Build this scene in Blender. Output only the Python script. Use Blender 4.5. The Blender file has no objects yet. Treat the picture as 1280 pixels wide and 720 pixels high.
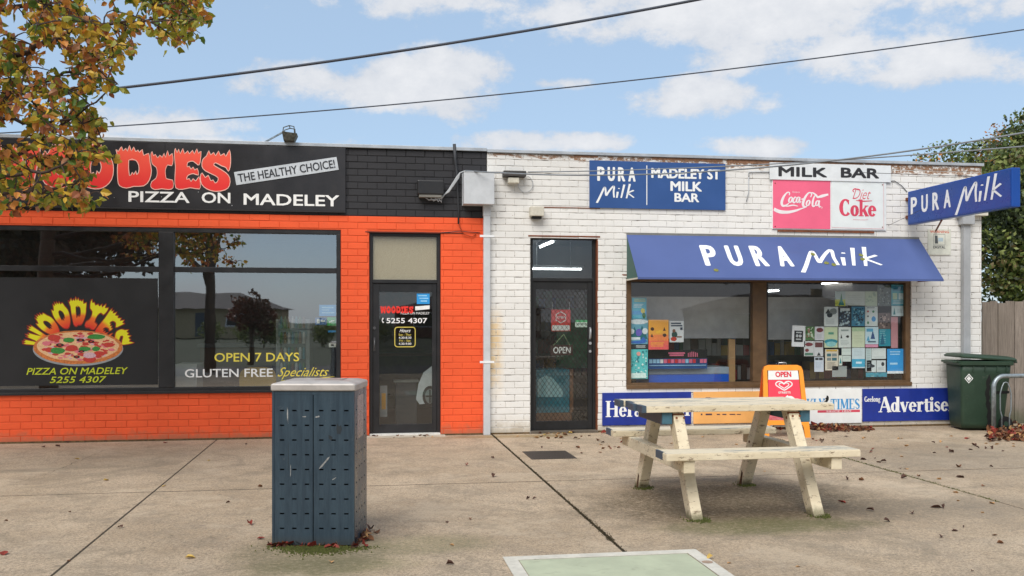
import bpy, bmesh, math, random
import numpy as np
from mathutils import Vector, Matrix
from mathutils.geometry import tessellate_polygon
random.seed(7); rng = np.random.default_rng(11)
PI = math.pi
S = bpy.context.scene
COL = S.collection

# ------------------------------------------------------------------ camera, sky, sun, exposure
TH = math.radians(9.06); F = 1173.0; CY = -12.2; CZ = 1.5; HZ = 400.0
ct, st = math.cos(TH), math.sin(TH)
cam = bpy.data.cameras.new("camera"); camo = bpy.data.objects.new("camera", cam); COL.objects.link(camo)
camo.location = (0, CY, CZ); camo.rotation_euler = (PI/2, 0, -TH)
cam.lens = F/1280*36; cam.sensor_width = 36; cam.shift_y = (HZ-360)/1280; cam.clip_end = 3000
S.camera = camo
SUN_DIR = Vector((-0.45, -0.75, 1.0)).normalized()      # towards the sun
el = math.asin(SUN_DIR.z); az = math.atan2(SUN_DIR.x, SUN_DIR.y)
sl = bpy.data.lights.new("sun", 'SUN'); sl.energy = 2.1; sl.angle = math.radians(42); sl.color = (1, .95, .88)
so = bpy.data.objects.new("sun", sl); COL.objects.link(so)
so.rotation_euler = (-SUN_DIR).to_track_quat('-Z', 'Y').to_euler()
S.view_settings.view_transform = 'Standard'; S.view_settings.look = 'None'
S.view_settings.exposure = 0.72; S.view_settings.gamma = 1

W = bpy.data.worlds.new("World"); S.world = W; W.use_nodes = True
wn = W.node_tree.nodes; wl = W.node_tree.links; wn.clear()
def wmath(op, a, b=None, c=None, clamp=False):
    n = wn.new('ShaderNodeMath'); n.operation = op; n.use_clamp = clamp
    for i, v in enumerate((a, b, c)):
        if v is None: continue
        if isinstance(v, (int, float)): n.inputs[i].default_value = v
        else: wl.new(v, n.inputs[i])
    return n.outputs[0]
def wdot(v, c):
    n = wn.new('ShaderNodeVectorMath'); n.operation = 'DOT_PRODUCT'; wl.new(v, n.inputs[0]); n.inputs[1].default_value = c
    return n.outputs['Value']
tc = wn.new('ShaderNodeTexCoord'); D = tc.outputs['Generated']
sky = wn.new('ShaderNodeTexSky'); sky.sky_type = 'NISHITA'; sky.sun_disc = False
sky.sun_elevation = el; sky.sun_rotation = az; sky.air_density = 1.0; sky.dust_density = 0.6; sky.ozone_density = 2.0
fw = wmath('MAXIMUM', wdot(D, (st, ct, 0)), 0.02)
px = wmath('DIVIDE', wdot(D, (ct, -st, 0)), fw); pz = wmath('DIVIDE', wdot(D, (0, 0, 1)), fw)
mp = wn.new('ShaderNodeMapping'); wl.new(D, mp.inputs[0]); mp.inputs['Scale'].default_value = (1, 1, 1.55)
def wnoise(scale, detail, rough, off=0):
    n = wn.new('ShaderNodeTexNoise'); n.inputs['Scale'].default_value = scale; n.inputs['Detail'].default_value = detail
    n.inputs['Roughness'].default_value = rough; n.noise_dimensions = '4D'; n.inputs['W'].default_value = off
    wl.new(mp.outputs[0], n.inputs['Vector']); return n.outputs['Fac']
n1 = wnoise(8.5, 12, .66); n2 = wnoise(3.0, 3, .5, 4.2); n3 = wnoise(14, 8, .6, 2.0)
best = None
CLOUDS = [(455,108,170,34,1),(555,100,80,42,1),(500,88,60,26,.9),(350,112,110,16,.5),(215,152,120,26,.8),(700,178,80,12,.5),
          (885,124,105,26,1),(850,108,45,18,.8),(935,182,70,16,.9),(900,18,300,44,.9),(1080,72,200,36,.8),(1240,78,110,30,.95),
          (540,-6,200,26,.8),(1150,-20,300,50,.9),(720,104,44,8,.5),(180,176,200,12,.5)]
for (cu, cv, ru, rv, am) in CLOUDS:
    a = wmath('DIVIDE', wmath('SUBTRACT', px, (cu-640)/F), ru/F)
    b = wmath('DIVIDE', wmath('SUBTRACT', pz, (HZ-cv)/F), rv/F)
    r2 = wmath('ADD', wmath('MULTIPLY', a, a), wmath('MULTIPLY', b, b))
    q = wmath('MULTIPLY', wmath('SUBTRACT', 1.0, r2), am)
    best = q if best is None else wmath('MAXIMUM', best, q)
best = wmath('MAXIMUM', best, -1.2)
front = wmath('MULTIPLY', wmath('SUBTRACT', wdot(D, (st, ct, 0)), 0.55), 6, clamp=True)
dens_f = wmath('ADD', wmath('MULTIPLY', best, 1.0), wmath('MULTIPLY', wmath('SUBTRACT', n1, .47), 6.0))
dens_b = wmath('MULTIPLY', wmath('SUBTRACT', n2, .45), 8.0)
mixd = wn.new('ShaderNodeMix'); wl.new(front, mixd.inputs[0]); wl.new(dens_b, mixd.inputs[2]); wl.new(dens_f, mixd.inputs[3])
cl = wn.new('ShaderNodeMapRange'); cl.interpolation_type = 'SMOOTHSTEP'; wl.new(mixd.outputs[0], cl.inputs[0])
cl.inputs[1].default_value = 0.0; cl.inputs[2].default_value = 0.85; cl.inputs[3].default_value = 0.0; cl.inputs[4].default_value = .93
cr = wn.new('ShaderNodeValToRGB'); wl.new(wmath('ADD', wmath('MULTIPLY', mixd.outputs[0], .3), wmath('MULTIPLY', n3, .75)), cr.inputs[0])
cr.color_ramp.elements[0].position = .25; cr.color_ramp.elements[0].color = (2.9, 3.08, 3.4, 1)
cr.color_ramp.elements[1].position = .85; cr.color_ramp.elements[1].color = (4.15, 4.18, 4.28, 1)
mc = wn.new('ShaderNodeMix'); mc.data_type = 'RGBA'; wl.new(cl.outputs[0], mc.inputs[0]); pale = wn.new('ShaderNodeMix'); pale.data_type = 'RGBA'; pale.inputs[0].default_value = .74; wl.new(sky.outputs[0], pale.inputs[6]); pale.inputs[7].default_value = (2.0, 2.68, 3.5, 1); wl.new(pale.outputs[2], mc.inputs[6]); wl.new(cr.outputs[0], mc.inputs[7])
bg = wn.new('ShaderNodeBackground'); bg.inputs[1].default_value = 0.128; wl.new(mc.outputs[2], bg.inputs[0])
wo = wn.new('ShaderNodeOutputWorld'); wl.new(bg.outputs[0], wo.inputs[0])

# ------------------------------------------------------------------ measuring helpers
def P(u, v, y=0.0):
    t = (u-640)/F; s = (HZ-v)/F
    d = Vector((st + t*ct, ct - t*st, s)); k = (y-CY)/d.y
    return Vector((d.x*k, y, CZ + d.z*k))
def G(u, v, z=0.0):
    t = (u-640)/F; s = (HZ-v)/F; d = Vector((st + t*ct, ct - t*st, s)); k = (z-CZ)/s
    return Vector((d.x*k, CY + d.y*k, z))
def PD(u, v, dep):
    t = (u-640)/F; s = (HZ-v)/F
    return Vector(((st + t*ct)*dep, CY + (ct - t*st)*dep, CZ + s*dep))
def R(u0, v0, u1, v1, y=0.0):
    um = (u0+u1)/2
    return P(u0, v0, y).x, P(u1, v0, y).x, P(um, v1, y).z, P(um, v0, y).z
def lin(c): return tuple(((x/255)/12.92 if x/255 <= .04045 else ((x/255+.055)/1.055)**2.4) for x in c)

# ------------------------------------------------------------------ materials
MATS = {}
class NT:
    def __init__(s, name):
        s.m = bpy.data.materials.new(name); s.m.use_nodes = True; s.n = s.m.node_tree.nodes; s.l = s.m.node_tree.links
        s.b = s.n['Principled BSDF']; s.g = s.n.new('ShaderNodeNewGeometry')
        MATS[name] = s.m
    def pos(s, sc=(1,1,1)):
        m = s.n.new('ShaderNodeMapping'); s.l.new(s.g.outputs['Position'], m.inputs[0]); m.inputs['Scale'].default_value = sc; return m.outputs[0]
    def noise(s, scale, detail=6, rough=.6, sc=(1,1,1), out='Fac', dist=0):
        t = s.n.new('ShaderNodeTexNoise'); t.inputs['Scale'].default_value = scale; t.inputs['Detail'].default_value = detail
        t.inputs['Roughness'].default_value = rough; t.inputs['Distortion'].default_value = dist; s.l.new(s.pos(sc), t.inputs['Vector']); return t.outputs[out]
    def vor(s, scale, feat='F1', sc=(1,1,1), out='Distance'):
        t = s.n.new('ShaderNodeTexVoronoi'); t.feature = feat; t.inputs['Scale'].default_value = scale; s.l.new(s.pos(sc), t.inputs['Vector']); return t.outputs[out]
    def ramp(s, f, a, b, c0=(0,0,0), c1=(1,1,1)):
        r = s.n.new('ShaderNodeValToRGB'); s.l.new(f, r.inputs[0]); e = r.color_ramp.elements
        e[0].position = a; e[1].position = b; e[0].color = (*c0, 1); e[1].color = (*c1, 1); return r.outputs[0]
    def mr(s, f, a, b, c=0., d=1., sm=True):
        r = s.n.new('ShaderNodeMapRange'); r.interpolation_type = 'SMOOTHSTEP' if sm else 'LINEAR'
        s.l.new(f, r.inputs[0]); r.inputs[1].default_value = a; r.inputs[2].default_value = b; r.inputs[3].default_value = c; r.inputs[4].default_value = d; return r.outputs[0]
    def math(s, op, a, b=None, clamp=False):
        n = s.n.new('ShaderNodeMath'); n.operation = op; n.use_clamp = clamp
        for i, v in enumerate((a, b)):
            if v is None: continue
            if isinstance(v, (int, float)): n.inputs[i].default_value = v
            else: s.l.new(v, n.inputs[i])
        return n.outputs[0]
    def mix(s, f, a, b, mode='MIX'):
        n = s.n.new('ShaderNodeMix'); n.data_type = 'RGBA'; n.blend_type = mode
        for i, v in ((0, f), (6, a), (7, b)):
            if isinstance(v, (int, float)): n.inputs[i].default_value = v
            elif isinstance(v, tuple): n.inputs[i].default_value = (*v, 1)
            else: s.l.new(v, n.inputs[i])
        return n.outputs[2]
    def axis(s, k):
        x = s.n.new('ShaderNodeSeparateXYZ'); s.l.new(s.g.outputs['Position'], x.inputs[0]); return x.outputs[k]
    def dist(s, c, sc=(1,1,1)):
        n = s.n.new('ShaderNodeVectorMath'); n.operation = 'DISTANCE'; s.l.new(s.pos(sc), n.inputs[0]); n.inputs[1].default_value = tuple(a*b for a, b in zip(c, sc)); return n.outputs['Value']
    def col(s, c): (s.l.new(c, s.b.inputs['Base Color']) if not isinstance(c, tuple) else setattr(s.b.inputs['Base Color'], 'default_value', (*c, 1)))
    def rough(s, r): (s.l.new(r, s.b.inputs['Roughness']) if not isinstance(r, (int, float)) else setattr(s.b.inputs['Roughness'], 'default_value', r))
    def bump(s, h, strength=.3, d=.01):
        n = s.n.new('ShaderNodeBump'); n.inputs['Strength'].default_value = strength; n.inputs['Distance'].default_value = d
        s.l.new(h, n.inputs['Height']); s.l.new(n.outputs[0], s.b.inputs['Normal'])

def M(name, rgb=None, rough=.6, metal=0., var=.12, scale=6., bump=0., bscale=60., srgb=True, spec=None, dirt=0.):
    if name in MATS: return MATS[name]
    t = NT(name); c = lin(rgb) if srgb else rgb
    f = t.mr(t.noise(scale, 8, .65), .3, .7, 0, 1)
    cc = t.mix(f, tuple(x*(1-var) for x in c), tuple(min(1, x*(1+var)) for x in c))
    if dirt:
        d = t.mr(t.noise(scale*2.3, 10, .7, dist=.6), .56, .72, 0, dirt); cc = t.mix(d, cc, (.09, .075, .055))
    t.col(cc); t.rough(rough if not var else t.mr(f, 0, 1, max(.02, rough-.06), min(1, rough+.06)))
    t.b.inputs['Metallic'].default_value = metal
    if spec is not None: t.b.inputs['Specular IOR Level'].default_value = spec
    if bump: t.bump(t.noise(bscale, 6, .6), bump, .004)
    return t.m

def painted_brick(name, paint, worn=None, top_wear=False, ybase=None):
    t = NT(name)
    c = t.mix(t.mr(t.noise(1.3, 6, .6), .3, .7), tuple(x*.93 for x in paint), tuple(min(.93, x*1.05) for x in paint))
    oi = t.n.new('ShaderNodeObjectInfo')
    c = t.mix(t.math('MULTIPLY', oi.outputs['Random'], .10), c, tuple(x*.7 for x in paint))
    # grime streaking down
    s_ = t.mr(t.noise(2.2, 8, .7, sc=(3.5, 1, .5)), .52, .78, 0, .34); c = t.mix(s_, c, tuple(x*.62+.02 for x in paint))
    # splash dirt near the ground with a ragged edge
    zb = t.math('ADD', t.axis(2), t.math('MULTIPLY', t.math('SUBTRACT', t.noise(7, 6, .7), .5), .35))
    c = t.mix(t.mr(zb, .02, .16, .5, 0), c, (.20, .16, .10))
    if worn:
        w = t.mr(t.noise(26, 10, .72, sc=(1, 1, 1.6)), .645, .675, 0, 1)
        c = t.mix(w, c, worn)
        if top_wear:
            zt = t.math('ADD', t.axis(2), t.math('MULTIPLY', t.math('SUBTRACT', t.noise(9, 8, .7, sc=(.6, 1, 2)), .5), .42))
            xr = t.mr(t.axis(0), 1.0, 6.5, 0, .11, sm=False)
            zt = t.math('ADD', zt, xr)
            c = t.mix(t.math('MULTIPLY', t.mr(zt, 3.66, 3.70), t.mr(t.noise(14, 8, .7), .42, .5)), c, worn)
            # rust-yellow stain by the downpipe
            dd = t.mr(t.math('ABSOLUTE', t.math('SUBTRACT', t.axis(0), 1.70)), 0.03, .17, 1, 0)
            zz = t.math('MULTIPLY', t.mr(t.axis(2), .35, .9), t.mr(t.axis(2), 1.35, 1.75, 1, 0))
            c = t.mix(t.math('MULTIPLY', t.math('MULTIPLY', dd, zz), t.mr(t.noise(6, 5, .6), .3, .6, .2, .75)), c, (.75, .50, .18))
            # weathered render under the sills
            c = t.mix(t.mr(t.noise(3.1, 9, .75, sc=(1, 1, 2)), .60, .70, 0, .5), c, (.46, .42, .36))
            c = t.mix(t.math('MULTIPLY', t.mr(zb, .28, .05), .35), c, (.52, .42, .27))
    t.col(c); t.rough(.62); t.b.inputs['Specular IOR Level'].default_value = .35
    t.bump(t.noise(90, 8, .7), .45, .006); return t.m
def mortar(name, paint, gap, amt):
    t = NT(name); c = t.mix(t.mr(t.noise(16, 8, .7, sc=(.35, 1, 3)), amt-.02, amt+.09), tuple(x*.80 for x in paint), gap); t.col(c); t.rough(.9)
    t.bump(t.noise(120, 4, .6), .5, .006); return t.m

ORANGE = (.88, .115, .032); WHITE = (.80, .79, .76); BLACK = (.030, .030, .034)
m_or = painted_brick('orange painted brick', ORANGE, worn=(.36, .10, .05)); m_orm = mortar('orange joint', (.84,.11,.031), (.35,.05,.02), .64)
m_bk = painted_brick('black painted brick', BLACK, worn=(.085, .085, .09)); m_bkm = mortar('black joint', (.014,.014,.016), (.02,.016,.012), .6)
m_wh = painted_brick('white painted brick', WHITE, worn=(.30, .17, .10), top_wear=True); m_whm = mortar('white joint', (.76,.74,.70), (.09,.07,.05), .53)

def glass(name, refl, tint=(.9,.93,.92), smudge=.0):
    t = NT(name); t.n.remove(t.b)
    tr = t.n.new('ShaderNodeBsdfTransparent'); tr.inputs[0].default_value = (*tint, 1)
    gl = t.n.new('ShaderNodeBsdfGlossy'); gl.inputs['Roughness'].default_value = .012; gl.inputs[0].default_value = (.95, .97, 1, 1)
    b = t.n.new('ShaderNodeBump'); b.inputs['Strength'].default_value = .035; b.inputs['Distance'].default_value = .02
    t.l.new(t.noise(1.6, 2, .5), b.inputs['Height']); t.l.new(b.outputs[0], gl.inputs['Normal'])
    fr = t.n.new('ShaderNodeFresnel'); fr.inputs[0].default_value = 1.5
    f = t.math('MULTIPLY', t.math('ADD', fr.outputs[0], refl-.04, clamp=True), t.math('SUBTRACT', 1.0, t.g.outputs['Backfacing']))
    mx = t.n.new('ShaderNodeMixShader'); t.l.new(f, mx.inputs[0]); t.l.new(tr.outputs[0], mx.inputs[1]); t.l.new(gl.outputs[0], mx.inputs[2])
    last = mx.outputs[0]
    if smudge:
        di = t.n.new('ShaderNodeBsdfDiffuse'); di.inputs[0].default_value = (.55, .56, .56, 1)
        m2 = t.n.new('ShaderNodeMixShader'); t.l.new(t.math('MULTIPLY', t.mr(t.noise(5, 10, .8), .45, .75, .01, smudge), t.math('SUBTRACT', 1.0, t.g.outputs['Backfacing'])), m2.inputs[0]); t.l.new(last, m2.inputs[1]); t.l.new(di.outputs[0], m2.inputs[2]); last = m2.outputs[0]
    t.l.new(last, t.n['Material Output'].inputs[0]); return t.m
m_gl1 = glass('tinted shop glass', .33, (.92,.94,.92), .015); m_gl2 = glass('dusty shop glass', .07, (.97,.98,.98), .04)
m_gl3 = glass('dusty door glass', .09, (.9,.92,.91), .09)
def emis(name, c, s):
    t = NT(name); t.b.inputs['Emission Color'].default_value = (*c, 1); t.b.inputs['Emission Strength'].default_value = s; t.col(c); return t.m

m_blackmetal = M('black window frame paint', (34,34,36), .42, var=.25, scale=5, bump=.05, dirt=.12)
m_brown = M('brown window frame paint', (98,74,48), .5, var=.2, scale=8, dirt=.2)
m_alu = M('bare aluminium', (190,192,194), .35, .8)
m_galv = M('galvanised steel', (150,160,165), .42, .7, var=.2, scale=20)
m_cap = M('pale grey capping', (178,184,190), .45, .3, var=.15, scale=3, dirt=.2)
m_greypaint = M('pale grey paint', (196,200,204), .5, var=.08, dirt=.1)
m_dark = M('dark void', (8,8,9), .8, var=0)
m_rust = M('rusty steel', (120,66,36), .85, var=.4, scale=30, bump=.3)
m_white = M('white gloss paint', (232,234,236), .4, var=.04)
m_paperwhite = M('white print', (226,228,226), .7, var=.03)
m_letterwhite = M('white lettering', (240,240,238), .5, var=.05, scale=20)
m_plastic_w = M('weathered cream plastic', (205,200,185), .55, var=.1, scale=20, dirt=.4)
m_cable = M('dark cable sheath', (52,54,58), .6, var=.2)
m_cable_l = M('pale cable sheath', (176,180,184), .6, var=.1)

# ------------------------------------------------------------------ mesh builder
class MB:
    def __init__(s): s.v = []; s.f = []; s.m = []; s.marks = []; s.depth = 0
    def mark(s):
        if s.depth == 0: s.marks.append((len(s.v), len(s.f)))
    def quad(s, a, b, c, d, mi=0):
        n = len(s.v); s.v += [tuple(a), tuple(b), tuple(c), tuple(d)]; s.f.append((n, n+1, n+2, n+3)); s.m.append(mi)
    def box(s, x0, x1, y0, y1, z0, z1, mi=0):
        n = len(s.v); s.v += [(x0,y0,z0),(x1,y0,z0),(x1,y1,z0),(x0,y1,z0),(x0,y0,z1),(x1,y0,z1),(x1,y1,z1),(x0,y1,z1)]
        for q in ((0,3,2,1),(4,5,6,7),(0,1,5,4),(1,2,6,5),(2,3,7,6),(3,0,4,7)): s.f.append(tuple(n+k for k in q)); s.m.append(mi)
        return s
    def hexa(s, p, mi=0):      # eight corners: bottom ring then top ring
        n = len(s.v); s.v += [tuple(q) for q in p]
        for q in ((0,3,2,1),(4,5,6,7),(0,1,5,4),(1,2,6,5),(2,3,7,6),(3,0,4,7)): s.f.append(tuple(n+k for k in q)); s.m.append(mi)
        return s
    def beam(s, a, b, w, h, up=(0,0,1), mi=0):
        a = Vector(a); b = Vector(b); d = (b-a).normalized(); sd = d.cross(Vector(up)).normalized(); u = sd.cross(d).normalized()
        c = []
        for q in (a, b): c.append([q - sd*w/2 - u*h/2, q + sd*w/2 - u*h/2, q + sd*w/2 + u*h/2, q - sd*w/2 + u*h/2])
        return s.hexa(c[0]+c[1], mi)
    def tube(s, pts, r, seg=8, mi=0, caps=True):
        pts = [Vector(p) for p in pts]; rs = r if isinstance(r, (list, tuple)) else [r]*len(pts); n0 = len(s.v); prev = None
        for i, p in enumerate(pts):
            d = (pts[min(i+1, len(pts)-1)] - pts[max(i-1, 0)]).normalized()
            if prev is None: a = d.orthogonal().normalized()
            else:
                a = prev - d*prev.dot(d); a = a.normalized() if a.length > 1e-6 else d.orthogonal().normalized()
            prev = a; b = d.cross(a)
            for k in range(seg):
                an = 2*PI*k/seg; s.v.append(tuple(p + (a*math.cos(an) + b*math.sin(an))*rs[i]))
        for i in range(len(pts)-1):
            for k in range(seg):
                k2 = (k+1) % seg; s.f.append((n0+i*seg+k, n0+i*seg+k2, n0+(i+1)*seg+k2, n0+(i+1)*seg+k)); s.m.append(mi)
        if caps:
            s.f.append(tuple(n0+k for k in range(seg))[::-1]); s.m.append(mi); e = n0+(len(pts)-1)*seg
            s.f.append(tuple(e+k for k in range(seg))); s.m.append(mi)
        return s
    def loft(s, loops, mi=0, caps=True):
        n0 = len(s.v); k = len(loops[0])
        for lp in loops: s.v += [tuple(p) for p in lp]
        for i in range(len(loops)-1):
            for j in range(k):
                j2 = (j+1) % k; s.f.append((n0+i*k+j, n0+i*k+j2, n0+(i+1)*k+j2, n0+(i+1)*k+j)); s.m.append(mi)
        if caps:
            s.f.append(tuple(n0+j for j in range(k))[::-1]); s.m.append(mi)
            e = n0+(len(loops)-1)*k; s.f.append(tuple(e+j for j in range(k))); s.m.append(mi)
        return s
    def poly(s, outer, holes=(), y0=0., y1=-.003, tf=None, mi=0):
        """flat shape in (x,z) with holes, thickness from y0 to y1"""
        loops = [outer]+list(holes); flat = [p for l in loops for p in l]
        tris = tessellate_polygon([[Vector((p[0], p[1], 0)) for p in l] for l in loops])
        tf = tf or (lambda p: p); n = len(s.v); N = len(flat)
        q = [tf(p) for p in flat]
        s.v += [(p[0], y1, p[1]) for p in q] + [(p[0], y0, p[1]) for p in q]
        for t in tris: s.f.append((n+t[0], n+t[1], n+t[2])); s.m.append(mi)
        k = 0
        for l in loops:
            for i in range(len(l)):
                a = k+i; b = k+(i+1) % len(l); s.f.append((n+a, n+b, n+N+b, n+N+a)); s.m.append(mi)
            k += len(l)
        return s
    def ribbon(s, pts, w, y=0., tf=None, mi=0, smooth=4, closed=False, caps=True):
        """stroke in the (x,z) plane"""
        ws = list(w) if isinstance(w, (list, tuple)) else [w]*len(pts)
        P_, W_ = [], []; n = len(pts)
        rngi = range(n) if closed else range(n-1)
        for i in rngi:
            g = (lambda k: pts[k % n]) if closed else (lambda k: pts[max(0, min(n-1, k))])
            p0, p1, p2, p3 = g(i-1), g(i), g(i+1), g(i+2); w1, w2 = ws[i], ws[(i+1) % n]
            for k in range(smooth):
                t = k/smooth; t2 = t*t; t3 = t2*t
                P_.append(tuple(.5*(2*p1[j] + (-p0[j]+p2[j])*t + (2*p0[j]-5*p1[j]+4*p2[j]-p3[j])*t2 + (-p0[j]+3*p1[j]-3*p2[j]+p3[j])*t3) for j in (0, 1)))
                W_.append(w1+(w2-w1)*t)
        if not closed: P_.append(tuple(pts[-1])); W_.append(ws[-1])
        tf = tf or (lambda p: p); n0 = len(s.v); m = len(P_)
        for i, p in enumerate(P_):
            a = P_[(i-1) % m] if closed else P_[max(0, i-1)]; b = P_[(i+1) % m] if closed else P_[min(m-1, i+1)]
            dx, dz = b[0]-a[0], b[1]-a[1]; L = math.hypot(dx, dz) or 1; nx, nz = -dz/L, dx/L
            for sg in (1, -1):
                q = tf((p[0]+nx*W_[i]/2*sg, p[1]+nz*W_[i]/2*sg)); s.v.append((q[0], y, q[1]))
        for i in range(m if closed else m-1):
            j = (i+1) % m; s.f.append((n0+2*i, n0+2*i+1, n0+2*j+1, n0+2*j)); s.m.append(mi)
        return s
    def build(s, name, mats, parent=None, org=None, bevel=0., smooth=False, local=False, label=None):
        if not isinstance(mats, (list, tuple)): mats = [mats]
        if len(s.marks) > 1 and 'lettering' in name and parent is not None:
            cuts = sorted(set(s.marks) | {(0, 0)}) + [(len(s.v), len(s.f))]; o = None
            for (v0, f0), (v1, f1) in zip(cuts[:-1], cuts[1:]):
                if f1 <= f0: continue
                w_ = MB(); w_.v = s.v[v0:v1]; w_.f = [tuple(k-v0 for k in q) for q in s.f[f0:f1]]; w_.m = s.m[f0:f1]; o = w_.build(name, mats, parent, org, bevel, smooth, local, label)
            return o
        if org is None:
            if local: org = Vector((0,0,0))
            elif parent is not None:
                r = parent
                while r.parent: r = r.parent
                org = r.location.copy()
            else:
                a = np.array(s.v); org = Vector(((a[:,0].min()+a[:,0].max())/2, (a[:,1].min()+a[:,1].max())/2, a[:,2].min()))
        me = bpy.data.meshes.new(name); me.from_pydata([(x-org[0], y-org[1], z-org[2]) for x, y, z in s.v], [], s.f)
        for m in mats: me.materials.append(m)
        me.polygons.foreach_set('material_index', s.m)
        if bevel:
            bm = bmesh.new(); bm.from_mesh(me); bmesh.ops.bevel(bm, geom=[e for e in bm.edges if len(e.link_faces) == 2 and e.calc_face_angle(0) > .5], offset=bevel, segments=2, affect='EDGES', profile=.6, clamp_overlap=True)
            bm.to_mesh(me); bm.free()
        if smooth: me.polygons.foreach_set('use_smooth', [True]*len(me.polygons))
        me.update(); o = bpy.data.objects.new(name, me); COL.objects.link(o)
        if parent is not None: o.parent = parent
        elif not local: o.location = org
        if label: o['label'] = label
        return o
def tag(o, label=None, cat=None, group=None, kind=None):
    if label: o['label'] = label
    if cat: o['category'] = cat
    if group: o['group'] = group
    if kind: o['kind'] = kind
    return o
def thing(name, loc, label, cat, rz=0., group=None):
    o = bpy.data.objects.new(name, None); COL.objects.link(o); o.location = loc; o.rotation_euler = (0, 0, rz); o.empty_display_size = .1
    return tag(o, label, cat, group)
def rrect(x0, x1, y0, y1, r, seg=3):
    pts = []
    for cx, cy, a0 in ((x1-r, y1-r, 0), (x0+r, y1-r, 90), (x0+r, y0+r, 180), (x1-r, y0+r, 270)):
        for k in range(seg+1):
            a = math.radians(a0 + 90*k/seg); pts.append((cx+r*math.cos(a), cy+r*math.sin(a)))
    return pts

# ------------------------------------------------------------------ lettering
_tcache = {}
def text_tris(s, bold=0., shear=0.):
    k = (s, bold, shear)
    if k in _tcache: return _tcache[k]
    c = bpy.data.curves.new('t', 'FONT'); c.body = s; c.offset = bold; c.shear = shear; c.resolution_u = 3
    o = bpy.data.objects.new('t', c); COL.objects.link(o)
    dg = bpy.context.evaluated_depsgraph_get(); me = bpy.data.meshes.new_from_object(o.evaluated_get(dg))
    v = [tuple(x.co) for x in me.vertices]; f = [tuple(p.vertices) for p in me.polygons]
    bpy.data.objects.remove(o); bpy.data.curves.remove(c); bpy.data.meshes.remove(me)
    _tcache[k] = (v, f); return v, f
def add_text(mb, s, x0, x1, z0, z1, y, bold=0., shear=0., mi=0, slope=0., post=None):
    mb.mark(); mb.depth += 1; _add_text(mb, s, x0, x1, z0, z1, y, bold, shear, mi, slope, post); mb.depth -= 1
def _add_text(mb, s, x0, x1, z0, z1, y, bold=0., shear=0., mi=0, slope=0., post=None):
    if bold > 0:
        h = z1-z0; e = (bold-.022)*h*1.1
        e = bold*h*1.0
        for q, (ex, ez) in enumerate(((-1,0),(1,0),(0,.7),(0,-.7),(-.7,.6),(.7,.6),(-.7,-.6),(.7,-.6),(0,0))): add_text(mb, s, x0+e+ex*e, x1-e+ex*e, z0+e*.6+ez*e, z1-e*.6+ez*e, y-.00015*q, 0, shear, mi, slope, post)
        return
    v, f = text_tris(s, bold, shear)
    a = np.array(v); lx, hx, ly, hy = a[:,0].min(), a[:,0].max(), a[:,1].min(), a[:,1].max(); n = len(mb.v)
    for p in v:
        X = x0+(p[0]-lx)/(hx-lx)*(x1-x0); Z = z0+(p[1]-ly)/(hy-ly)*(z1-z0)
        Z += slope*(X-x0)
        if post: X, Z = post(X, Z)
        mb.v.append((X, y, Z))
    for q in f: mb.f.append(tuple(n+k for k in q)); mb.m.append(mi)
def ptext(mb, s, u0, v0, u1, v1, y, **k):
    x0, x1, z0, z1 = R(u0, v0, u1, v1, y); add_text(mb, s, x0, x1, z0, z1, y, **k)

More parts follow.
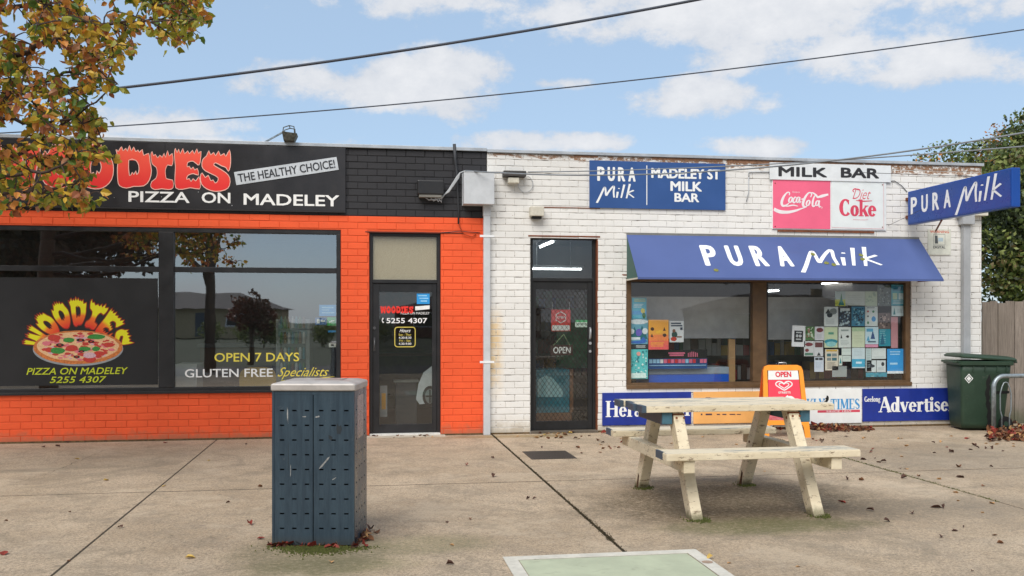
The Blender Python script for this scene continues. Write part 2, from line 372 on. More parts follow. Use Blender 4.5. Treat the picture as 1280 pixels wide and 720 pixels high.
def arc(cx, cy, rx, ry, a0, a1, wk, wn_, n=12):
    pts, ws = [], []
    for i in range(n+1):
        a = math.radians(a0+(a1-a0)*i/n); pts.append((cx+rx*math.cos(a), cy+ry*math.sin(a))); ws.append(wn_+(wk-wn_)*abs(math.cos(a))**1.3)
    return ('R', pts, ws)
K, T_ = .20, .07
def stem(x, y0, y1, k=K, sf=(1, 1)):
    o = [('B', x-k/2, x+k/2, y0, y1)]
    if sf[0]: o.append(('B', x-k/2-.08, x+k/2+.08, y0, y0+.055))
    if sf[1] == 1: o.append(('B', x-k/2-.08, x+k/2+.08, y1-.055, y1))
    if sf[1] == 2: o.append(('B', x-k/2-.08, x, y1-.055, y1))
    return o
SER = {
 'A': (.86, [('R', [(.12,0),(.42,1)], [.07,.07]), ('R', [(.42,1),(.76,0)], [K,K]), ('B',.2,.62,.3,.37), ('B',0,.26,0,.055), ('B',.58,.9,0,.055)]),
 'd': (.62, [arc(.24,.32,.16,.28,0,360,K*.9,T_)] + stem(.46,0,1,sf=(0,2)) + [('B',.46,.64,0,.055)]),
 'v': (.60, [('R', [(.1,.64),(.32,0)], [K,K*.8]), ('R', [(.32,0),(.5,.64)], [.07,.07]), ('B',0,.26,.59,.645), ('B',.4,.62,.59,.645)]),
 'e': (.54, [arc(.26,.32,.17,.28,0,325,K*.9,T_), ('B',.14,.45,.32,.38)]),
 'r': (.46, stem(.16,0,.64,sf=(1,2)) + [arc(.32,.42,.1,.18,20,170,T_*1.6,.12)]),
 't': (.40, [('B',.1,.1+K,.1,.82), ('B',0,.38,.58,.64), arc(.27,.12,.09,.1,180,330,T_*1.4,.1)]),
 'i': (.32, stem(.16,0,.64,sf=(1,2)) + [arc(.16,.84,.05,.05,0,360,.12,.12)]),
 's': (.48, [('R', [(.38,.5),(.3,.6),(.18,.6),(.1,.5),(.16,.38),(.3,.28),(.38,.16),(.3,.04),(.16,.04),(.06,.14)], [.06,.07,.08,.13,.17,.17,.13,.08,.07,.06])]),
 'G': (.80, [arc(.4,.5,.3,.46,45,335,K,T_)] + stem(.66,.02,.42,sf=(0,1))),
 'l': (.32, stem(.16,0,1,sf=(1,2))), 'o': (.56, [arc(.28,.32,.18,.28,0,360,K*.9,T_)]),
 'n': (.66, stem(.16,0,.64,sf=(1,2)) + stem(.5,0,.5,sf=(1,0)) + [arc(.34,.44,.16,.17,10,170,.14,.1)]),
 'g': (.56, [arc(.24,.40,.15,.2,0,360,K*.7,T_), arc(.26,-.1,.2,.15,0,360,K*.5,T_), ('R', [(.14,.2),(.1,.12),(.2,.06),(.36,.05)], [.08]*4), ('R', [(.36,.56),(.5,.66)], [.08,.08])]),
 'H': (.90, stem(.18,0,1)+stem(.70,0,1)+[('B',.2,.7,.47,.54)]), 'a': (.56, stem(.40,.04,.5,sf=(0,0))+[arc(.27,.46,.14,.15,0,160,.12,.09), arc(.22,.18,.12,.15,0,360,K*.7,T_), ('B',.38,.56,0,.06)]),
 'S': (.62, [('R', [(.5,.78),(.4,.94),(.22,.94),(.1,.78),(.16,.6),(.36,.46),(.5,.3),(.44,.1),(.24,.05),(.1,.22)], [.06,.08,.1,.17,.2,.2,.17,.1,.08,.06])]),
 'u': (.66, stem(.16,.12,.64,sf=(0,2))+stem(.5,0,.64,sf=(0,2))+[arc(.33,.18,.16,.15,190,350,.14,.1)]),
 'T': (.74, stem(.37,0,1,sf=(1,0))+[('B',.03,.71,.93,1),('B',.03,.1,.72,1),('B',.64,.71,.72,1)]), 'I': (.40, stem(.2,0,1)),
 'M': (1.02, stem(.14,0,1,k=.08)+stem(.84,0,1)+[('R',[(.18,.98),(.48,.1)],[K,K]),('R',[(.48,.1),(.78,.98)],[.08,.08])]),
 'E': (.70, stem(.18,0,1)+[('B',.2,.62,.93,1),('B',.2,.64,0,.07),('B',.2,.48,.48,.54),('B',.56,.63,.74,1),('B',.58,.65,0,.28)]),
 'L': (.66, stem(.18,0,1)+[('B',.2,.62,0,.07),('B',.56,.63,0,.32)]),
 'Y': (.78, stem(.38,0,.46,sf=(1,0))+[('R',[(.1,1),(.38,.42)],[K,K]),('R',[(.38,.42),(.68,1)],[.08,.08]),('B',0,.28,.945,1),('B',.54,.82,.945,1)]),
 'W': (1.1, [('R',[(.1,1),(.32,0)],[K,K*.8]),('R',[(.32,0),(.54,.95)],[.08,.08]),('R',[(.54,.95),(.76,0)],[K,K*.8]),('R',[(.76,0),(1.0,1)],[.08,.08]),('B',0,.28,.945,1),('B',.86,1.12,.945,1)]),
 'K': (.86, stem(.18,0,1)+[('R',[(.28,.42),(.72,.98)],[.08,.08]),('R',[(.4,.56),(.74,.02)],[K,K]),('B',.56,.86,.945,1),('B',.6,.9,0,.055)]),
 'C': (.74, [arc(.4,.5,.3,.46,50,318,K,T_), ('B',.56,.64,.7,.96)]),
 'k': (.66, stem(.16,0,1,sf=(1,2))+[('R',[(.24,.28),(.52,.62)],[.08,.08]),('R',[(.34,.4),(.56,.02)],[K*.8,K*.8]),('B',.4,.66,.59,.645),('B',.46,.7,0,.055)]),
 ' ': (.34, []),
}
def serif(mb, s, x0, x1, z0, z1, y, mi=0, fat=1.0, shear=0.):
    mb.mark(); tot = sum(SER[c][0] for c in s); k = (x1-x0)/tot; h = (z1-z0); cx = 0.; j = 0
    for c in s:
        a, ops = SER[c]
        for op in ops:
            j += 1; yy = y - .00025*(j % 7)
            tf = lambda p, cx=cx: (x0+(cx+p[0]+shear*p[1])*k, z0+p[1]*h)
            if op[0] == 'B':
                q = [tf(p) for p in ((op[1],op[3]),(op[2],op[3]),(op[2],op[4]),(op[1],op[4]))]
                mb.quad(*[(p[0], yy, p[1]) for p in q], mi)
            else: mb.ribbon(op[1], [w*fat for w in op[2]], yy, tf, mi, smooth=2)
        cx += a
MILK = [[(0,-.35),(.12,.08),(.28,.72),(.335,.84),(.36,.62),(.37,.28),(.40,.2)], [(.38,.2),(.52,.6),(.67,.93),(.71,.86),(.69,.5),(.71,.08)],
        [(.86,.52),(.82,.06)], [(.905,.74),(.915,.80)], [(1.13,1.08),(1.0,.06)], [(1.36,1.14),(1.22,.04)], [(1.52,.66),(1.27,.44),(1.33,.37),(1.53,.10)]]
def milk(mb, x0, x1, z0, z1, y, w=.10, mi=0, post=None):
    mb.mark(); sx = (x1-x0)/1.55; sz = (z1-z0)/1.49
    def tf(p):
        q = (x0+p[0]*sx, z0+(p[1]+.35)*sz); return post(*q) if post else q
    for i, st_ in enumerate(MILK):
        ws = [w*(1.08-.3*j/max(1,len(st_)-1)) for j in range(len(st_))]; mb.ribbon(st_, ws, y-.0003*i, tf, mi, smooth=5)
FL = {  # flaming capitals in a unit box, jagged flame tops: outer loop, holes
 'W': ([(.0,.92),(.06,1.06),(.09,.95),(.14,1.1),(.18,.96),(.24,1.04),(.27,.5),(.36,.86),(.40,1.02),(.44,.9),(.50,1.06),(.54,.9),(.60,.98),(.63,.88),(.71,.5),(.74,.94),(.80,1.08),(.84,.96),(.90,1.12),(.94,.96),(1.0,1.04),(1.0,.85),(.86,.02),(.80,-.02),(.62,0),(.50,.42),(.38,0),(.20,-.02),(.14,.03)], []),
 'O': ([(.28,.94),(.34,1.06),(.38,.96),(.44,1.12),(.48,.98),(.54,1.1),(.58,.97),(.66,1.06),(.68,.94),(.78,.98),(.86,.82),(.97,.66),(1.0,.44),(.95,.22),(.80,.06),(.60,-.02),(.36,-.01),(.14,.08),(.03,.28),(0,.5),(.05,.72),(.14,.9),(.2,.82)], [[(.40,.66),(.5,.72),(.62,.64),(.66,.5),(.6,.36),(.54,.42),(.50,.3),(.44,.38),(.38,.34),(.36,.48)]]),
 'D': ([(.0,1.0),(.06,.95),(.10,1.0),(.16,1.08),(.2,.97),(.28,1.04),(.32,.96),(.38,1.12),(.43,.97),(.5,1.08),(.55,.96),(.62,1.0),(.66,.94),(.74,1.02),(.78,.86),(.92,.92),(.96,.68),(1.0,.45),(.94,.2),(.78,.04),(.5,.02),(.3,-.03),(.1,.03),(.05,.2),(.04,.5),(.06,.75)], [[(.36,.72),(.56,.72),(.64,.58),(.64,.42),(.58,.34),(.56,.44),(.50,.34),(.46,.40),(.38,.30)]]),
 'I': ([(.02,.98),(.08,1.08),(.14,.96),(.22,1.0),(.32,.9),(.42,.98),(.52,.92),(.6,1.04),(.66,.92),(.76,1.12),(.82,.96),(.96,1.04),(1.0,.84),(.94,.68),(.76,.7),(.66,.55),(.7,.3),(.98,.26),(1.0,.04),(.8,-.02),(.5,.0),(.2,-.03),(.02,.05),(.06,.2),(.24,.3),(.3,.45),(.26,.62),(.08,.72)], []),
 'E': ([(.0,.94),(.04,1.1),(.10,.98),(.16,1.08),(.22,.96),(.32,1.1),(.38,.96),(.5,1.04),(.56,.96),(.68,1.06),(.74,.96),(.84,1.1),(.90,.98),(1.0,1.04),(.96,.72),(.88,.66),(.7,.76),(.5,.72),(.48,.6),(.56,.62),(.62,.54),(.7,.6),(.76,.52),(.86,.56),(.9,.38),(.7,.42),(.5,.36),(.46,.26),(.56,.28),(.62,.2),(.7,.28),(.8,.22),(.92,.34),(.97,.16),(.94,.0),(.6,.03),(.3,-.02),(.05,.02),(.02,.3),(.04,.6)], []),
 'S': ([(.2,.92),(.28,1.06),(.34,.95),(.44,1.02),(.5,.93),(.6,1.06),(.66,.94),(.78,1.0),(.84,.92),(.96,1.1),(1.0,.86),(.98,.64),(.92,.52),(.84,.62),(.7,.66),(.5,.74),(.44,.68),(.6,.6),(.84,.48),(.97,.34),(.96,.14),(.82,.02),(.5,-.03),(.22,.03),(.04,.16),(.0,.36),(.06,.46),(.16,.34),(.26,.4),(.34,.26),(.42,.28),(.48,.2),(.56,.24),(.58,.34),(.42,.42),(.16,.52),(.05,.64),(.08,.82)], []),
}


# ------------------------------------------------------------------ ground and pavement
def ground_mats():
    t = NT('worn concrete pavement')
    base = t.mix(t.mr(t.noise(.55, 6, .6), .3, .7), (.42, .315, .205), (.61, .475, .33))
    base = t.mix(t.mr(t.noise(2.6, 10, .8), .45, .66, 0, .5), base, (.27, .225, .17))
    agg = t.vor(70); base = t.mix(t.mr(agg, .0, .45, .55, 0), base, (.62, .52, .40))
    sp = t.mr(t.noise(50, 4, .9), .48, .60, 0, .75); base = t.mix(sp, base, (.16, .125, .09))
    sp3 = t.mr(t.noise(20, 8, .92), .51, .61, 0, .6); base = t.mix(sp3, base, (.15, .12, .085))
    base = t.mix(t.math('MULTIPLY', t.mr(t.vor(42), .10, .24, .8, 0), t.mr(t.noise(4, 6, .8), .42, .58)), base, (.13, .10, .07))
    base = t.mix(t.math('MULTIPLY', t.mr(t.vor(55), .08, .22, .7, 0), t.mr(t.noise(3.1, 6, .8), .45, .6)), base, (.66, .58, .47))
    base = t.mix(t.mr(t.vor(1.7), .03, .045, .5, 0), base, (.10, .085, .07))
    base = t.mix(t.mr(t.noise(.8, 8, .75), .50, .62, 0, .4), base, (.58, .47, .34))
    sp2 = t.mr(t.noise(7, 10, .92, dist=.6), .51, .64, 0, .5); base = t.mix(sp2, base, (.11, .09, .06))
    # brown damp streaks
    base = t.mix(t.mr(t.noise(1.1, 10, .78, dist=1.0), .50, .64, 0, .5), base, (.20, .165, .115))
    def spot(c, sx, sy, r0, r1, colr, amt, ns=3.0):
        nonlocal base
        d = t.dist((c[0], c[1], 0), (1/sx, 1/sy, 0)); d = t.math('ADD', d, t.math('MULTIPLY', t.math('SUBTRACT', t.noise(ns, 8, .7), .5), .9))
        base = t.mix(t.math('MULTIPLY', t.mr(d, r0, r1, amt, 0), t.mr(t.noise(26, 8, .85), .36, .58, .35, 1)), base, colr)
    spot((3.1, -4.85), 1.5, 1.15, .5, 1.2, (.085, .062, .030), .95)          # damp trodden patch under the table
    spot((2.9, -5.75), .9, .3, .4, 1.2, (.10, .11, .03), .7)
    spot((4.6, -5.3), 1.3, .5, .3, 1.2, (.17, .14, .10), .6)
    spot((-.18, -6.36), .55, .28, .35, 1.25, (.15, .15, .05), .75)           # moss round the bin cabinet
    spot((-.30, -6.05), .62, .55, .6, 1.15, (.15, .13, .07), .8)
    spot((.45, -5.9), .5, .35, .4, 1.1, (.15, .15, .06), .5)
    spot((1.9, -.25), 1.0, .16, .4, 1.2, (.26, .17, .06), .8)
    spot((6.6, -3.0), 2.2, 1.3, .3, 1.2, (.19, .16, .12), .6, 1.5)
    t.col(base); t.rough(t.mr(t.noise(3, 5, .6), .3, .7, .72, .92, sm=False))
    h = t.math('ADD', t.math('MULTIPLY', t.noise(150, 4, .7), .6), t.math('MULTIPLY', t.noise(22, 6, .7), .6)); t.bump(h, .8, .012)
    return t.m
m_conc = ground_mats()
m_soil = M('dark joint dirt', (58,50,36), .95, var=.4, scale=30, bump=.5)
m_asph = M('asphalt', (.055,.055,.057), .9, var=.2, srgb=False, bump=.6, bscale=150)
m_grass = M('nature strip grass', (.035,.045,.02), .95, var=.4, srgb=False, scale=8, bump=.8, bscale=40)
mb = MB(); mb.quad((-700,-700,-.16),(700,-700,-.16),(700,700,-.16),(-700,700,-.16)); tag(mb.build('ground', m_grass, org=(0,0,0)), kind='structure')
mb = MB(); mb.quad((-60,-21.5,-.12),(60,-21.5,-.12),(60,-14.1,-.12),(-60,-14.1,-.12)); tag(mb.build('road', m_asph, org=(0,0,0)), kind='structure')
mb = MB(); mb.box(-60,60,-14.1,-13.9,-.15,0.0); tag(mb.build('kerb', m_conc, org=(0,0,0), bevel=.02), kind='structure')
mb = MB(); mb.quad((-14,-13.9,-.012),(16,-13.9,-.012),(16,0.1,-.012),(-14,0.1,-.012)); pav = tag(mb.build('pavement', m_soil, org=(0,0,0)), kind='structure')
J1 = (G(272,552).x + G(55,720).x)/2; J2 = (G(612,543).x+G(787,690).x)/2; J3 = (G(1090,583).x+G(1280,635).x)/2
JY = (G(200,612).y+G(700,603).y)/2; JY2 = G(1180,588).y
gl0 = G(628,697); gl1 = G(870,688); PX0 = gl0.x; PX1 = gl1.x; PY1 = (gl0.y+gl1.y)/2; PY0 = PY1-1.25
xs = [-14, J1-7.2, J1-3.6, J1, J2, J3, J3+3.7, J3+6.5, 16]
for i in range(len(xs)-1):
    a, b = xs[i], xs[i+1]; ga = .008 if i != 4 else .012; gb = .008 if i != 3 else .012
    for (c, d) in [(-13.9, -9.2), (-9.2, JY), (JY, .08)]:
        MB().box(a+ga, b-gb, c+.015, d-.015, -.10, random.uniform(-.0008, .0008)).build('slab', m_conc, pav, bevel=.004)
mb = MB()
for xx in xs[1:-1]: w_ = .017 if xx == J2 else .009; mb.quad((xx-w_,-13.9,-.0035),(xx+w_,-13.9,-.0035),(xx+w_,.08,-.0035),(xx-w_,.08,-.0035))
mb.build('joint_dirt', m_soil, pav)
mb = MB()
for yy in (-9.2, JY): mb.quad((-14,yy-.016,-.003),(16,yy-.016,-.003),(16,yy+.016,-.003),(-14,yy+.016,-.003))
mb.build('joint_dirt', m_soil, pav)
# fine wandering cracks in the slabs, dirt filled
def crack(u0, v0, u1, v1, w=.006, n=26, amp=.02):
    a, b = G(u0, v0, .001), G(u1, v1, .001); mb = MB(); pts = []
    for k in range(n+1):
        p = a.lerp(b, k/n); pts.append((p.x+random.uniform(-amp, amp), p.y+random.uniform(-amp, amp)))
    for k in range(n):
        d = Vector((pts[k+1][0]-pts[k][0], pts[k+1][1]-pts[k][1])); nrm = Vector((-d.y, d.x)).normalized()*w*random.uniform(.3, 1)/2
        p, q = pts[k], pts[k+1]
        mb.quad((p[0]-nrm.x,p[1]-nrm.y,.0035),(p[0]+nrm.x,p[1]+nrm.y,.0035),(q[0]+nrm.x,q[1]+nrm.y,.0035),(q[0]-nrm.x,q[1]-nrm.y,.0035))
    mb.build('crack', m_soil, pav)
crack(133, 562, 60, 592, .006); crack(60, 592, 20, 604, .004)
# weeds and moss standing in the wide joint
m_moss = M('moss', (78,84,34), .95, var=.4, scale=40, bump=.8, bscale=200)
m_moss2 = M('dark weeds in joint', (66,58,40), .95, var=.4, scale=40)
def moss_strip(name, pts_w, n, hmax, spread, m, label=None):
    mb = MB()
    for k in range(n):
        x, y = pts_w(random.random()); x += random.gauss(0, spread); y += random.gauss(0, spread*.4); s_ = random.uniform(.004, .013)
        h = random.uniform(.2, 1)*hmax; a = random.uniform(0, PI)
        dx, dy = math.cos(a)*s_, math.sin(a)*s_; j = random.uniform(-.008, .008)
        n0 = len(mb.v); mb.v += [(x-dx,y-dy,-.01),(x+dx,y+dy,-.01),(x+j,y+j,h)]; mb.f.append((n0,n0+1,n0+2)); mb.m.append(0)
    o = mb.build(name, m, org=(0,0,0)); tag(o, kind='stuff'); return o
moss_strip('joint_weeds', lambda t: (J2, PY1+.02+(0-PY1)*t*.98), 1500, .010, .007, m_moss2)
moss_strip('joint_weeds', lambda t: (J2, -6.0+1.1*t*t), 450, .012, .014, m_moss2)
moss_strip('joint_moss', lambda t: (J3, -5.2+4.2*t), 1500, .010, .012, m_moss)
# service pit
m_pitframe = M('pale pit frame concrete', (196,192,180), .85, var=.12, scale=8, bump=.4, dirt=.35)
m_pitlid = M('green weathered pit lid', (172,178,152), .8, var=.1, scale=3, bump=.3, dirt=.25)
pit = thing('service_pit', ((PX0+PX1)/2, (PY0+PY1)/2, 0), 'pale framed pit cover with faded green lid set in the concrete pavement', 'pit cover')
fw_ = .085
for (a,b,c,d) in ((PX0,PX1,PY1-fw_,PY1),(PX0,PX1,PY0,PY0+fw_),(PX0,PX0+fw_,PY0+fw_+.001,PY1-fw_-.001),(PX1-fw_,PX1,PY0+fw_+.001,PY1-fw_-.001)):
    MB().box(a,b,c,d,.0012,.008).build('frame', m_pitframe, pit, bevel=.003)
MB().box(PX0+fw_+.006,PX1-fw_-.006,PY0+fw_+.006,PY1-fw_-.006,.0012,.004).build('lid', m_pitlid, pit, bevel=.002)
def hbar(mb, cx, cy, r, z, seg=20, mi=0):
    n = len(mb.v); mb.v += [(cx+r*math.cos(2*PI*k/seg), cy+r*math.sin(2*PI*k/seg), z) for k in range(seg)]; mb.f.append(tuple(range(n, n+seg))); mb.m.append(mi)
q = G(905,718); mb = MB(); hbar(mb, PX1-.045, PY1-.33, .035, .0095); mb.build('screw_cap', M('brown worn cap', (150,128,110), .8), pit)
# little grate by the shop wall
a, b = G(658,569), G(715,569); gy0, gy1 = G(686,574).y, G(686,564).y
gr = thing('drain_cover', ((a.x+b.x)/2, (gy0+gy1)/2, 0), 'small dark square metal plate flush in the concrete before the security door', 'drain cover')
m_plate = M('dark checker plate', (72,66,60), .6, .4, var=.3, scale=30, bump=.6, bscale=90)
MB().box(a.x, b.x, gy0, gy1, -.03, .005).build('plate', m_plate, gr, bevel=.002)
mb = MB(); x = a.x+.03
while x < b.x-.03: mb.box(x, x+.006, gy0+.02, gy1-.02, .005, .0075); x += .028
tag(mb.build('tread', m_plate, gr), kind='stuff')

# ------------------------------------------------------------------ brick walls
TOP = 3.705; CR = .086; BL = .245
def sub_iv(iv, cuts):
    for (c, d) in cuts:
        out = []
        for (a, b) in iv:
            if d <= a or c >= b: out.append((a, b)); continue
            if a < c: out.append((a, c))
            if b > d: out.append((d, b))
        iv = out
    return iv
_bm = {}
def brick_mesh(L, H, m, deep=.03):
    k = (round(L/.01), round(H/.004), m.name)
    if k in _bm: return _bm[k]
    L = k[0]*.01; H = k[1]*.004; e = .0035
    v = [(-L/2,0,-H/2),(L/2,0,-H/2),(L/2,0,H/2),(-L/2,0,H/2)]
    v = [(-L/2,deep,-H/2),(L/2,deep,-H/2),(L/2,deep,H/2),(-L/2,deep,H/2),(-L/2,e,-H/2),(L/2,e,-H/2),(L/2,e,H/2),(-L/2,e,H/2),(-L/2+e,0,-H/2+e),(L/2-e,0,-H/2+e),(L/2-e,0,H/2-e),(-L/2+e,0,H/2-e)]
    f = []
    for a in (0, 4):
        for j in range(4): f.append((a+j, a+(j+1)%4, a+4+(j+1)%4, a+4+j))
    f.append((8,9,10,11))
    me = bpy.data.meshes.new('brick'); me.from_pydata(v, [], f); me.materials.append(m); me.update(); _bm[k] = me; return me
def brick_wall(parent, x0, x1, z0, z1, holes, matf, mortars):
    """every brick a box of its own; the 300 nearest the camera as parts, the rest joined"""
    org = parent.location; items = []; r = 0; z = z0
    while z < z1-.01:
        zt = min(z+CR, z1); H = zt-z-.009; zc = z+H/2+.0045
        if H > .02:
            cuts = [(h[0], h[1]) for h in holes if h[2] < zc < h[3]]
            x = x0 - (BL*.5 if r % 2 else 0)
            cells = []
            while x < x1:
                cells.append((max(x, x0), min(x+BL, x1))); x += BL
            for (a, b) in cells:
                for (c, d) in sub_iv([(a, b)], cuts):
                    if d-c > .03: items.append(((c+d)/2, zc, d-c-.009, H))
        z = zt; r += 1
    items.sort(key=lambda i: (i[0]-0)**2 + (i[1]-CZ)**2 + (2000 if not (P(-8,300).x < i[0] < P(1290,300).x) else 0) + (1000 if covered(i[0], i[1]) else 0))
    rest = {}
    for n, (x, zc, L, H) in enumerate(items):
        m = matf(x, zc); j = random.uniform(-.0022, .0016)
        if n < 300:
            o = bpy.data.objects.new('brick', brick_mesh(L, H, m)); COL.objects.link(o); o.parent = parent
            o.location = (x-org.x, j-org.y, zc-org.z+random.uniform(-.0012,.0012)); o.rotation_euler = (random.gauss(0,.006), random.gauss(0,.003), random.gauss(0,.005))
        else:
            mb = rest.setdefault(m.name, MB()); e = .0035; n0 = len(mb.v); dz = random.uniform(-.0012,.0012); tl = random.gauss(0,.0006)
            for (yy, ee) in ((.03,0),(e,0),(0,e)):
                for (sx, sz) in ((-1,-1),(1,-1),(1,1),(-1,1)): mb.v.append((x+sx*(L/2-ee), yy+j+sx*tl, zc+dz+sz*(H/2-ee)))
            for a in (0, 4):
                for q in range(4): mb.f.append((n0+a+q, n0+a+(q+1)%4, n0+a+4+(q+1)%4, n0+a+4+q)); mb.m.append(0)
            mb.f.append((n0+8,n0+9,n0+10,n0+11)); mb.m.append(0)
    for k, mb in rest.items(): tag(mb.build('brickwork', MATS[k], parent), kind='stuff')
    # joints and the body of the wall behind, with openings and reveals
    for (ma, zb0, zb1) in mortars:
        xs_ = sorted({x0, x1} | {min(max(h[k], x0), x1) for h in holes for k in (0, 1)}); zs_ = sorted({zb0, zb1} | {min(max(h[k], zb0), zb1) for h in holes for k in (2, 3)})
        mb = MB(); inside = lambda a, b: any(h[0] <= a <= h[1] and h[2] <= b <= h[3] for h in holes)
        for i in range(len(xs_)-1):
            for k in range(len(zs_)-1):
                a, b, c, d = xs_[i], xs_[i+1], zs_[k], zs_[k+1]
                if inside((a+b)/2, (c+d)/2): continue
                for yy in (.0038, .23): mb.quad((a,yy,c),(b,yy,c),(b,yy,d),(a,yy,d))
        for h in holes:
            for zz in (h[2], h[3]):
                if zb0-.001 <= zz <= zb1+.001 and zz > 0.001: mb.quad((h[0],.0038,zz),(h[1],.0038,zz),(h[1],.23,zz),(h[0],.23,zz))
            c, d = max(h[2], zb0), min(h[3], zb1)
            if c < d:
                for xx in (h[0], h[1]): mb.quad((xx,.0038,c),(xx,.0038,d),(xx,.23,d),(xx,.23,c))
        mb.build('wall', ma, parent)
def covered(x, z): return any(a < x < b and c < z < d for (a, b, c, d) in COVER)

XL = -9.0; XM = P(604,400).x; XR = P(1227,400).x
zB = 2.83
# openings measured on the front plane
w1 = R(-200, 289, 426, 490); w1 = (XL+.6, P(426,400).x, P(300,489).z, P(300,285.5).z)
d1 = (P(461.5,400).x, P(551,400).x, 0.0, P(506,291).z)
d2 = (P(663,400).x, P(746.5,400).x, 0.0, P(704,295).z)
w2 = (P(783,400).x, P(1139,400).x, P(860,485).z, P(960,346).z)
sg = R(-60, 180, 432, 264); SIGN1 = (XL+.05, P(432,220).x, P(300,262).z, TOP-.005)
COVER = [SIGN1, (w1[0],w1[1],w1[2],w1[3])]
shop1 = thing('pizza_shop', ((XL+XM)/2, 4.0, 0), 'single storey pizza shop with bright orange painted brick front and black parapet', 'shop')
matf1 = lambda x, z: m_bk if z > zB else m_or
nB = round(zB/CR); zB = nB*CR
brick_wall(shop1, XL, XM+.045, 0, TOP, [w1, d1], matf1, [(m_orm, 0, zB-.0045), (m_bkm, zB-.0045, TOP)])
COVER = [R(736,203,906,262), R(962,206,1112,288), (3.5,7.8,2.05,2.66), R(753,489,1187,528)]
shop2 = thing('milk_bar_shop', ((XM+XR)/2, 4.0, 0), 'single storey milk bar shop with white painted brick front, paint flaking', 'shop')
brick_wall(shop2, XM+.05, XR, 0, TOP-.012, [d2, w2], lambda x, z: m_wh, [(m_whm, 0, TOP-.012)])
# shells, roofs, parapet cappings
m_plaster = M('dim interior plaster', (104,98,90), .9, var=.15, scale=2)
m_ceil = M('dim interior ceiling', (120,118,114), .9, var=.1)
m_floor_in = M('interior lino', (92,84,74), .6, var=.2)
m_roof = M('grey roof sheet', (120,124,128), .6, .3)
def shell(par, x0, x1, roofz, side, dep=8.):
    MB().box(x0, x1, .235, dep, roofz, roofz+.06).build('roof', m_roof, par)
    mb = MB(); mb.box(x0, x0+.11, .24, dep, 0, roofz-.002); mb.box(x1-.11, x1, .24, dep, 0, roofz-.002); mb.box(x0+.112, x1-.112, dep-.2, dep-.001, 0, roofz-.002); mb.build('side_wall', side, par)
    mb = MB(); mb.quad((x0+.115,5.0,.01),(x1-.115,5.0,.01),(x1-.115,5.0,2.9),(x0+.115,5.0,2.9)); mb.quad((x0+.115,.24,.0),(x0+.115,5,.0),(x0+.115,5,2.9),(x0+.115,.24,2.9)); mb.quad((x1-.115,.24,.0),(x1-.115,5,.0),(x1-.115,5,2.9),(x1-.115,.24,2.9)); mb.build('partition', m_plaster, par)
    mb = MB(); mb.quad((x0+.11,.24,2.88),(x1-.11,.24,2.88),(x1-.11,5,2.88),(x0+.11,5,2.88)); mb.build('ceiling', m_ceil, par)
    mb = MB(); mb.quad((x0+.11,.24,.012),(x1-.11,.24,.012),(x1-.11,5,.012),(x0+.11,5,.012)); mb.build('floor', m_floor_in, par)
shell(shop1, XL, XM+.04, 3.45, m_or); shell(shop2, XM+.055, XR, 3.45, m_wh)
MB().box(XL-.02, XM+.044, -.035, .26, TOP+.002, TOP+.045).build('capping', m_cap, shop1, bevel=.004)
MB().box(XM+.048, XR+.02, -.03, .26, TOP-.008, TOP+.032).build('capping', m_cap, shop2, bevel=.004)
mb = MB(); x = XM+.05
while x < XR-.1:
    L = random.uniform(.2, 1.1); 
    if random.random() < .55 and x > 2.4: mb.box(x, min(x+L, XR), -.0035, .004, TOP-.012-random.uniform(.02,.045), TOP-.0125)
    x += L+random.uniform(.03, .3)
tag(mb.build('bare_edge', M('bare brick where paint has flaked', (150,112,86), .9, var=.35, scale=22, bump=.5), shop2), kind='stuff')
# dirt line where walls meet the pavement
mb = MB(); mb.box(XL, d1[0]-.01, -.012, .004, -.01, .022); mb.box(d1[1]+.01, XM+.03, -.012, .004, -.01, .02); mb.build('footing', M('grimy wall foot', (96,76,50), .95, var=.45, scale=25, bump=.6), shop1)
mb = MB(); mb.box(XM+.06, d2[0]-.01, -.012, .004, -.01, .02); mb.box(d2[1]+.01, XR, -.014, .004, -.01, .026); mb.build('footing', MATS['grimy wall foot'], shop2)

# ------------------------------------------------------------------ windows and doors
def frame_rect(par, name, x0, x1, z0, z1, w, y0, y1, m, bev=.004, sub=None):
    mb = MB(); mb.box(x0, x1, y0, y1, z1-w, z1); mb.box(x0, x1, y0, y1, z0, z0+w); mb.box(x0, x0+w, y0+.001, y1, z0+w+.0005, z1-w-.0005); mb.box(x1-w, x1, y0+.001, y1, z0+w+.0005, z1-w-.0005)
    return mb.build(name, m, par, bevel=bev)
# wide pizza shop window
x0, x1, z0, z1 = w1
ym = .012
win = frame_rect(shop1, 'window', x0+.004, x1-.004, z0+.004, z1-.004, .052, ym, .10, m_blackmetal)
mx0, mx1 = P(198,400).x, P(217,400).x
MB().box(mx0, mx1, ym-.006, .12, z0+.056, z1-.056).build('mullion', m_blackmetal, win, bevel=.004)
mx2 = mx0-2.15
MB().box(mx2-.17, mx2, ym-.006, .12, z0+.056, z1-.056).build('mullion', m_blackmetal, win, bevel=.004)
tz0, tz1 = P(300,340.5).z, P(300,334).z
for (a, b) in ((x0+.057, mx2-.171), (mx2+.001, mx0-.001), (mx1+.001, x1-.057)):
    MB().box(a, b, ym+.01, .10, tz0, tz1).build('transom', m_blackmetal, win, bevel=.003)
    MB().box(a, b, .060, .066, z0+.057, tz0-.001).build('pane', m_gl1, win)
    MB().box(a, b, .060, .066, tz1+.001, z1-.057).build('pane', m_gl1, win)
MB().box(x0, x1+.02, -.03, .06, z0-.02, z0+.012).build('sill', m_blackmetal, win, bevel=.004)
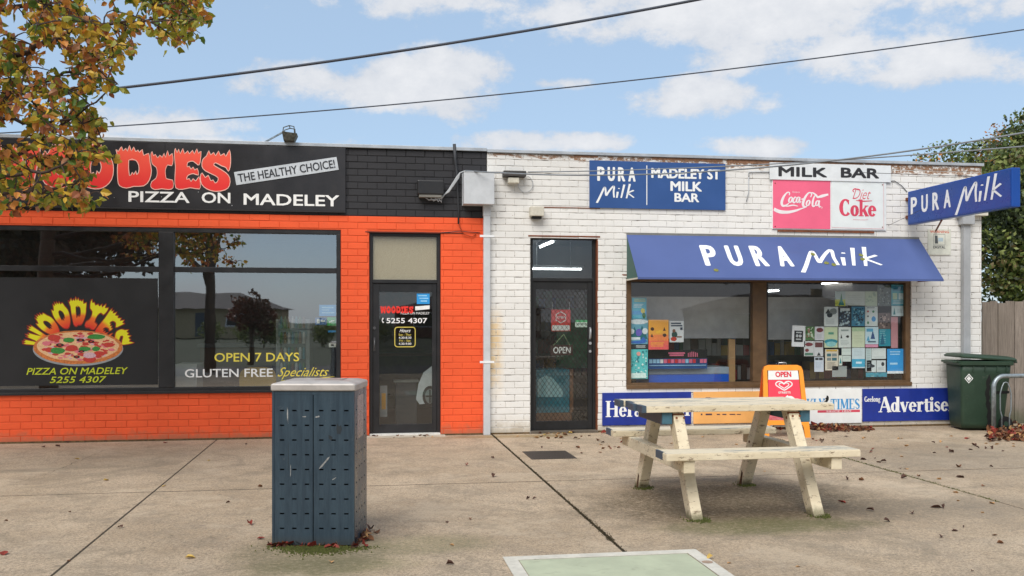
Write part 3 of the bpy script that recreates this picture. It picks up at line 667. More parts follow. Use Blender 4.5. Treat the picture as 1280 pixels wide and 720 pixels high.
# black film behind the left lower pane, with the pizza artwork
m_film = M('matt black sign film', (30,30,32), .55, var=.1, scale=3)
fx0, fx1, fz0, fz1 = mx2+.0, P(196,400).x, P(100,482).z, P(100,347).z
fo = MB().box(fx0, fx1, .0545, .0575, fz0, fz1).build('window_sign_board', m_film); tag(fo, 'black sign panel with pizza picture and arched flaming name inside the window', 'sign')
LX = lambda u: P(u, 430, .09).x; LZ = lambda v: P(99, v, .09).z
cxp, czp = LX(99), LZ(434)
def grad_mat(name, c_in, c_mid, c_out, centre, r0, r1, spec=.5):
    t = NT(name); d = t.dist((centre[0], 0, centre[1]), (1, 0, 1)); r = t.n.new('ShaderNodeValToRGB')
    t.l.new(t.mr(d, r0, r1, sm=False), r.inputs[0]); e = r.color_ramp.elements; e[0].color = (*lin(c_in), 1); e[1].color = (*lin(c_out), 1)
    e[0].position = .05; e[1].position = .56; q = e.new(.42); q.color = (*lin(c_mid), 1); t.col(r.outputs[0]); t.rough(.5); return t.m
ac = (cxp, LZ(440)); r_in, r_out = LX(99+34)-cxp, LX(99+70)-cxp
m_arcfl = grad_mat('arched flame print', (228,52,40), (240,120,40), (232,226,30), ac, r_in, r_out*.97)
mb = MB(); mbo = MB()
word = 'WOODIES'; a0, a1 = 172, 8
for i, ch in enumerate(word):
    am = a0 + (a1-a0)*(i+.5)/7; hw = (a0-a1)/14*.93
    ou, ho = FL[ch]
    def tf(p, am=am, hw=hw):
        a = math.radians(am - (p[0]-.5)*2*hw); rr = r_in + (r_out-r_in)*(p[1]*.93); e_ = 1.0
        return (ac[0]+rr*math.cos(a)*1.0, ac[1]+rr*math.sin(a)*1.02)
    mb.poly(ou, ho, .0540, .0532, tf); mbo.ribbon(ou, .045, .0529, tf, smooth=2, closed=True)
    for h in ho: mbo.ribbon(h, .03, .0529, tf, smooth=2, closed=True)
mb.build('flaming_lettering', m_arcfl, fo, org=fo.location); mbo.build('lettering_outline', M('dark red outline print', (150,40,24), .5), fo, org=fo.location)
# the pizza
def ell(cx, cz, rx, rz, n=40, j=0.): return [(cx+rx*math.cos(2*PI*k/n)*(1+random.uniform(-j,j)), cz+rz*math.sin(2*PI*k/n)*(1+random.uniform(-j,j))) for k in range(n)]
prx, prz = LX(99+56)-cxp, LZ(434-21)-czp
m_tray = M('tray print', (150,156,160), .4); m_crust = M('crust print', (206,120,60), .6, var=.3, scale=40); m_chs = M('cheese print', (232,188,140), .6, var=.16, scale=60)
m_pep = M('pepperoni print', (196,62,52), .6, var=.2, scale=60); m_ham = M('ham print', (222,120,130), .6, var=.15, scale=50); m_olv = M('olive print', (30,26,24), .5); m_bas = M('basil print', (60,140,60), .6, var=.3, scale=60); m_mush = M('mushroom print', (214,176,184), .6, var=.2, scale=60)
mb = MB(); mats = [m_tray, m_crust, m_chs, m_pep, m_ham, m_olv, m_bas, m_mush]
mb.poly(ell(cxp, czp-.02, prx*1.0, prz*1.02), (), .0540, .0534, mi=0); mb.poly(ell(cxp, czp, prx*.985, prz, j=.012), (), .0534, .0528, mi=1); mb.poly(ell(cxp, czp+.012, prx*.90, prz*.86, j=.02), (), .0528, .0522, mi=2)
yy = .0521
for k in range(150):
    a = random.uniform(0, 2*PI); rr = math.sqrt(random.random())*.80; mi = random.choice([3,3,3,4,4,2,7]); s_ = random.uniform(.03, .075)*prx*2.2/2
    yy -= .000008; mb.poly(ell(cxp+prx*rr*math.cos(a), czp+.012+prz*rr*math.sin(a), s_, s_*.42, 9, .18), (), yy, yy-.00001, mi=mi)
for (du, dv, su, sv, mi) in ((-8,1,8,4,3),(38,-3,7,3,3),(-30,-12,8,4,3),(14,15,8,4,3),(-36,3,6,3,3),(26,8,8,3,3),(-12,-9,7,3,6),(22,-13,11,3.2,6),(-26,4,9,4,6),(8,2,8,3,6),(22,2,5,3,6),(3,-9,5,2,5),(16,-7,4,1.8,5),(-23,-3,5,2.2,5),(4,5,4,1.6,5),(-2,12,4,1.8,5),(14,10,8,4,7),(-40,-5,5,3,4)):
    yy -= .00004; mb.poly(ell(cxp+(LX(99+du)-cxp), LZ(434+dv), LX(99+su)-cxp, LZ(434-sv)-czp, 14, .1), (), yy, yy-.00005, mi=mi)
    if mi == 5: yy -= .00004; mb.poly(ell(cxp+(LX(99+du)-cxp), LZ(434+dv), (LX(99+su)-cxp)*.45, (LZ(434-sv)-czp)*.4, 8), (), yy, yy-.00005, mi=3)
mb.build('pizza_picture', mats, fo, org=fo.location)
m_lime = M('lime yellow lettering', (196,206,40), .5, var=.05)
mb = MB(); ptext(mb, 'PIZZA ON MADELEY', 33, 459.5, 160, 468, .0540, bold=.02, shear=.25); ptext(mb, '5255 4307', 62, 470.5, 133, 478.5, .0540, bold=.02, shear=.25); mb.build('lettering', m_lime, fo, org=fo.location)
# lettering and stickers on the right pane (on the glass)
yg = .0575
mb = MB(); ptext(mb, 'OPEN 7 DAYS', 268, 441, 374, 452, yg, bold=.018)
o = mb.build('window_lettering', M('pale yellow lettering', (232,214,84), .5, var=.05)); tag(o, 'pale yellow OPEN 7 DAYS lettering on the pizza shop window', 'lettering')
mb = MB(); ptext(mb, 'GLUTEN FREE', 231, 461, 341, 471.5, yg, bold=.02)
o = mb.build('window_lettering', m_letterwhite); tag(o, 'white GLUTEN FREE lettering low on the pizza shop window', 'lettering')
mb = MB(); ptext(mb, 'Specialists', 347, 459, 411, 474, yg, bold=.0, shear=.55)
xa, za = P(346,468,yg).x, P(380,472,yg).z
mb.ribbon([(xa+.05, za-.035), (xa+.35, za-.03), (xa+.58, za-.005), (xa+.72, za+.01)], [.004,.01,.012,.004], yg)
o = mb.build('window_lettering', MATS['pale yellow lettering']); tag(o, 'yellow handwritten style Specialists lettering beside the bin lid', 'lettering')
def sticker(name, u0, v0, u1, v1, y, m, label, lines=(), lm=None, cat='sticker', group=None, th=.001):
    a, b, c, d = R(u0, v0, u1, v1, y)
    o = MB().box(a, b, y-th, y, c, d).build(name, m); tag(o, label, cat, group)
    if lines:
        mb = MB()
        for L in lines:
            s, fu0, fv0, fu1, fv1 = L[:5]; k = L[5] if len(L) > 5 else {}
            add_text(mb, s, a+(b-a)*fu0, a+(b-a)*fu1, c+(d-c)*(1-fv1), c+(d-c)*(1-fv0), y-th-.0008, **k)
        mb.build('lettering', lm or m_letterwhite, o, org=o.location)
    return o
m_skyblue = M('sky blue vinyl', (40,150,220), .5, var=.06); m_green = M('green vinyl', (40,170,90), .5, var=.06)
m_midblue = M('mid blue vinyl', (30,96,170), .5, var=.06)
def marks(o, rects, ms, y, u0, v0, u1, v1):
    a, b, c, d = R(u0, v0, u1, v1, y); mb = MB()
    for i, (p, q, r, s_, mi) in enumerate(rects):
        yy = y-.0018-.00015*i
        mb.quad((a+(b-a)*p, yy, c+(d-c)*(1-s_)), (a+(b-a)*r, yy, c+(d-c)*(1-s_)), (a+(b-a)*r, yy, c+(d-c)*(1-q)), (a+(b-a)*p, yy, c+(d-c)*(1-q)), mi)
    return mb.build('print', ms, o, org=o.location)
y_in = .074
o = sticker('window_sticker', 399, 381, 420, 395, y_in, m_skyblue, 'sky blue rectangular sticker with pale writing on the pizza shop window'); marks(o, [(.15,.2,.85,.3,0),(.15,.42,.6,.5,0),(.15,.66,.9,.76,0)], [M('pale blue print', (150,205,240), .5)], y_in, 399,381,420,395)
o = sticker('window_sticker', 394, 397, 408, 406, y_in, m_midblue, 'blue sticker left of the small green sticker'); marks(o, [(.15,.2,.4,.8,0),(.5,.35,.85,.6,0)], [m_paperwhite], y_in, 394,397,408,406)
o = sticker('window_sticker', 409, 396.5, 420, 407, y_in, m_green, 'small green sticker with a white tick shape on the window'); marks(o, [(.2,.5,.5,.64,0),(.4,.36,.8,.5,0)], [m_paperwhite], y_in, 409,396.5,420,407)
o = sticker('window_sticker', 411, 429, 420, 434, y_in, m_paperwhite, 'small white card low at the window edge'); marks(o, [(.3,.2,.7,.7,0)], [m_dark], y_in, 411,429,420,434)
o = sticker('window_sticker', 410, 413, 420, 415.5, y_in, m_skyblue, 'thin blue strip sticker under the green sticker')
# ---- a glazed door
def door(par, op, rec, fw, gl, leaf, glassrect, tr_v, um, m_f=m_blackmetal):
    """op opening, leaf px rect, glassrect px rect"""
    x0, x1, z0, z1 = op
    zt = P(um, tr_v, rec).z
    mb = MB(); mb.box(x0+.003, x0+fw, rec, rec+.1, .0, z1-.003); mb.box(x1-fw, x1-.003, rec, rec+.1, .0, z1-.003); mb.box(x0+fw+.0005, x1-fw-.0005, rec, rec+.1, z1-fw, z1-.003); mb.box(x0+fw+.0005, x1-fw-.0005, rec-.004, rec+.1, zt-.02, zt+.025)
    dr = mb.build('door_frame', m_f, par, bevel=.004)
    lx0, lx1, lz0, lz1 = x0+fw+.004, x1-fw-.004, .035, zt-.025
    gx0, gx1, gz0, gz1 = R(*glassrect, rec+.03)
    mb = MB(); y0, y1 = rec+.012, rec+.052
    mb.box(lx0, gx0, y0, y1, lz0, lz1); mb.box(gx1, lx1, y0, y1, lz0, lz1); mb.box(gx0+.0005, gx1-.0005, y0+.002, y1, lz0, gz0); mb.box(gx0+.0005, gx1-.0005, y0+.002, y1, gz1, lz1)
    lf = mb.build('door', m_f, par, bevel=.003)
    MB().box(gx0, gx1, rec+.03, rec+.036, gz0, gz1).build('pane', gl, lf)
    return dr, lf, (gx0, gx1, gz0, gz1), zt
REC1 = .05
dr1, leaf1, gr1, zt1 = door(shop1, d1, REC1, .045, glass('door glass', .10, (.86,.88,.86), .02), None, (474, 365, 540, 530), 352, 506)
x0, x1, z0, z1 = d1
t = NT('woven beige blind'); bc = t.mix(t.mr(t.noise(60, 3, .6, sc=(1,1,3)), .3, .7), lin((196,184,160)), lin((164,150,126))); t.col(bc); t.rough(.9); m_blind = t.m
MB().box(x0+.05, x1-.05, REC1+.035, REC1+.04, zt1+.026, z1-.045).build('transom_blind', m_blind, dr1)
MB().box(x0+.048, x1-.048, REC1+.02, REC1+.024, zt1+.026, z1-.045).build('pane', glass('clear glass', .05, (.93,.94,.93)), dr1)
MB().box(x0+.006, x1-.006, -.02, REC1+.1, .0, .032).build('threshold', M('worn white threshold', (215,214,208), .6, var=.1, dirt=.4), shop1, bevel=.004)
MB().box(x0-.03, x1+.05, -.14, .0, -.01, .012).build('door_step', M('pale cement step', (186,176,160), .9, var=.15, bump=.4, dirt=.3), shop1, bevel=.004)
def handle(leaf, u, v0, v1, vk, y, m=m_alu):
    p, q = P(u, v0, y), P(u, v1, y); mb = MB(); mb.box(p.x-.012, p.x+.012, y-.006, y, q.z, p.z); mb.build('lock_plate', m, leaf, bevel=.002)
    mb = MB(); mb.tube([(p.x, y-.006, (p.z+q.z)/2+.06), (p.x, y-.045, (p.z+q.z)/2+.06), (p.x, y-.05, (p.z+q.z)/2-.06), (p.x, y-.006, (p.z+q.z)/2-.07)], .007, 6); mb.build('handle', m, leaf, smooth=True)
    k = P(u, vk, y); mb = MB(); mb.tube([(k.x, y, k.z), (k.x, y-.015, k.z)], .02, 12); mb.build('lock', m, leaf)
handle(leaf1, 468, 422, 439, 410, REC1+.012, M('dull black steel', (96,96,98), .4, .6))
yd = REC1+.0285
# writing on the orange shop's door
o = sticker('door_sticker', 521, 367, 537, 380, yd, m_skyblue, 'sky blue sticker in the top corner of the pizza shop door glass'); marks(o, [(.1,.15,.8,.25,0),(.2,.4,.9,.5,0),(.3,.65,.8,.78,0)], [MATS['pale blue print']], yd, 521,367,537,380)
m_redfl = M('red flame lettering', (236,52,40), .5, var=.08, scale=10)
mb = MB(); a, b, c, d = R(475.5, 382, 517, 391.5, yd)
for i, ch in enumerate('WOODIES'):
    ou, ho = FL[ch]; w_ = (b-a)/7; k = 1.25 if ch == 'W' else (.6 if ch == 'I' else 1.0)
    xx = a + w_*(sum(1.25 if q_ == 'W' else (.6 if q_ == 'I' else 1.03) for q_ in 'WOODIES'[:i]))
    mb.poly(ou, ho, yd, yd-.0008, lambda p, xx=xx, k=k: (xx+p[0]*w_*k*.95, c+p[1]*(d-c)*.9))
mb.ribbon([(a+.4, c+.03), (a+.48,c+.05)], .001, yd)
o = mb.build('door_lettering', m_redfl); tag(o, 'small red flaming shop name across the pizza shop door', 'lettering')
mb = MB(); a, b, c, d = R(519, 383, 537, 388, yd); mb.quad((a,yd,c),(b,yd,c+.018),(b,yd,d+.014),(a,yd,d)); ptext(mb, 'PIZZA ON MADELEY', 501, 390, 537, 393, yd, bold=.0)
o = mb.build('door_lettering', m_letterwhite); tag(o, 'tiny white street name line and banner on the pizza shop door', 'lettering')
mb = MB(); ptext(mb, '5255 4307', 483, 397.5, 534, 404, yd, bold=.03); a = P(479,400.5,yd); mb.ribbon([(a.x,a.z+.03),(a.x-.014,a.z),(a.x+.004,a.z-.03)], [.02,.008,.02], yd)
o = mb.build('door_lettering', m_letterwhite); tag(o, 'white telephone number on the pizza shop door', 'lettering')
a, b, c, d = R(493.5, 409, 519, 433.5, yd)
mb = MB(); mb.ribbon([(p[0], p[1]) for p in rrect(a, b, c, d, .035, 4)], .011, yd, smooth=1, closed=True)
add_text(mb, 'Sun - Thur', a+.05, b-.05, c+(d-c)*.56, c+(d-c)*.68, yd, bold=.02); add_text(mb, 'Fri - Sat', a+.06, b-.06, c+(d-c)*.26, c+(d-c)*.37, yd, bold=.02)
o = mb.build('opening_hours_sticker', M('gold lettering', (214,196,90), .5)); tag(o, 'opening hours in a gold rounded frame on the pizza shop door', 'sticker')
mb = MB(); add_text(mb, 'Hours', a+.06, b-.06, c+(d-c)*.74, c+(d-c)*.92, yd, bold=.01, shear=.5); add_text(mb, '4.30-8.30', a+.05, b-.05, c+(d-c)*.41, c+(d-c)*.52, yd, bold=.02); add_text(mb, '4.30-9.00', a+.05, b-.05, c+(d-c)*.1, c+(d-c)*.21, yd, bold=.02); mb.build('lettering', m_letterwhite, o, org=o.location)

# ---- milk bar door with security mesh
REC2 = .07
dr2, leaf2, gr2, zt2 = door(shop2, d2, REC2, .045, m_gl3, None, (669.5, 362, 734.5, 526), 350, 704, M('black door paint', (24,24,25), .5, var=.3, bump=.1, dirt=.2))
x0, x1, z0, z1 = d2
MB().box(x0+.048, x1-.048, REC2+.02, REC2+.024, zt2+.026, z1-.045).build('pane', m_gl3, dr2)
MB().box(x0-.03, x1+.04, -.005, .06, z1-.014, z1+.006).build('lintel', m_rust, shop2, bevel=.002)
MB().box(w2[0]-.06, w2[1]+.06, .0, .06, w2[3]-.001, w2[3]+.02).build('lintel', m_rust, shop2)
MB().box(d1[0]-.05, d1[1]+.3, -.003, .06, d1[3]-.001, d1[3]+.012).build('lintel', M('dark painted lintel', (90,36,24), .7, var=.3), shop1)
MB().box(x1-.004, x1+.012, .0, REC2, .02, z1-.01).build('rusty_reveal', m_rust, shop2)
MB().box(x0, x1, -.03, REC2+.1, .0, .03).build('threshold', M('dark worn threshold', (92,84,74), .8, var=.3), shop2, bevel=.004)
m_mesh = M('security mesh wire', (70,66,60), .45, .7, var=.2)
a, b, c, d = gr2; mb = MB(); yw = REC2+.020; sp = .060; hw = .0030
def clipline(x_, z_, dx, dz):
    t0, t1 = -9, 9
    for (p, dd, lo, hi) in ((x_, dx, a, b), (z_, dz, c, d)):
        u_, v_ = (lo-p)/dd, (hi-p)/dd
        if u_ > v_: u_, v_ = v_, u_
        t0 = max(t0, u_); t1 = min(t1, v_)
    return (t0, t1) if t1 > t0 else None
for sgn in (1, -1):
    k = -60
    while k < 120:
        xs0 = a + k*sp; r_ = clipline(xs0, c, .72*sgn, 1.0)
        if r_:
            t0, t1 = r_; p = (xs0+.72*sgn*t0, c+t0); q = (xs0+.72*sgn*t1, c+t1)
            mb.tube([(p[0], yw+sgn*.0022, p[1]), (q[0], yw+sgn*.0022, q[1])], hw, 4)
        k += 1
tag(mb.build('security_mesh', m_mesh, leaf2), kind='stuff')
handle(leaf2, 737.5, 409, 424, 429, REC2+.012); k = P(737.5, 441, REC2+.01); MB().tube([(k.x, REC2+.012, k.z+.02), (k.x, REC2-.002, k.z+.02)], .018, 12).build('lock', m_alu, leaf2)
# hanging open sign, red notice, behind the door glass
ys = REC2+.055
m_redp = M('red notice print', (214,44,36), .5, var=.08); m_brownp = M('dark brown board', (72,36,30), .6)
o = sticker('door_notice', 689, 387, 713, 414, ys, m_redp, 'red square notice hanging inside the milk bar door above the OPEN board', cat='notice')
a, b, c, d = R(689, 387, 713, 414, ys); mb = MB()
mb.quad((a+.01,ys-.004,c+.01),(b-.01,ys-.004,c+.01),(b-.01,ys-.004,c+.08),(a+.01,ys-.004,c+.08), 0)
hx, hz = (a+b)/2, c+(d-c)*.64; mb.ribbon([(hx+.075*math.cos(PI/3*k+.5), hz+.075*math.sin(PI/3*k+.5)) for k in range(6)], .012, ys-.004, smooth=1, closed=True); add_text(mb, 'OPEN', hx-.05, hx+.05, hz-.016, hz+.016, ys-.004, bold=.03)
mb.build('print', m_paperwhite, o, org=o.location)
mb = MB()
for xx in (a+.015, b-.015): mb.tube([(xx, ys-.003, d), (xx, ys-.003, d+.10)], .004, 5)
mb.build('hook', m_alu, o, org=o.location)
o = sticker('open_sign', 688, 431, 716, 444, ys-.01, m_brownp, 'brown OPEN board hanging on strings inside the milk bar door', [('OPEN', .12, .2, .9, .82, dict(bold=.03))], cat='sign', th=.006)
a, b, c, d = R(688, 431, 716, 444, ys-.01); hp = P(704.5, 418, ys-.01); mb = MB()
for xx in (a+.04, b-.04): mb.tube([(xx, ys-.013, d-.01), (hp.x, ys-.013, hp.z)], .005, 5)
mb.build('string', M('pale green string', (150,180,130), .8), o, org=o.location)
o = sticker('door_sticker', 719, 400, 734, 409, ys-.02, M('white green card', (200,220,206), .6), 'small white and green card at the edge of the milk bar door glass'); marks(o, [(0,0,1,.3,0),(.1,.5,.9,.6,1)], [MATS['green vinyl'], m_dark], ys-.02, 719,400,734,409)

# ---- milk bar shop window
x0, x1, z0, z1 = w2
w2o = frame_rect(shop2, 'window', x0+.003, x1-.003, z0+.004, z1-.004, .07, .018, .115, m_brown)
mm0, mm1 = P(941,400,.02).x, P(958,400,.02).x
MB().box(mm0, mm1, .014, .115, z0+.075, z1-.075).build('mullion', m_brown, w2o, bevel=.004)
MB().box(x0-.002, x1+.002, -.022, .05, z0-.004, z0+.05).build('sill', m_brown, w2o, bevel=.006)
for (a, b) in ((x0+.074, mm0-.001), (mm1+.001, x1-.074)): MB().box(a, b, .062, .068, z0+.075, z1-.075).build('pane', m_gl2, w2o)
MB().box(mm1+.001, mm1+.03, .03, .06, z0+.075, z1-.075).build('glazing_bead', m_blackmetal, w2o)

# ---- fluorescent tubes
m_tube = emis('lit tube', (.95, .98, 1), 7.0)
def tube_light(x, y, rz, L, label, z=2.80):
    t_ = thing('ceiling_light', (x, y, z), label, 'ceiling light', rz, group='fluorescent lights in the milk bar')
    MB().box(-L/2-.03, L/2+.03, -.04, .04, .035, .075).build('housing', m_white, t_, local=True)
    mb = MB(); mb.tube([(-L/2, 0, .01), (L/2, 0, .01)], .012, 8); mb.build('tube', m_tube, t_, local=True)
    if z < 2.7:
        for sx in (-.3*L, .3*L): MB().box(sx-.006, sx+.006, -.006, .006, .076, 2.87-z).build('rod', m_alu, t_, local=True)
    return t_
for (u, v, lab, rz) in ((683, 306, 'lit fluorescent tube seen high through the glass over the milk bar door', PI/2), (692, 337, 'lit fluorescent tube seen low through the glass over the milk bar door', .0),
                    (1044, 354, 'lit fluorescent tube above the poster covered window half', PI/2), (958, 365, 'lit fluorescent tube behind the brown window mullion', PI/2)):
    s = (HZ-v)/F; k = (2.81-CZ)/s; pt = PD(u, v, k)
    if pt.y > 4.6: q = P(u, v, 3.9); tube_light(q.x, 3.9, rz, 1.0, lab, q.z)
    else: tube_light(pt.x, pt.y, rz, 1.2, lab)

# ------------------------------------------------------------------ things inside the shops
def inthing(name, parts, loc, label, cat, rz=0):
    t_ = thing(name, loc, label, cat, rz)
    for n_, mb_, m_ in parts: mb_.build(n_, m_, t_, local=True, bevel=.004)
    return t_
p0, p1, pz0, pz1 = R(345, 399, 387, 470, .9)
m_fr = M('drink fridge grey', (150,158,160), .5); m_frh = M('fridge header blue grey', (110,140,150), .5, var=.3, scale=20)
w_ = p1-p0; mb = MB(); mb.box(-w_/2, w_/2, 0, .6, 0, pz1); gm = MB().box(-w_/2+.05, w_/2-.05, -.012, -.002, .5, pz1-.28)
hd = MB().box(-w_/2+.03, w_/2-.03, -.015, -.002, pz1-.24, pz1-.03)
fr = inthing('drinks_fridge', [('cabinet', mb, m_fr), ('door', gm, M('fridge glass', (96,112,112), .15)), ('header', hd, m_frh)], ((p0+p1)/2, .9, 0), 'tall pale drinks fridge just inside the pizza shop window', 'fridge')
mb = MB()
for k in range(5):
    z = .55+k*.21
    for j in range(7):
        xx = -w_/2+.075+j*(w_-.15)/6; mb.tube([(xx,-.03,z),(xx,-.03,z+.12),(xx,-.03,z+.16)], [.02,.02,.008], 6, mi=(j*3+k) % 4)
tag(mb.build('bottles', [M('bottle blue', (60,130,150), .3), M('bottle white', (190,196,196), .3), M('bottle brown', (110,80,50), .3), M('bottle green', (70,120,80), .3)], fr, local=True), kind='stuff')
p0, p1, pz0, pz1 = R(219, 455, 246, 484, .8); w_ = p1-p0
inthing('white_cabinet', [('body', MB().box(-w_/2, w_/2, 0, .5, 0, pz1), m_white), ('door', MB().box(-w_/2+.02, w_/2-.02, -.01, -.002, .1, pz1-.05), m_white)], ((p0+p1)/2, .8, 0), 'low white cabinet inside the pizza shop by the window mullion', 'cabinet')
p0, p1, pz0, pz1 = R(250, 430, 340, 484, 2.6); w_ = p1-p0
cn = inthing('shop_counter', [('front', MB().box(-w_/2, w_/2, 0, .05, 0, pz1-.05), M('brown counter front', (120,84,56), .6)), ('top', MB().box(-w_/2-.04, w_/2+.04, -.05, .6, pz1-.048, pz1), M('grey counter top', (120,120,118), .4)), ('back', MB().box(-w_/2, w_/2, .5, .55, 0, pz1-.05), M('dark back', (50,46,42), .7))], ((p0+p1)/2, 2.6, 0), 'brown shop counter deep inside the pizza shop', 'counter')
# chair with a rounded yellow back
c0 = P(320, 470, .55); ch = thing('yellow_chair', (c0.x, .75, 0), 'yellow chair with rounded back inside the pizza shop window', 'chair')
mb = MB(); lo = []
for y_ in (0, .03):
    lo.append([(.24*math.copysign(abs(math.cos(a))**.6, math.cos(a)), y_, .68+ .19*math.copysign(abs(math.sin(a))**.6, math.sin(a))) for a in [2*PI*k/24 for k in range(24)]])
m_yel = M('yellow plastic', (206,166,62), .5, var=.05); mb.loft(lo); mb.build('backrest', m_yel, ch, local=True)
MB().box(-.21,.21,.04,.44,.43,.46).build('seat', m_yel, ch, local=True, bevel=.01)
for sx in (-.19,.19):
    for sy in (.06,.42): MB().tube([(sx,sy,0),(sx*.95,sy,.43)], .012, 6).build('leg', m_alu, ch, local=True)
# inside the door: rack and standee
p0, p1, pz0, pz1 = R(495, 478, 521, 515, 1.2); w_ = p1-p0
inthing('display_rack', [('panel', MB().box(-w_/2, w_/2, 0, .3, 0, pz1), M('grey slatted panel', (92,94,98), .5)), ('shelf', MB().box(-w_/2-.03, w_/2+.03, -.03, .3, pz1+.001, pz1+.03), M('pale shelf', (170,176,170), .5))], ((p0+p1)/2, 1.2, 0), 'low grey slatted rack seen through the pizza shop door', 'rack')
a = R(520, 455, 541, 510, .5); mb = MB()
cc = [(a[0], a[2]+.12), (a[0]+.03, a[2]+.32), (a[0]+.10, a[2]+.48), (a[1]+.05, a[3]+.02), (a[1]+.05, a[2]+.08), (a[0]+.05, a[2]+.05)]
mb.poly(cc, (), .5, .49); o = mb.build('cardboard_cutout', M('white glossy card', (206,214,222), .4)); tag(o, 'white car shaped cardboard cutout seen through the pizza shop door', 'cutout')
mb = MB(); hxx, hzz = a[1]-.04, a[2]+.16; mb.poly(ell(hxx, hzz, .10, .14, 20), (), .489, .485, mi=0)
mb.poly(ell(hxx, hzz, .065, .10, 20), (), .4845, .482, mi=1); mb.ribbon([(hxx-.06,hzz),(hxx+.06,hzz)], .02, .481, mi=0); mb.ribbon([(hxx,hzz-.09),(hxx,hzz+.09)], .02, .4805, mi=0); mb.build('wheel_print', [m_dark, m_galv], o, org=o.location)
a = R(475, 482, 484, 521, .35); o = MB().box(a[0], a[1], .34, .35, a[2], a[3]).build('promo_card', M('pale grey card', (150,152,156), .6)); tag(o, 'grey card with orange flash low behind the pizza shop door', 'card')
MB().box(a[0]+.02, a[1]-.02, .337, .339, a[2]+.1, a[3]-.1).build('print', M('orange flash', (226,160,40), .6), o, org=o.location)
p0, p1, pz0, pz1 = R(455, 380, 560, 470, 3.4); w_ = p1-p0
inthing('menu_shelf', [('shelf', MB().box(-w_/2, w_/2, 0, .4, .9, .95), M('brown shelf', (110,74,46), .6)), ('panel', MB().box(-w_/2, w_/2, .3, .34, 0, 1.6), M('olive panel', (64,72,34), .6, var=.3)), ('board', MB().box(-w_/2, w_/2, .2, .22, 1.7, 2.3), M('menu board red', (120,44,30), .6, var=.3))], ((p0+p1)/2, 3.4, 0), 'olive panelled shelf unit at the back of the pizza shop', 'shelf')

# milk bar interior
yb = .62
a = R(831, 371, 936, 423, yb); o = MB().box(P(786,400,yb).x, P(936,400,yb).x, yb, yb+.02, a[2], a[3]).build('privacy_screen', M('grey ribbed screen', (205,208,208), .7, var=.1, scale=5)); tag(o, 'grey privacy screen across the left half of the milk bar window', 'screen')
o = MB().box(P(955,400,yb).x, P(1060,400,yb).x, yb, yb+.02, a[2]-.02, a[3]).build('privacy_screen', MATS['grey ribbed screen']); tag(o, 'grey privacy screen behind the posters in the right half of the window', 'screen')
a = R(811, 459, 912, 476, .30); fz = thing('ice_cream_freezer', ((a[0]+a[1])/2, .55, 0), 'blue chest freezer with pale lid behind the milk bar window', 'freezer')
w_ = a[1]-a[0]; m_fzb = M('freezer blue', (20,92,200), .35, var=.04)
MB().box(-w_/2, w_/2, -.25, .35, 0, a[3]-.10).build('body', m_fzb, fz, local=True, bevel=.01)
MB().box(-w_/2, w_/2, -.25, .35, a[3]-.098, a[3]-.0).build('lid', M('pale grey lid', (150,166,178), .4), fz, local=True, bevel=.01)
a = R(810, 437, 884, 461, .22); o = MB().box(a[0], a[1], .22, .225, a[2], a[3]).build('freezer_poster', M('deep blue poster', (24,78,140), .5, var=.15)); tag(o, 'wide dark ice cream banner above the blue freezer', 'banner')
mats = [m_dark, M('pink print', (220,110,140), .6), M('red print', (200,40,50), .6), M('light blue print', (150,200,230), .6), m_paperwhite, M('navy print', (24,40,84), .6)]
rc = [(0,0,1,.46,0)]
for k in range(16): rc.append((.02+k*.061, .50, .02+k*.061+.052, .70, random.choice([1,2,3,4,5,3,1])))
rc += [(.34,.14,.62,.22,1),(.36,.25,.6,.33,1),(.05,.18,.26,.30,0),(.02,.8,.98,.84,3)]
for k in range(6): rc.append((.67+k*.03, .1+.03*abs(k-2.5), .685+k*.03, .38, 1))
marks(o, rc, mats, .215, 810, 437, 884, 461)
a = R(911, 424, 919, 474, .3); o = MB().box(a[0], a[1], .3, .34, .3, a[3]).build('timber_post', M('pale timber', (170,136,92), .7)); tag(o, 'pale timber post standing just behind the milk bar window', 'post')
# shelving with stock
def stock_shelf(x0, x1, y, label, n=4, z0=.25, dz=.36, name='stock_shelf'):
    t_ = thing(name, ((x0+x1)/2, y, 0), label, 'shelf'); w = x1-x0
    for k in range(n): MB().box(-w/2, w/2, -.18, .2, z0+k*dz-.02, z0+k*dz).build('shelf', M('dark shelf', (66,56,46), .6), t_, local=True)
    MB().box(-w/2, w/2, .201, .22, 0, z0+n*dz).build('back_panel', MATS['dark shelf'], t_, local=True)
    mb = MB(); pal = [M('pack red', (150,40,36), .5), M('pack yellow', (170,140,50), .5), M('pack green', (50,96,56), .5), M('pack blue', (40,70,120), .5), M('pack white', (170,168,160), .5), M('pack brown', (92,62,42), .5)]
    for k in range(n):
        x = -w/2+.02
        while x < w/2-.06:
            ww = random.uniform(.05,.12); mb.box(x, x+ww*.9, -.16, .1, z0+k*dz+.001, z0+k*dz+random.uniform(.14,.28), random.randrange(6)); x += ww
    tag(mb.build('packets', pal, t_, local=True), kind='stuff')
stock_shelf(P(786,450,1.3).x, P(935,450,1.3).x, 1.3, 'dark shelves of packets behind the left half of the milk bar window', 3)
stock_shelf(P(955,450,1.3).x, P(1130,450,1.3).x, 1.3, 'dark shelves of packets behind the right half of the milk bar window', 3)
stock_shelf(P(664,450,2.6).x, P(770,450,2.6).x, 2.6, 'tall shelves of packets facing the milk bar door', 5)
a = R(670, 462, 712, 505, .5); ic = thing('ice_chest', ((a[0]+a[1])/2, .5, 0), 'teal fronted ice chest with a pale van picture behind the milk bar door', 'chest')
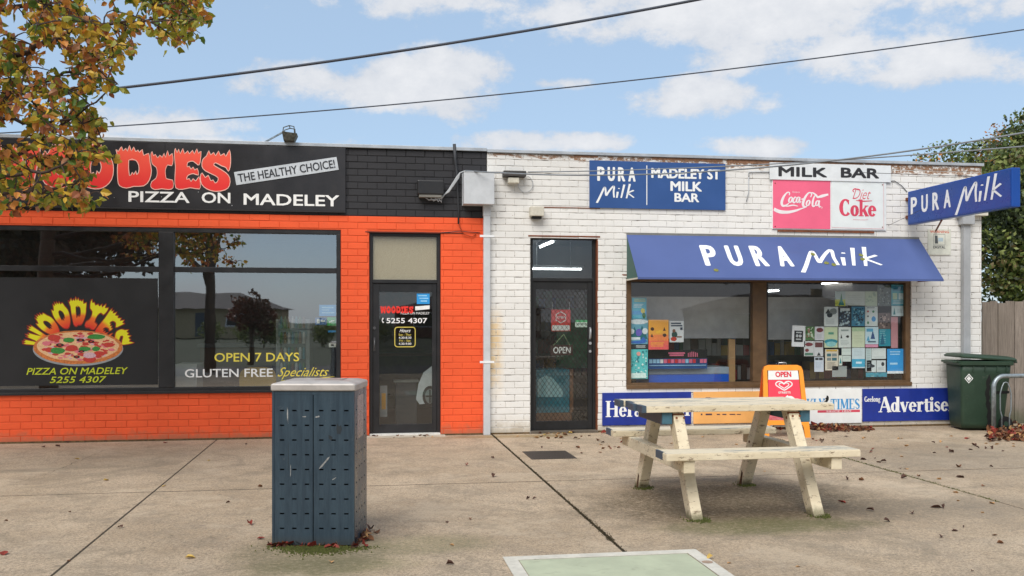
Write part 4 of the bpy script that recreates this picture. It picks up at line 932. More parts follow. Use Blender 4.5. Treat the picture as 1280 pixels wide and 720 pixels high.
w_ = a[1]-a[0]; MB().box(-w_/2, w_/2, 0, .5, a[2]-.12, a[3]).build('front', M('teal chest front', (24,120,140), .45, var=.12), ic, local=True, bevel=.006)
MB().box(-w_/2-.02, w_/2+.03, .0, .52, 0, a[2]-.121).build('base', M('tan base', (120,78,50), .6), ic, local=True)
MB().box(w_/2+.004, w_/2+.05, -.01, .52, a[2]-.118, a[3]).build('post', M('tan post', (130,86,54), .6), ic, local=True)
mb = MB(); zc = (a[2]+a[3])/2; mb.poly([(-w_*.45,zc-.14),(-w_*.45,zc+.1),(-w_*.2,zc+.16),(0,zc+.12),(.1,zc+.0),(w_*.28,zc-.04),(w_*.3,zc-.14)], (), -.002, -.004); mb.build('van_print', M('pale teal print', (150,196,204), .5, var=.1, scale=20), ic, local=True)
a = R(675, 385, 740, 460, 1.6); o = MB().box(a[0]+.25, a[1], 1.6, 1.62, a[2], a[3]).build('green_panel', M('green display panel', (50,110,70), .6, var=.4, scale=9)); tag(o, 'green display panel inside the milk bar beyond the door', 'panel')

# ------------------------------------------------------------------ posters in the milk bar window
def poster(u0, v0, u1, v1, base, label, marks_=(), cols=(), y=.078, rough=.7, tilt=0.):
    a, b, c, d = R(u0, v0, u1, v1, y)
    nm = 'poster paper %d %d %d' % base
    o = MB().box(a, b, y, y+.001, c, d).build('poster', M(nm, base, rough, var=.04, scale=12)); tag(o, label, 'poster', 'posters stuck inside the milk bar window')
    if marks_:
        ms = [M('poster ink %d %d %d' % k, k, .7, var=.12, scale=30) for k in cols]; mb = MB()
        for i, q in enumerate(marks_):
            p, q0, r, s_, mi = q[:5]; yy = y-.0012-.00012*i; X = lambda f: a+(b-a)*f; Z = lambda f: c+(d-c)*(1-f)
            if len(q) > 5 and q[5] == 'o': mb.poly(ell((X(p)+X(r))/2, (Z(q0)+Z(s_))/2, (X(r)-X(p))/2, (Z(q0)-Z(s_))/2, 14, .06), (), yy, yy-.00008, mi=mi)
            elif len(q) > 5 and q[5] == 't': mb.poly([(X(p),Z(s_)),(X(r),Z(s_)),((X(p)+X(r))/2,Z(q0))], (), yy, yy-.00008, mi=mi)
            else: mb.quad((X(p),yy,Z(s_)), (X(r),yy,Z(s_)), (X(r),yy,Z(q0)), (X(p),yy,Z(q0)), mi)
        mb.build('print', ms, o, org=o.location)
    if tilt: o.rotation_euler = (0, tilt, 0)
    return o
def lines(x0, x1, y0, y1, n, mi, h=.35):
    out = []; dy = (y1-y0)/n
    for k in range(n): out.append((x0+random.uniform(0,.03), y0+k*dy, x1-random.uniform(0,.22)*(x1-x0), y0+k*dy+dy*h, mi))
    return out
def scatter(n, s0, s1, mis, box=(0.03,.03,.97,.97)):
    out = []
    for k in range(n):
        s_ = random.uniform(s0, s1); x = random.uniform(box[0], max(box[0]+.01, box[2]-s_)); y = random.uniform(box[1], max(box[1]+.01, box[3]-s_*.7)); out.append((x, y, x+s_, y+s_*.7, random.choice(mis), random.choice('oot ')))
    return out
LW = lambda x: 770+x/3.273; LH = lambda y: 330+y/3.273
RW = lambda x: 940+x/3.273; RH = lambda y: 330+y/3.273
def PL(x0, y0, x1, y1, *a, **k): return poster(LW(x0), LH(y0), LW(x1), LH(y1), *a, **k)
def PR(x0, y0, x1, y1, *a, **k): return poster(RW(x0), RH(y0), RW(x1), RH(y1), *a, **k)
PL(65,138,125,224,(86,180,206),'blue poster with yellow heading, top of the left poster column', lines(.15,.95,.05,.22,3,0)+[(0,.62,1,.8,2),(.6,.5,.9,.75,0,'o'),(.7,.7,.95,.98,1,'o')]+lines(.1,.8,.3,.5,3,3), [(214,204,96),(50,110,60),(80,160,214),(220,236,240)])
PL(52,226,130,328,(110,170,190),'teal mountain landscape poster with white clouds and a purple shape', [(0,.3,.6,.8,0,'t'),(.4,.25,1.0,.8,0,'t'),(.0,.0,1,.2,1,'o'),(-.0,.38,.3,.6,1,'o'),(.7,.35,1,.6,1,'o'),(.36,.38,.7,.68,2,'o'),(.0,.72,.6,.82,1),(.1,.86,.9,.98,3,'o'),(.55,.7,.98,.9,3,'t')], [(40,110,120),(220,232,236),(110,100,190),(60,110,190)])
PL(52,330,130,347,(40,48,52),'narrow dark strip notice with white words between two teal posters', lines(.35,.95,.15,.9,3,0,.5), [(190,196,196)])
PL(52,349,130,470,(90,196,196),'turquoise speckled poster, bottom of the left poster column', scatter(60,.04,.12,[0,1,2])+[(.4,.08,.62,.22,3,'o'),(.1,.8,.9,.97,1)], [(60,170,176),(206,232,226),(40,130,140),(226,160,150)])
PL(133,228,215,350,(244,176,70),'orange to pink poster with four small dark figures', [(0,.5,1,.7,0),(0,.7,1,.84,1),(0,.84,1,1,2),(.1,.25,.28,.37,3,'o'),(.72,.25,.86,.37,3,'t'),(.1,.46,.24,.58,3,'t'),(.7,.46,.9,.58,3,'o'),(.32,.34,.72,.46,4,'o')]+lines(.1,.9,.75,.92,4,4), [(240,140,76),(236,110,86),(232,96,96),(74,50,40),(250,190,60)])
PL(219,233,277,320,(214,220,222),'white poster with a guitarist in a green coat', lines(.08,.92,.08,.3,2,0,.6)+[(.15,.48,.55,.8,1,'o'),(.2,.38,.42,.55,2,'o'),(.08,.74,.5,.95,3,'o'),(.5,.72,.86,.78,2),(.75,.3,.92,.42,0)], [(60,70,90),(40,76,70),(120,80,60),(190,60,40)])
PR(340,112,382,172,(170,190,190),'small card with a green bottle shape on yellow', [(.0,.55,1,1,1),(.45,.1,.75,.75,0,'t'),(.3,.4,.9,.95,2,'t')], [(40,120,70),(190,200,70),(30,130,120)])
PR(382,112,462,170,(186,196,190),'faded blank landscape sheet beside the bottle card', lines(.1,.9,.3,.8,4,0,.15), [(160,170,164)])
PR(463,112,512,172,(178,194,170),'pale greenish sheet left of the dark speckled poster', scatter(10,.1,.25,[0]), [(150,172,150)])
PR(513,88,567,172,(96,108,108),'dark grey speckled poster in the top row', scatter(60,.05,.14,[0,1,2]), [(160,176,176),(60,70,74),(120,130,124)])
PR(570,85,624,171,(70,160,180),'teal poster in the top right corner of the window', [(.1,.05,.9,.28,1),(.1,.4,.45,.7,0),(.55,.4,.9,.7,2)]+lines(.1,.9,.75,.95,3,2), [(170,200,170),(40,120,150),(200,224,226)])
PR(571,172,624,213,(204,222,222),'white sheet with a teal flask, right under the top right poster', [(.12,.15,.3,.85,0,'t')]+lines(.4,.9,.3,.75,4,1,.3), [(50,130,140),(150,170,176)])
PR(295,175,352,255,(210,218,216),'white poster with dark crossed shapes at its top', [(.08,.1,.5,.35,0,'t'),(.4,.08,.92,.4,1,'o'),(.2,.3,.6,.55,0,'o')]+lines(.12,.85,.62,.92,5,2,.3), [(50,60,64),(120,130,130),(170,180,180)])
PR(355,176,404,256,(36,48,66),'dark navy patterned poster left of the blue patterned one', scatter(50,.08,.18,[0,1,2])+[(.1,.06,.9,.2,3)], [(120,150,170),(60,84,110),(170,190,196),(200,210,210)])
PR(407,174,461,254,(60,130,160),'blue and black patterned poster in the second row', scatter(60,.07,.18,[0,1,2]), [(30,50,70),(130,190,206),(20,80,110)])
PR(463,174,514,254,(208,218,216),'white notice with a blue star and coloured dots', [(.5,.5,.85,.78,0,'o'),(.15,.2,.3,.3,1,'o'),(.15,.45,.3,.55,2,'o'),(.15,.75,.3,.9,3,'o'),(.55,.2,.75,.32,3,'o')]+lines(.1,.9,.05,.13,1,2), [(40,140,200),(190,60,60),(90,100,110),(60,130,90)])
PR(517,200,567,265,(104,88,84),'brown poster of small dark portraits', scatter(22,.12,.2,[0,1]), [(50,40,44),(160,140,132)])
PR(519,266,567,336,(30,140,160),'teal poster with white edge lines under the brown one', lines(.05,.6,.05,.95,9,0,.2)+[(.1,.2,.5,.9,1,'t')], [(170,214,220),(20,100,130)])
PR(296,258,350,342,(198,212,176),'cream poster with a teal wave across its bottom', [(.3,.25,.7,.36,1),(0,.58,1,.85,0,'o'),(.1,.7,.9,.96,2,'o')], [(40,140,160),(80,150,130),(140,200,200)])
PR(354,258,405,342,(214,222,218),'white notice with two tiny black figures', [(.15,.35,.3,.55,0,'t'),(.6,.4,.85,.52,0,'o'),(.2,.12,.8,.2,1)]+lines(.15,.85,.66,.92,4,1,.25), [(30,34,36),(150,164,160)])
PR(409,259,461,341,(206,216,186),'pale cream and green sheet in the third row', [(0,0,1,.2,0)]+lines(.15,.85,.4,.85,6,1,.15), [(170,196,160),(180,186,160)])
PR(463,257,517,328,(196,220,228),'pale blue poster with a letter A shape', [(.4,.2,.75,.7,0,'t'),(.1,.1,.6,.28,1),(.1,.5,.35,.8,1,'t'),(.2,.82,.8,.9,2)], [(50,80,130),(80,160,196),(60,90,110)])
PR(464,329,516,341,(216,150,176),'pink strip under the letter A poster')
PR(162,252,217,338,(226,228,230),'white sheet with a black square, furthest towards the mullion', [(.16,.24,.82,.78,0),(.3,.3,.7,.36,1),(.28,.42,.48,.56,1,'o'),(.5,.42,.72,.56,1,'o'),(.3,.62,.68,.68,1)], [(26,28,32),(190,194,196)], tilt=.04)
PR(218,256,256,312,(80,120,70),'green photo poster beside the black square sheet', scatter(26,.12,.26,[0,1,2]), [(190,206,180),(50,90,44),(150,110,96)])
PR(257,256,295,312,(206,208,212),'white leaflet with one maroon photo above text', [(.15,.08,.9,.42,0,'o')]+lines(.15,.85,.55,.9,4,1,.25), [(110,40,50),(160,166,170)])
PR(213,315,253,377,(204,206,206),'white leaflet with maroon shapes and a green base', [(.1,.1,.9,.35,0,'o'),(.1,.5,.5,.72,0,'o'),(.08,.78,.92,.95,1)], [(120,44,52),(90,130,110)])
PR(254,316,291,378,(206,208,210),'white leaflet with a maroon band and dark emblem', [(.1,.08,.95,.4,0),(.3,.72,.75,.95,1,'t')], [(100,48,50),(40,44,50)])
PR(255,381,293,441,(206,214,224),'lone pale blue sheet, lowest on the left of the notices', [(.1,.05,.45,.2,0),(.5,.05,.9,.2,0)]+lines(.15,.85,.35,.8,5,1,.18), [(40,44,52),(170,186,200)])
PR(299,349,353,435,(214,206,186),'cream notice with four small photos above text', [(.08,.02,.92,.1,3),(.14,.2,.45,.34,0),(.52,.2,.88,.34,1),(.14,.4,.45,.54,1),(.52,.4,.88,.54,0)]+lines(.15,.85,.62,.95,6,2,.3), [(60,110,120),(130,140,140),(120,116,110),(210,170,70)])
PR(367,345,405,373,(210,222,216),'small blank white card above another card', lines(.1,.9,.3,.6,2,0,.2), [(180,196,190)])
PR(370,375,405,399,(206,218,212),'small blank white card under a matching card', lines(.1,.9,.3,.6,2,0,.2), [(180,196,190)])
PR(355,374,369,415,(210,220,210),'narrow white slip with a teal figure', [(.2,.2,.8,.8,0,'t')], [(40,140,150)])
PR(409,343,462,426,(206,222,226),'white poster with a sky blue lower half', [(0,.55,1,.94,0),(.3,.68,.75,.78,1)]+lines(.12,.85,.1,.45,5,2,.18), [(70,172,206),(210,230,236),(170,190,196)])
PR(465,345,489,440,(186,204,204),'narrow pale sheet beside the white cards', lines(.2,.8,.1,.9,8,0,.2), [(160,180,180)])
PR(490,345,548,388,(214,222,220),'wide white card with faint outline above two paired cards', [(.1,.12,.9,.16,0),(.1,.8,.9,.84,0)], [(180,192,190)])
PR(469,394,508,442,(208,218,218),'white card with a black car drawing', [(.15,.35,.85,.62,0,'o'),(.25,.25,.6,.5,0,'o')], [(50,56,62)])
PR(510,394,547,442,(212,220,220),'white card with a small dark portrait', [(.5,.15,.85,.5,0,'o')]+lines(.15,.85,.6,.85,3,1,.3), [(50,52,56),(170,180,184)])
PR(466,444,552,462,(60,150,170),'teal strip notice along the bottom of the window', scatter(12,.08,.16,[0,1]), [(170,206,200),(30,100,120)])
PR(553,347,621,448,(50,156,222),'bright sky blue sign with white words in the lower corner', lines(.15,.9,.1,.3,2,0,.4)+lines(.15,.7,.56,.66,1,0,.8)+[(0,.9,1,1,1)], [(170,216,240),(226,236,240)])
o = PR(572,216,600,344,(196,140,146),'faded pink strip hanging behind the teal poster'); o.location.y += .02
PR(328,418,388,462,(150,158,156),'grey blank sheet low behind the notices')

# ------------------------------------------------------------------ signs on the shop fronts
# long black sign of the pizza shop, mounted on the parapet bricks
x0, x1, z0, z1 = SIGN1
m_signblack = M('black sign panel', (40,39,42), .38, var=.2, scale=1.6, dirt=.12)
ps = thing('shop_sign', ((x0+x1)/2, -.03, z0), 'long black pizza shop sign with red flaming name and white street words', 'sign')
seams = [x0, x0+2.4, P(207,220).x-2.42, P(207,220).x, x1]; seams = sorted(seams)
for a, b in zip(seams[:-1], seams[1:]):
    MB().box(a+.001, b-.001, -.030, -.006, z0, z1).build('panel', m_signblack, ps, bevel=.002)
MB().box(x0, x1, -.036, -.006, z0-.018, z0-.001).build('edge_strip', M('black timber strip', (38,37,38), .6, dirt=.3), ps)
ysn = -.031
t = NT('flame lettering'); zz = t.axis(2); za, zb_ = P(250,232).z, P(250,188).z
r = t.ramp(t.mr(zz, za, zb_, sm=False), .0, 1, lin((232,44,42)), lin((246,92,66))); t.col(r); t.rough(.5); m_flame = t.m
m_outl = M('pale pink outline', (240,190,175), .5, var=.1)
GL = {'D':(145,189.5,184,234),'I':(188,216.5,190,236),'E':(218,251.5,187,236),'S':(250.5,288.5,188,238),'O2':(97,142,180,235),'O1':(50,96,180,234),'W':(-14,50,179,233)}
mb = MB(); mo = MB()
for kx, (u0, u1, v0, v1) in GL.items():
    ch = kx[0]; ou, ho = FL[ch]; a, b, c, d = R(u0, v0, u1, v1, ysn)
    tf = lambda p, a=a, b=b, c=c, d=d: (a+(b-a)*p[0], c+(d-c)*p[1]*.93)
    o = MB(); o.poly(ou, ho, ysn, ysn-.004, tf); o.build('flame_letter', m_flame, ps)
    mo.ribbon(ou, .022, ysn-.0046, tf, smooth=2, closed=True)
    for h in ho: mo.ribbon(h, .022, ysn-.0046, tf, smooth=2, closed=True)
mo2 = mo.build('lettering_outline', m_outl, ps)
def sloped(mb, s, u0, v0, u1, v1, y, wgap=.1, **k):
    a, b, c, d = R(u0, v0, u1, v1, y); add_text(mb, s, a, b, c, d, y, **k)
def coppertext(mb, words, y, bold=.035):      # wide capitals with small serifs
    for s, u0, v0, u1, v1 in words:
        a, b, c, d = R(u0, v0, u1, v1, y); add_text(mb, s, a, b, c, d, y, bold=bold)
mb = MB(); coppertext(mb, [('PIZZA',160.5,239.5,237,253),('ON',252,240.5,288,254),('MADELEY',304.5,243,424,257)], ysn-.003)
mb.build('lettering', m_letterwhite, ps)
# THE HEALTHY CHOICE banner
pA, pB = P(295,233,ysn), P(423,211,ysn); ux = Vector((pB.x-pA.x, 0, P(422,194,ysn).z-P(295,213,ysn).z)); L = ux.length; ang = math.atan2(ux.z, ux.x)
bw, bh = L, .165; bo = Vector((P(295.5,231.5,ysn).x, 0, P(295.5,231.5,ysn).z)); ca, sa = math.cos(ang), math.sin(ang)
rot = lambda x, z: (bo.x + x*ca - z*sa, bo.z + x*sa + z*ca)
mb = MB(); mb.poly([rot(0,0), rot(L,0), rot(L,bh), rot(0,bh)], (), ysn, ysn-.006); mb.build('banner', M('pale grey banner', (196,202,208), .5), ps)
mb = MB(); add_text(mb, 'THE HEALTHY CHOICE!', .035, L-.035, .03, bh-.03, ysn-.0075, bold=.022, post=rot); mb.build('banner_lettering', M('charcoal lettering', (44,46,52), .5), ps)
for (u, v) in ((143,247),(248,240),(290,257),(202,246),(36,210)): q = P(u, v, ysn); MB().tube([(q.x, ysn, q.z), (q.x, ysn-.005, q.z)], .006, 8).build('screw', m_alu, ps)

# milk bar name board
m_sblue = M('sun faded blue enamel', (44,82,142), .45, var=.07, scale=2, dirt=.06)
m_print = M('white sign print', (236,238,238), .5, var=.03)
x0, x1, z0, z1 = R(736.5, 203, 906, 261.5); yb_ = -.028
s1 = thing('name_board', ((x0+x1)/2, -.03, z0), 'blue milk bar name board between the security door and the white signs', 'sign')
MB().box(x0, x1, -.027, -.004, z0, z1).build('board', m_sblue, s1, bevel=.002)
mb = MB(); q = P(808.5,230,yb_).x; mb.box(q-.006, q+.006, yb_-.001, yb_, z0+.05, z1-.05); mb.build('divider', m_print, s1)
def condensed(mb, s, x0, x1, z0, z1, y, bold=.03, gap=.28, post=None, slope=0, mi=0):
    mb.mark(); mb.depth += 1
    n = len(s); w = (x1-x0)/(n-gap)*(1-gap)
    for i, ch in enumerate(s):
        a = x0 + i*(x1-x0)/(n-gap)
        ww = w*(1.0 if ch != 'I' else .4); add_text(mb, ch, a, a+ww, z0, z1, y, bold=bold, post=post, mi=mi)
    mb.depth -= 1
mb = MB(); a, b, c, d = R(746.5, 209, 794.5, 226.5, yb_); condensed(mb, 'PURA', a, b, c, d, yb_-.001, .05)
a, b, c, d = R(746, 229.5, 793, 254, yb_); milk(mb, a, b, c, d, yb_-.001, .085)
for s, u0, v0, u1, v1 in (('MADELEY ST', 814, 211, 900.5, 223.5), ('MILK', 838, 227, 877.5, 239), ('BAR', 843, 241.5, 874, 252.5)):
    a, b, c, d = R(u0, v0, u1, v1, yb_); add_text(mb, s, a, b, c, d, yb_-.001, bold=.055)
mb.build('lettering', m_print, s1)
# MILK BAR strip
x0, x1, z0, z1 = R(961, 205.5, 1112, 226.5); s2 = thing('sign_strip', ((x0+x1)/2, -.03, z0), 'white MILK BAR strip sign with black letters at the top of the wall', 'sign')
MB().box(x0, x1, -.036, -.020, z0, z1).build('board', M('faded white board', (222,226,228), .5, var=.05, dirt=.1), s2, bevel=.002)
mb = MB(); a, b, c, d = R(973, 209, 1034, 221, -.037); add_text(mb, 'MILK', a, b, c, d, -.0375, bold=.07); a, b, c, d = R(1051, 210, 1099, 222.5, -.037); add_text(mb, 'BAR', a, b, c, d, -.0375, bold=.07)
mb.build('lettering', M('black sign lettering', (40,40,44), .5), s2)
# pink and white cola sign
x0, x1, z0, z1 = R(965.5, 224.5, 1106, 286.5); xm = P(1037.5, 255).x
s3 = thing('drink_sign', ((x0+x1)/2, -.03, z0), 'faded pink and white soft drink sign with script lettering under the MILK BAR strip', 'sign')
MB().box(x0-.012, x1+.012, -.016, -.003, z0-.012, z1+.012).build('backing', m_white, s3)
m_pink = M('sun faded pink enamel', (238,104,136), .4, var=.05, scale=2); m_wfade = M('faded white enamel', (224,230,230), .4, var=.04)
MB().box(x0, xm-.008, -.024, -.0165, z0, z1).build('panel', m_pink, s3); MB().box(xm+.008, x1, -.024, -.0165, z0, z1).build('panel', m_wfade, s3)
yk = -.0245
def V(u, v): q = P(u, v, yk); return (q.x, q.z)
Z6 = lambda x, y: V(960+x/8, 200+y/8)
mb = MB(); k = .0105
def stro(pts, w, mi=0, i=[0]): i[0] += 1; mb.ribbon([Z6(*p) for p in pts], [x*k for x in w] if isinstance(w, list) else w*k, yk-.0004-.00008*(i[0] % 20), None, mi, smooth=5)
stro([(212,352),(216,330),(200,322),(176,340),(150,380),(136,430),(150,458),(182,452),(210,430)], [1.2,1.6,1.4,2,3.2,3.6,3,2,1])        # C
stro([(140,455),(190,462),(250,452),(300,462)], [1,1.5,1.8,.8])
for (cx, cy, rx, ry) in ((225,398,17,26),(300,398,16,26),(400,430,17,26),(492,432,16,24)):
    mb.ribbon([Z6(cx+rx*math.cos(a+.4), cy+ry*math.sin(a)) for a in [2*PI*j/10 for j in range(10)]], [k*(1.1+1.3*abs(math.cos(2*PI*j/10))) for j in range(10)], yk-.0021, None, 0, smooth=3, closed=True)
stro([(282,380),(272,370),(256,390),(250,415),(262,426),(282,412)], [1.6,1.4,2.2,2.6,1.8,1]); stro([(320,372),(312,400),(316,424),(332,412)], [1.5,2.6,2.2,.8])
stro([(334,392),(352,390)], 1.6)
stro([(424,372),(436,344),(424,326),(400,334),(372,372),(352,420),(352,456),(372,470),(396,452)], [1.2,1.8,1.4,2,3,3.6,3.2,2.2,1])      # C
stro([(418,330),(450,330),(480,352),(500,372),(540,356),(603,345)], [1,1.8,2.6,2.8,2.6,2.6]); stro([(490,368),(530,372),(603,350)], [1,1.6,1])
stro([(490,350),(466,360),(448,410),(446,456),(462,462),(476,446)], [1,1.6,2.6,2.6,1.8,.8]); stro([(516,404),(508,440),(514,468),(528,462)], [1.4,2.4,2,.8])
stro([(60,488),(110,512),(190,522),(270,508),(330,488),(386,470)], [3.6,4,4,3,1.8,.6]); stro([(60,498),(120,524),(200,528),(280,506)], [3,3,1.6,.5])
mb.ribbon([Z6(536+7*math.cos(a),476+7*math.sin(a)) for a in [2*PI*j/8 for j in range(8)]], k*.4, yk-.002, None, 0, 2, True)
a, b = Z6(246, 330), Z6(320, 314); add_text(mb, 'Enjoy', a[0], b[0], a[1], b[1], yk-.001, mi=0)
# white panel
a, b = Z6(845, 390), Z6(1055, 290); add_text(mb, 'Diet', a[0], b[0]-.07, a[1], b[1], yk-.001, shear=.0, mi=1, bold=-.01, post=lambda X, Z, z0_=a[1]: (X+.35*(Z-z0_), Z))
stro([(905,300),(870,288),(848,305),(860,322)], [1,1.6,1.4,.8], 1)
a, b = Z6(716, 558), Z6(1082, 398); serif(mb, 'Coke', a[0], b[0], a[1], b[1], yk-.001, 1, 1.3)
stro([(880,404),(950,412),(1040,408)], [.8,1.6,.8], 1); stro([(850,596),(960,600),(1000,596)], .35, 1)
stro([(640,676),(1160,690)], .3, 1); stro([(1156,226),(1158,690)], .3, 1)
mb.build('script_lettering', [M('white script print', (236,230,232), .5, var=.03), M('faded red print', (214,70,96), .5, var=.08)], s3)
for (u, v) in ((969,229),(1103,231),(969,283),(1103,284)): q = P(u, v, yk); MB().tube([(q.x, yk, q.z),(q.x, yk-.004, q.z)], .008, 8).build('screw', m_rust, s3)
x0, x1, z0, z1 = R(972, 288.5, 1092, 290.5); MB().box(x0, x1, -.02, .002, z0, z1).build('rusty_angle', m_rust, s3)

# projecting light box sign
XB0, XB1 = 7.535, 7.655; ZB0, ZB1 = 2.83, 3.295; YB0, YB1 = -.10, -2.235
m_box = M('deep blue light box', (14,70,152), .35, var=.06, scale=2); m_face = M('blue light box face', (10,68,148), .3, var=.08, scale=3)
lb = thing('projecting_sign', (XB0+.06, -.05, ZB0), 'blue light box sign sticking out from the wall end, white PURA Milk lettering', 'sign')
MB().box(XB0+.004, XB1-.004, YB1, YB0, ZB0, ZB1).build('case', m_box, lb, bevel=.012)
MB().box(XB0, XB0+.0035, YB1+.02, YB0-.02, ZB0+.02, ZB1-.02).build('face', m_face, lb); MB().box(XB1-.0035, XB1, YB1+.02, YB0-.02, ZB0+.02, ZB1-.02).build('face', m_face, lb)
def side_text(fn, ycs, name, par, xpos, sign=-1):
    """build in (x,z) then turn so that x runs along -y on the left face"""
    mb = MB(); fn(mb); mb.v = [(xpos + sign*(.0005 + (-v[1])), -v[0], v[2]) for v in mb.v]; return mb.build(name, m_print, par)
# s runs from the wall outwards
def yu(u): # pixel column on the left face plane -> distance out from the wall
    t_ = (u-640)/F; return -(((ct*XB0) - t_*(st*XB0))/(t_*ct+st) + CY)
def fn(mb):
    a, b = yu(1138.5), yu(1188.5); condensed(mb, 'PURA', a, b, 2.965, 3.20, 0, .045, .40)
    a, b = yu(1195), yu(1252.5); milk(mb, a, b, ZB0+.02, ZB1-.03, 0, .085)
side_text(fn, None, 'lettering', lb, XB0)
mb = MB(); fn(mb); lo_, hi_ = yu(1138.5), yu(1252.5)
mb.v = [(XB1+.0005-v[1], -(lo_+hi_-v[0]), v[2]) for v in mb.v]; mb.build('lettering', m_print, lb)
for zz in (2.95, 3.2): MB().box(XB0+.03, XB1-.03, YB0-.001, .0, zz-.02, zz+.02).build('bracket', m_rust, lb)
mb = MB(); mb.tube([(XB0+.06, -1.5, ZB1), (XB0-.7, .0, ZB1+.27)], .004, 5); mb.build('stay_wire', m_cable, lb)
mb = MB(); mb.tube([(XB0+.06, -1.5, ZB1), (XB0+.8, .0, ZB1+.27)], .004, 5); mb.build('stay_wire', m_cable, lb)
mb = MB(); q1, q2 = P(1160,277,-.8), P(1171,288,-.02); mb.tube([(XB0+.06,-.8,ZB0), (q2.x, -.0, q2.z)], .012, 6); mb.build('strut', m_rust, lb)
mb = MB(); q1, q2 = P(1110,282), P(1128,258); mb.tube([(q1.x,-.01,q1.z),(XB0+.03,-.5,ZB0+.2)], .003, 4); mb.build('stay_wire', m_cable, lb)
# camera warning notice
x0, x1, z0, z1 = R(1159.5, 286.5, 1188, 318.5); wr = thing('warning_sign', ((x0+x1)/2, -.01, z0), 'small pale warning sign with red word and camera picture near the grey pipe', 'sign')
MB().box(x0, x1, -.012, -.003, z0, z1).build('board', M('yellowed white board', (216,218,206), .5, dirt=.15), wr)
mb = MB(); add_text(mb, 'WARNING', x0+.03, x1-.03, z1-.055, z1-.02, -.0125, bold=.02, mi=0)
a, b, c, d = x0+(x1-x0)*.24, x0+(x1-x0)*.74, z0+(z1-z0)*.38, z0+(z1-z0)*.80
mb.ribbon([(a,c),(b,c),(b,d),(a,d)], .006, -.0126, None, 1, 1, True); mb.quad((a+.02,-.0126,c+.02),(a+.07,-.0126,c+.02),(a+.06,-.0126,d-.02),(a+.02,-.0126,d-.02),1); mb.quad((a+.07,-.0127,c+.05),(b-.03,-.0127,c+.05),(b-.03,-.0127,d-.05),(a+.07,-.0127,d-.05),2)
add_text(mb, 'DIGITAL', a-.005, b+.005, c-.05, c-.012, -.0127, bold=.04, mi=1)
mb.build('print', [M('faded red notice print', (216,92,70), .6), M('grey notice print', (84,90,92), .6), M('pale blue notice print', (176,196,206), .6)], wr)

# low newspaper boards
def board(name, u0, v0, u1, v1, m, label, y0=-.02, cat='sign'):
    x0, x1, z0, z1 = R(u0, v0, u1, v1, y0); o = thing(name, ((x0+x1)/2, y0, z0), label, cat)
    MB().box(x0, x1, y0, -.002, z0, z1).build('board', m, o, bevel=.002); return o
m_navy = M('navy newspaper board', (24,48,140), .45, var=.12, scale=5, dirt=.15); m_peach = M('faded orange board', (240,178,104), .5, var=.06, scale=3, dirt=.1); m_wboard = M('white newspaper board', (232,234,232), .5, var=.04, dirt=.08)
b1 = board('newspaper_board', 753, 490.5, 864, 531, m_navy, 'navy newspaper board behind the left end of the picnic table, white serif letters')
mb = MB(); x0, x1, z0, z1 = R(757, 500.5, 862, 520.5, -.021); serif(mb, 'Herald Sun', x0, x1, z0, z1, -.0215, 0, 1.0); mb.build('lettering', m_print, b1)
b2 = board('newspaper_board', 867, 489.5, 964, 529, m_peach, 'faded orange board mostly hidden behind the picnic table top')
mb = MB(); x0, x1, z0, z1 = R(875, 497, 960, 519, -.021)
for (u, v, w, h) in ((882,497.5,6,1.6),(888,498,2,2),(931,497.3,6,1.8),(882,518,8,2),(876,518,2,2),(896,518,4,1.4),(903,518,5,1.4),(912,518,7,1.2),(921,518,5,1)):
    a, b, c, d = R(u, v-h/2, u+w, v+h/2, -.021); mb.quad((a,-.0213,c),(b,-.0213,c),(b,-.0213,d),(a,-.0213,d))
tag(mb.build('print', M('dark purple print', (70,50,70), .6), b2), kind='stuff')
b3 = board('newspaper_board', 966.5, 486.5, 1077, 529.5, m_wboard, 'white newspaper board with pale blue capitals and a magpie emblem')
mb = MB(); x0, x1, z0, z1 = R(1038, 498.5, 1075, 511.5, -.021); serif(mb, 'TIMES', x0, x1, z0, z1, -.0215, 0, 1.05)
x0, x1, z0, z1 = R(983, 498.5, 1031, 511.5, -.021); serif(mb, 'WEEKLY', x0, x1, z0, z1, -.0215, 0, 1.05)
a, b, c, d = R(1022, 512.5, 1075, 515.5, -.021); mb.quad((a,-.0213,c),(b,-.0213,c),(b,-.0213,d),(a,-.0213,d),1)
add_text(mb, 'SINCE 1869', a+.13, b-.13, c+.007, d-.007, -.0217, mi=2)
Zc = lambda x, y: (lambda q: (q.x, q.z))(P(940+x/7.2, 450+y/7.2, -.021))
mb.ribbon([Zc(672,322),(Zc(680,332)),Zc(676,350),Zc(664,372),Zc(648,392)], [.012,.03,.05,.045,.012], -.0217, None, 3, 3); mb.ribbon([Zc(640,350),Zc(656,352),Zc(668,350)], [.006,.02,.01], -.0218, None, 3, 3); mb.ribbon([Zc(662,352),Zc(656,372)], [.012,.006], -.0222, None, 2, 2)
mb.ribbon([Zc(684,388),Zc(668,404)], .004, -.0219, None, 3, 1); mb.ribbon([Zc(690,385),Zc(682,412)], .004, -.0219, None, 3, 1)
mb.build('lettering', [M('pale blue serif print', (64,148,206), .5, var=.1), M('red underline print', (204,70,90), .5), m_print, m_dark], b3)
b4 = board('newspaper_board', 1078.5, 485.5, 1188, 526, m_navy, 'navy newspaper board reading Geelong Advertiser, ending at the green wheelie bin')
mb = MB(); x0, x1, z0, z1 = R(1080.5, 495.5, 1100.5, 503, -.021); serif(mb, 'Geelong', x0, x1, z0+.01, z1, -.0215, 0, 1.1)
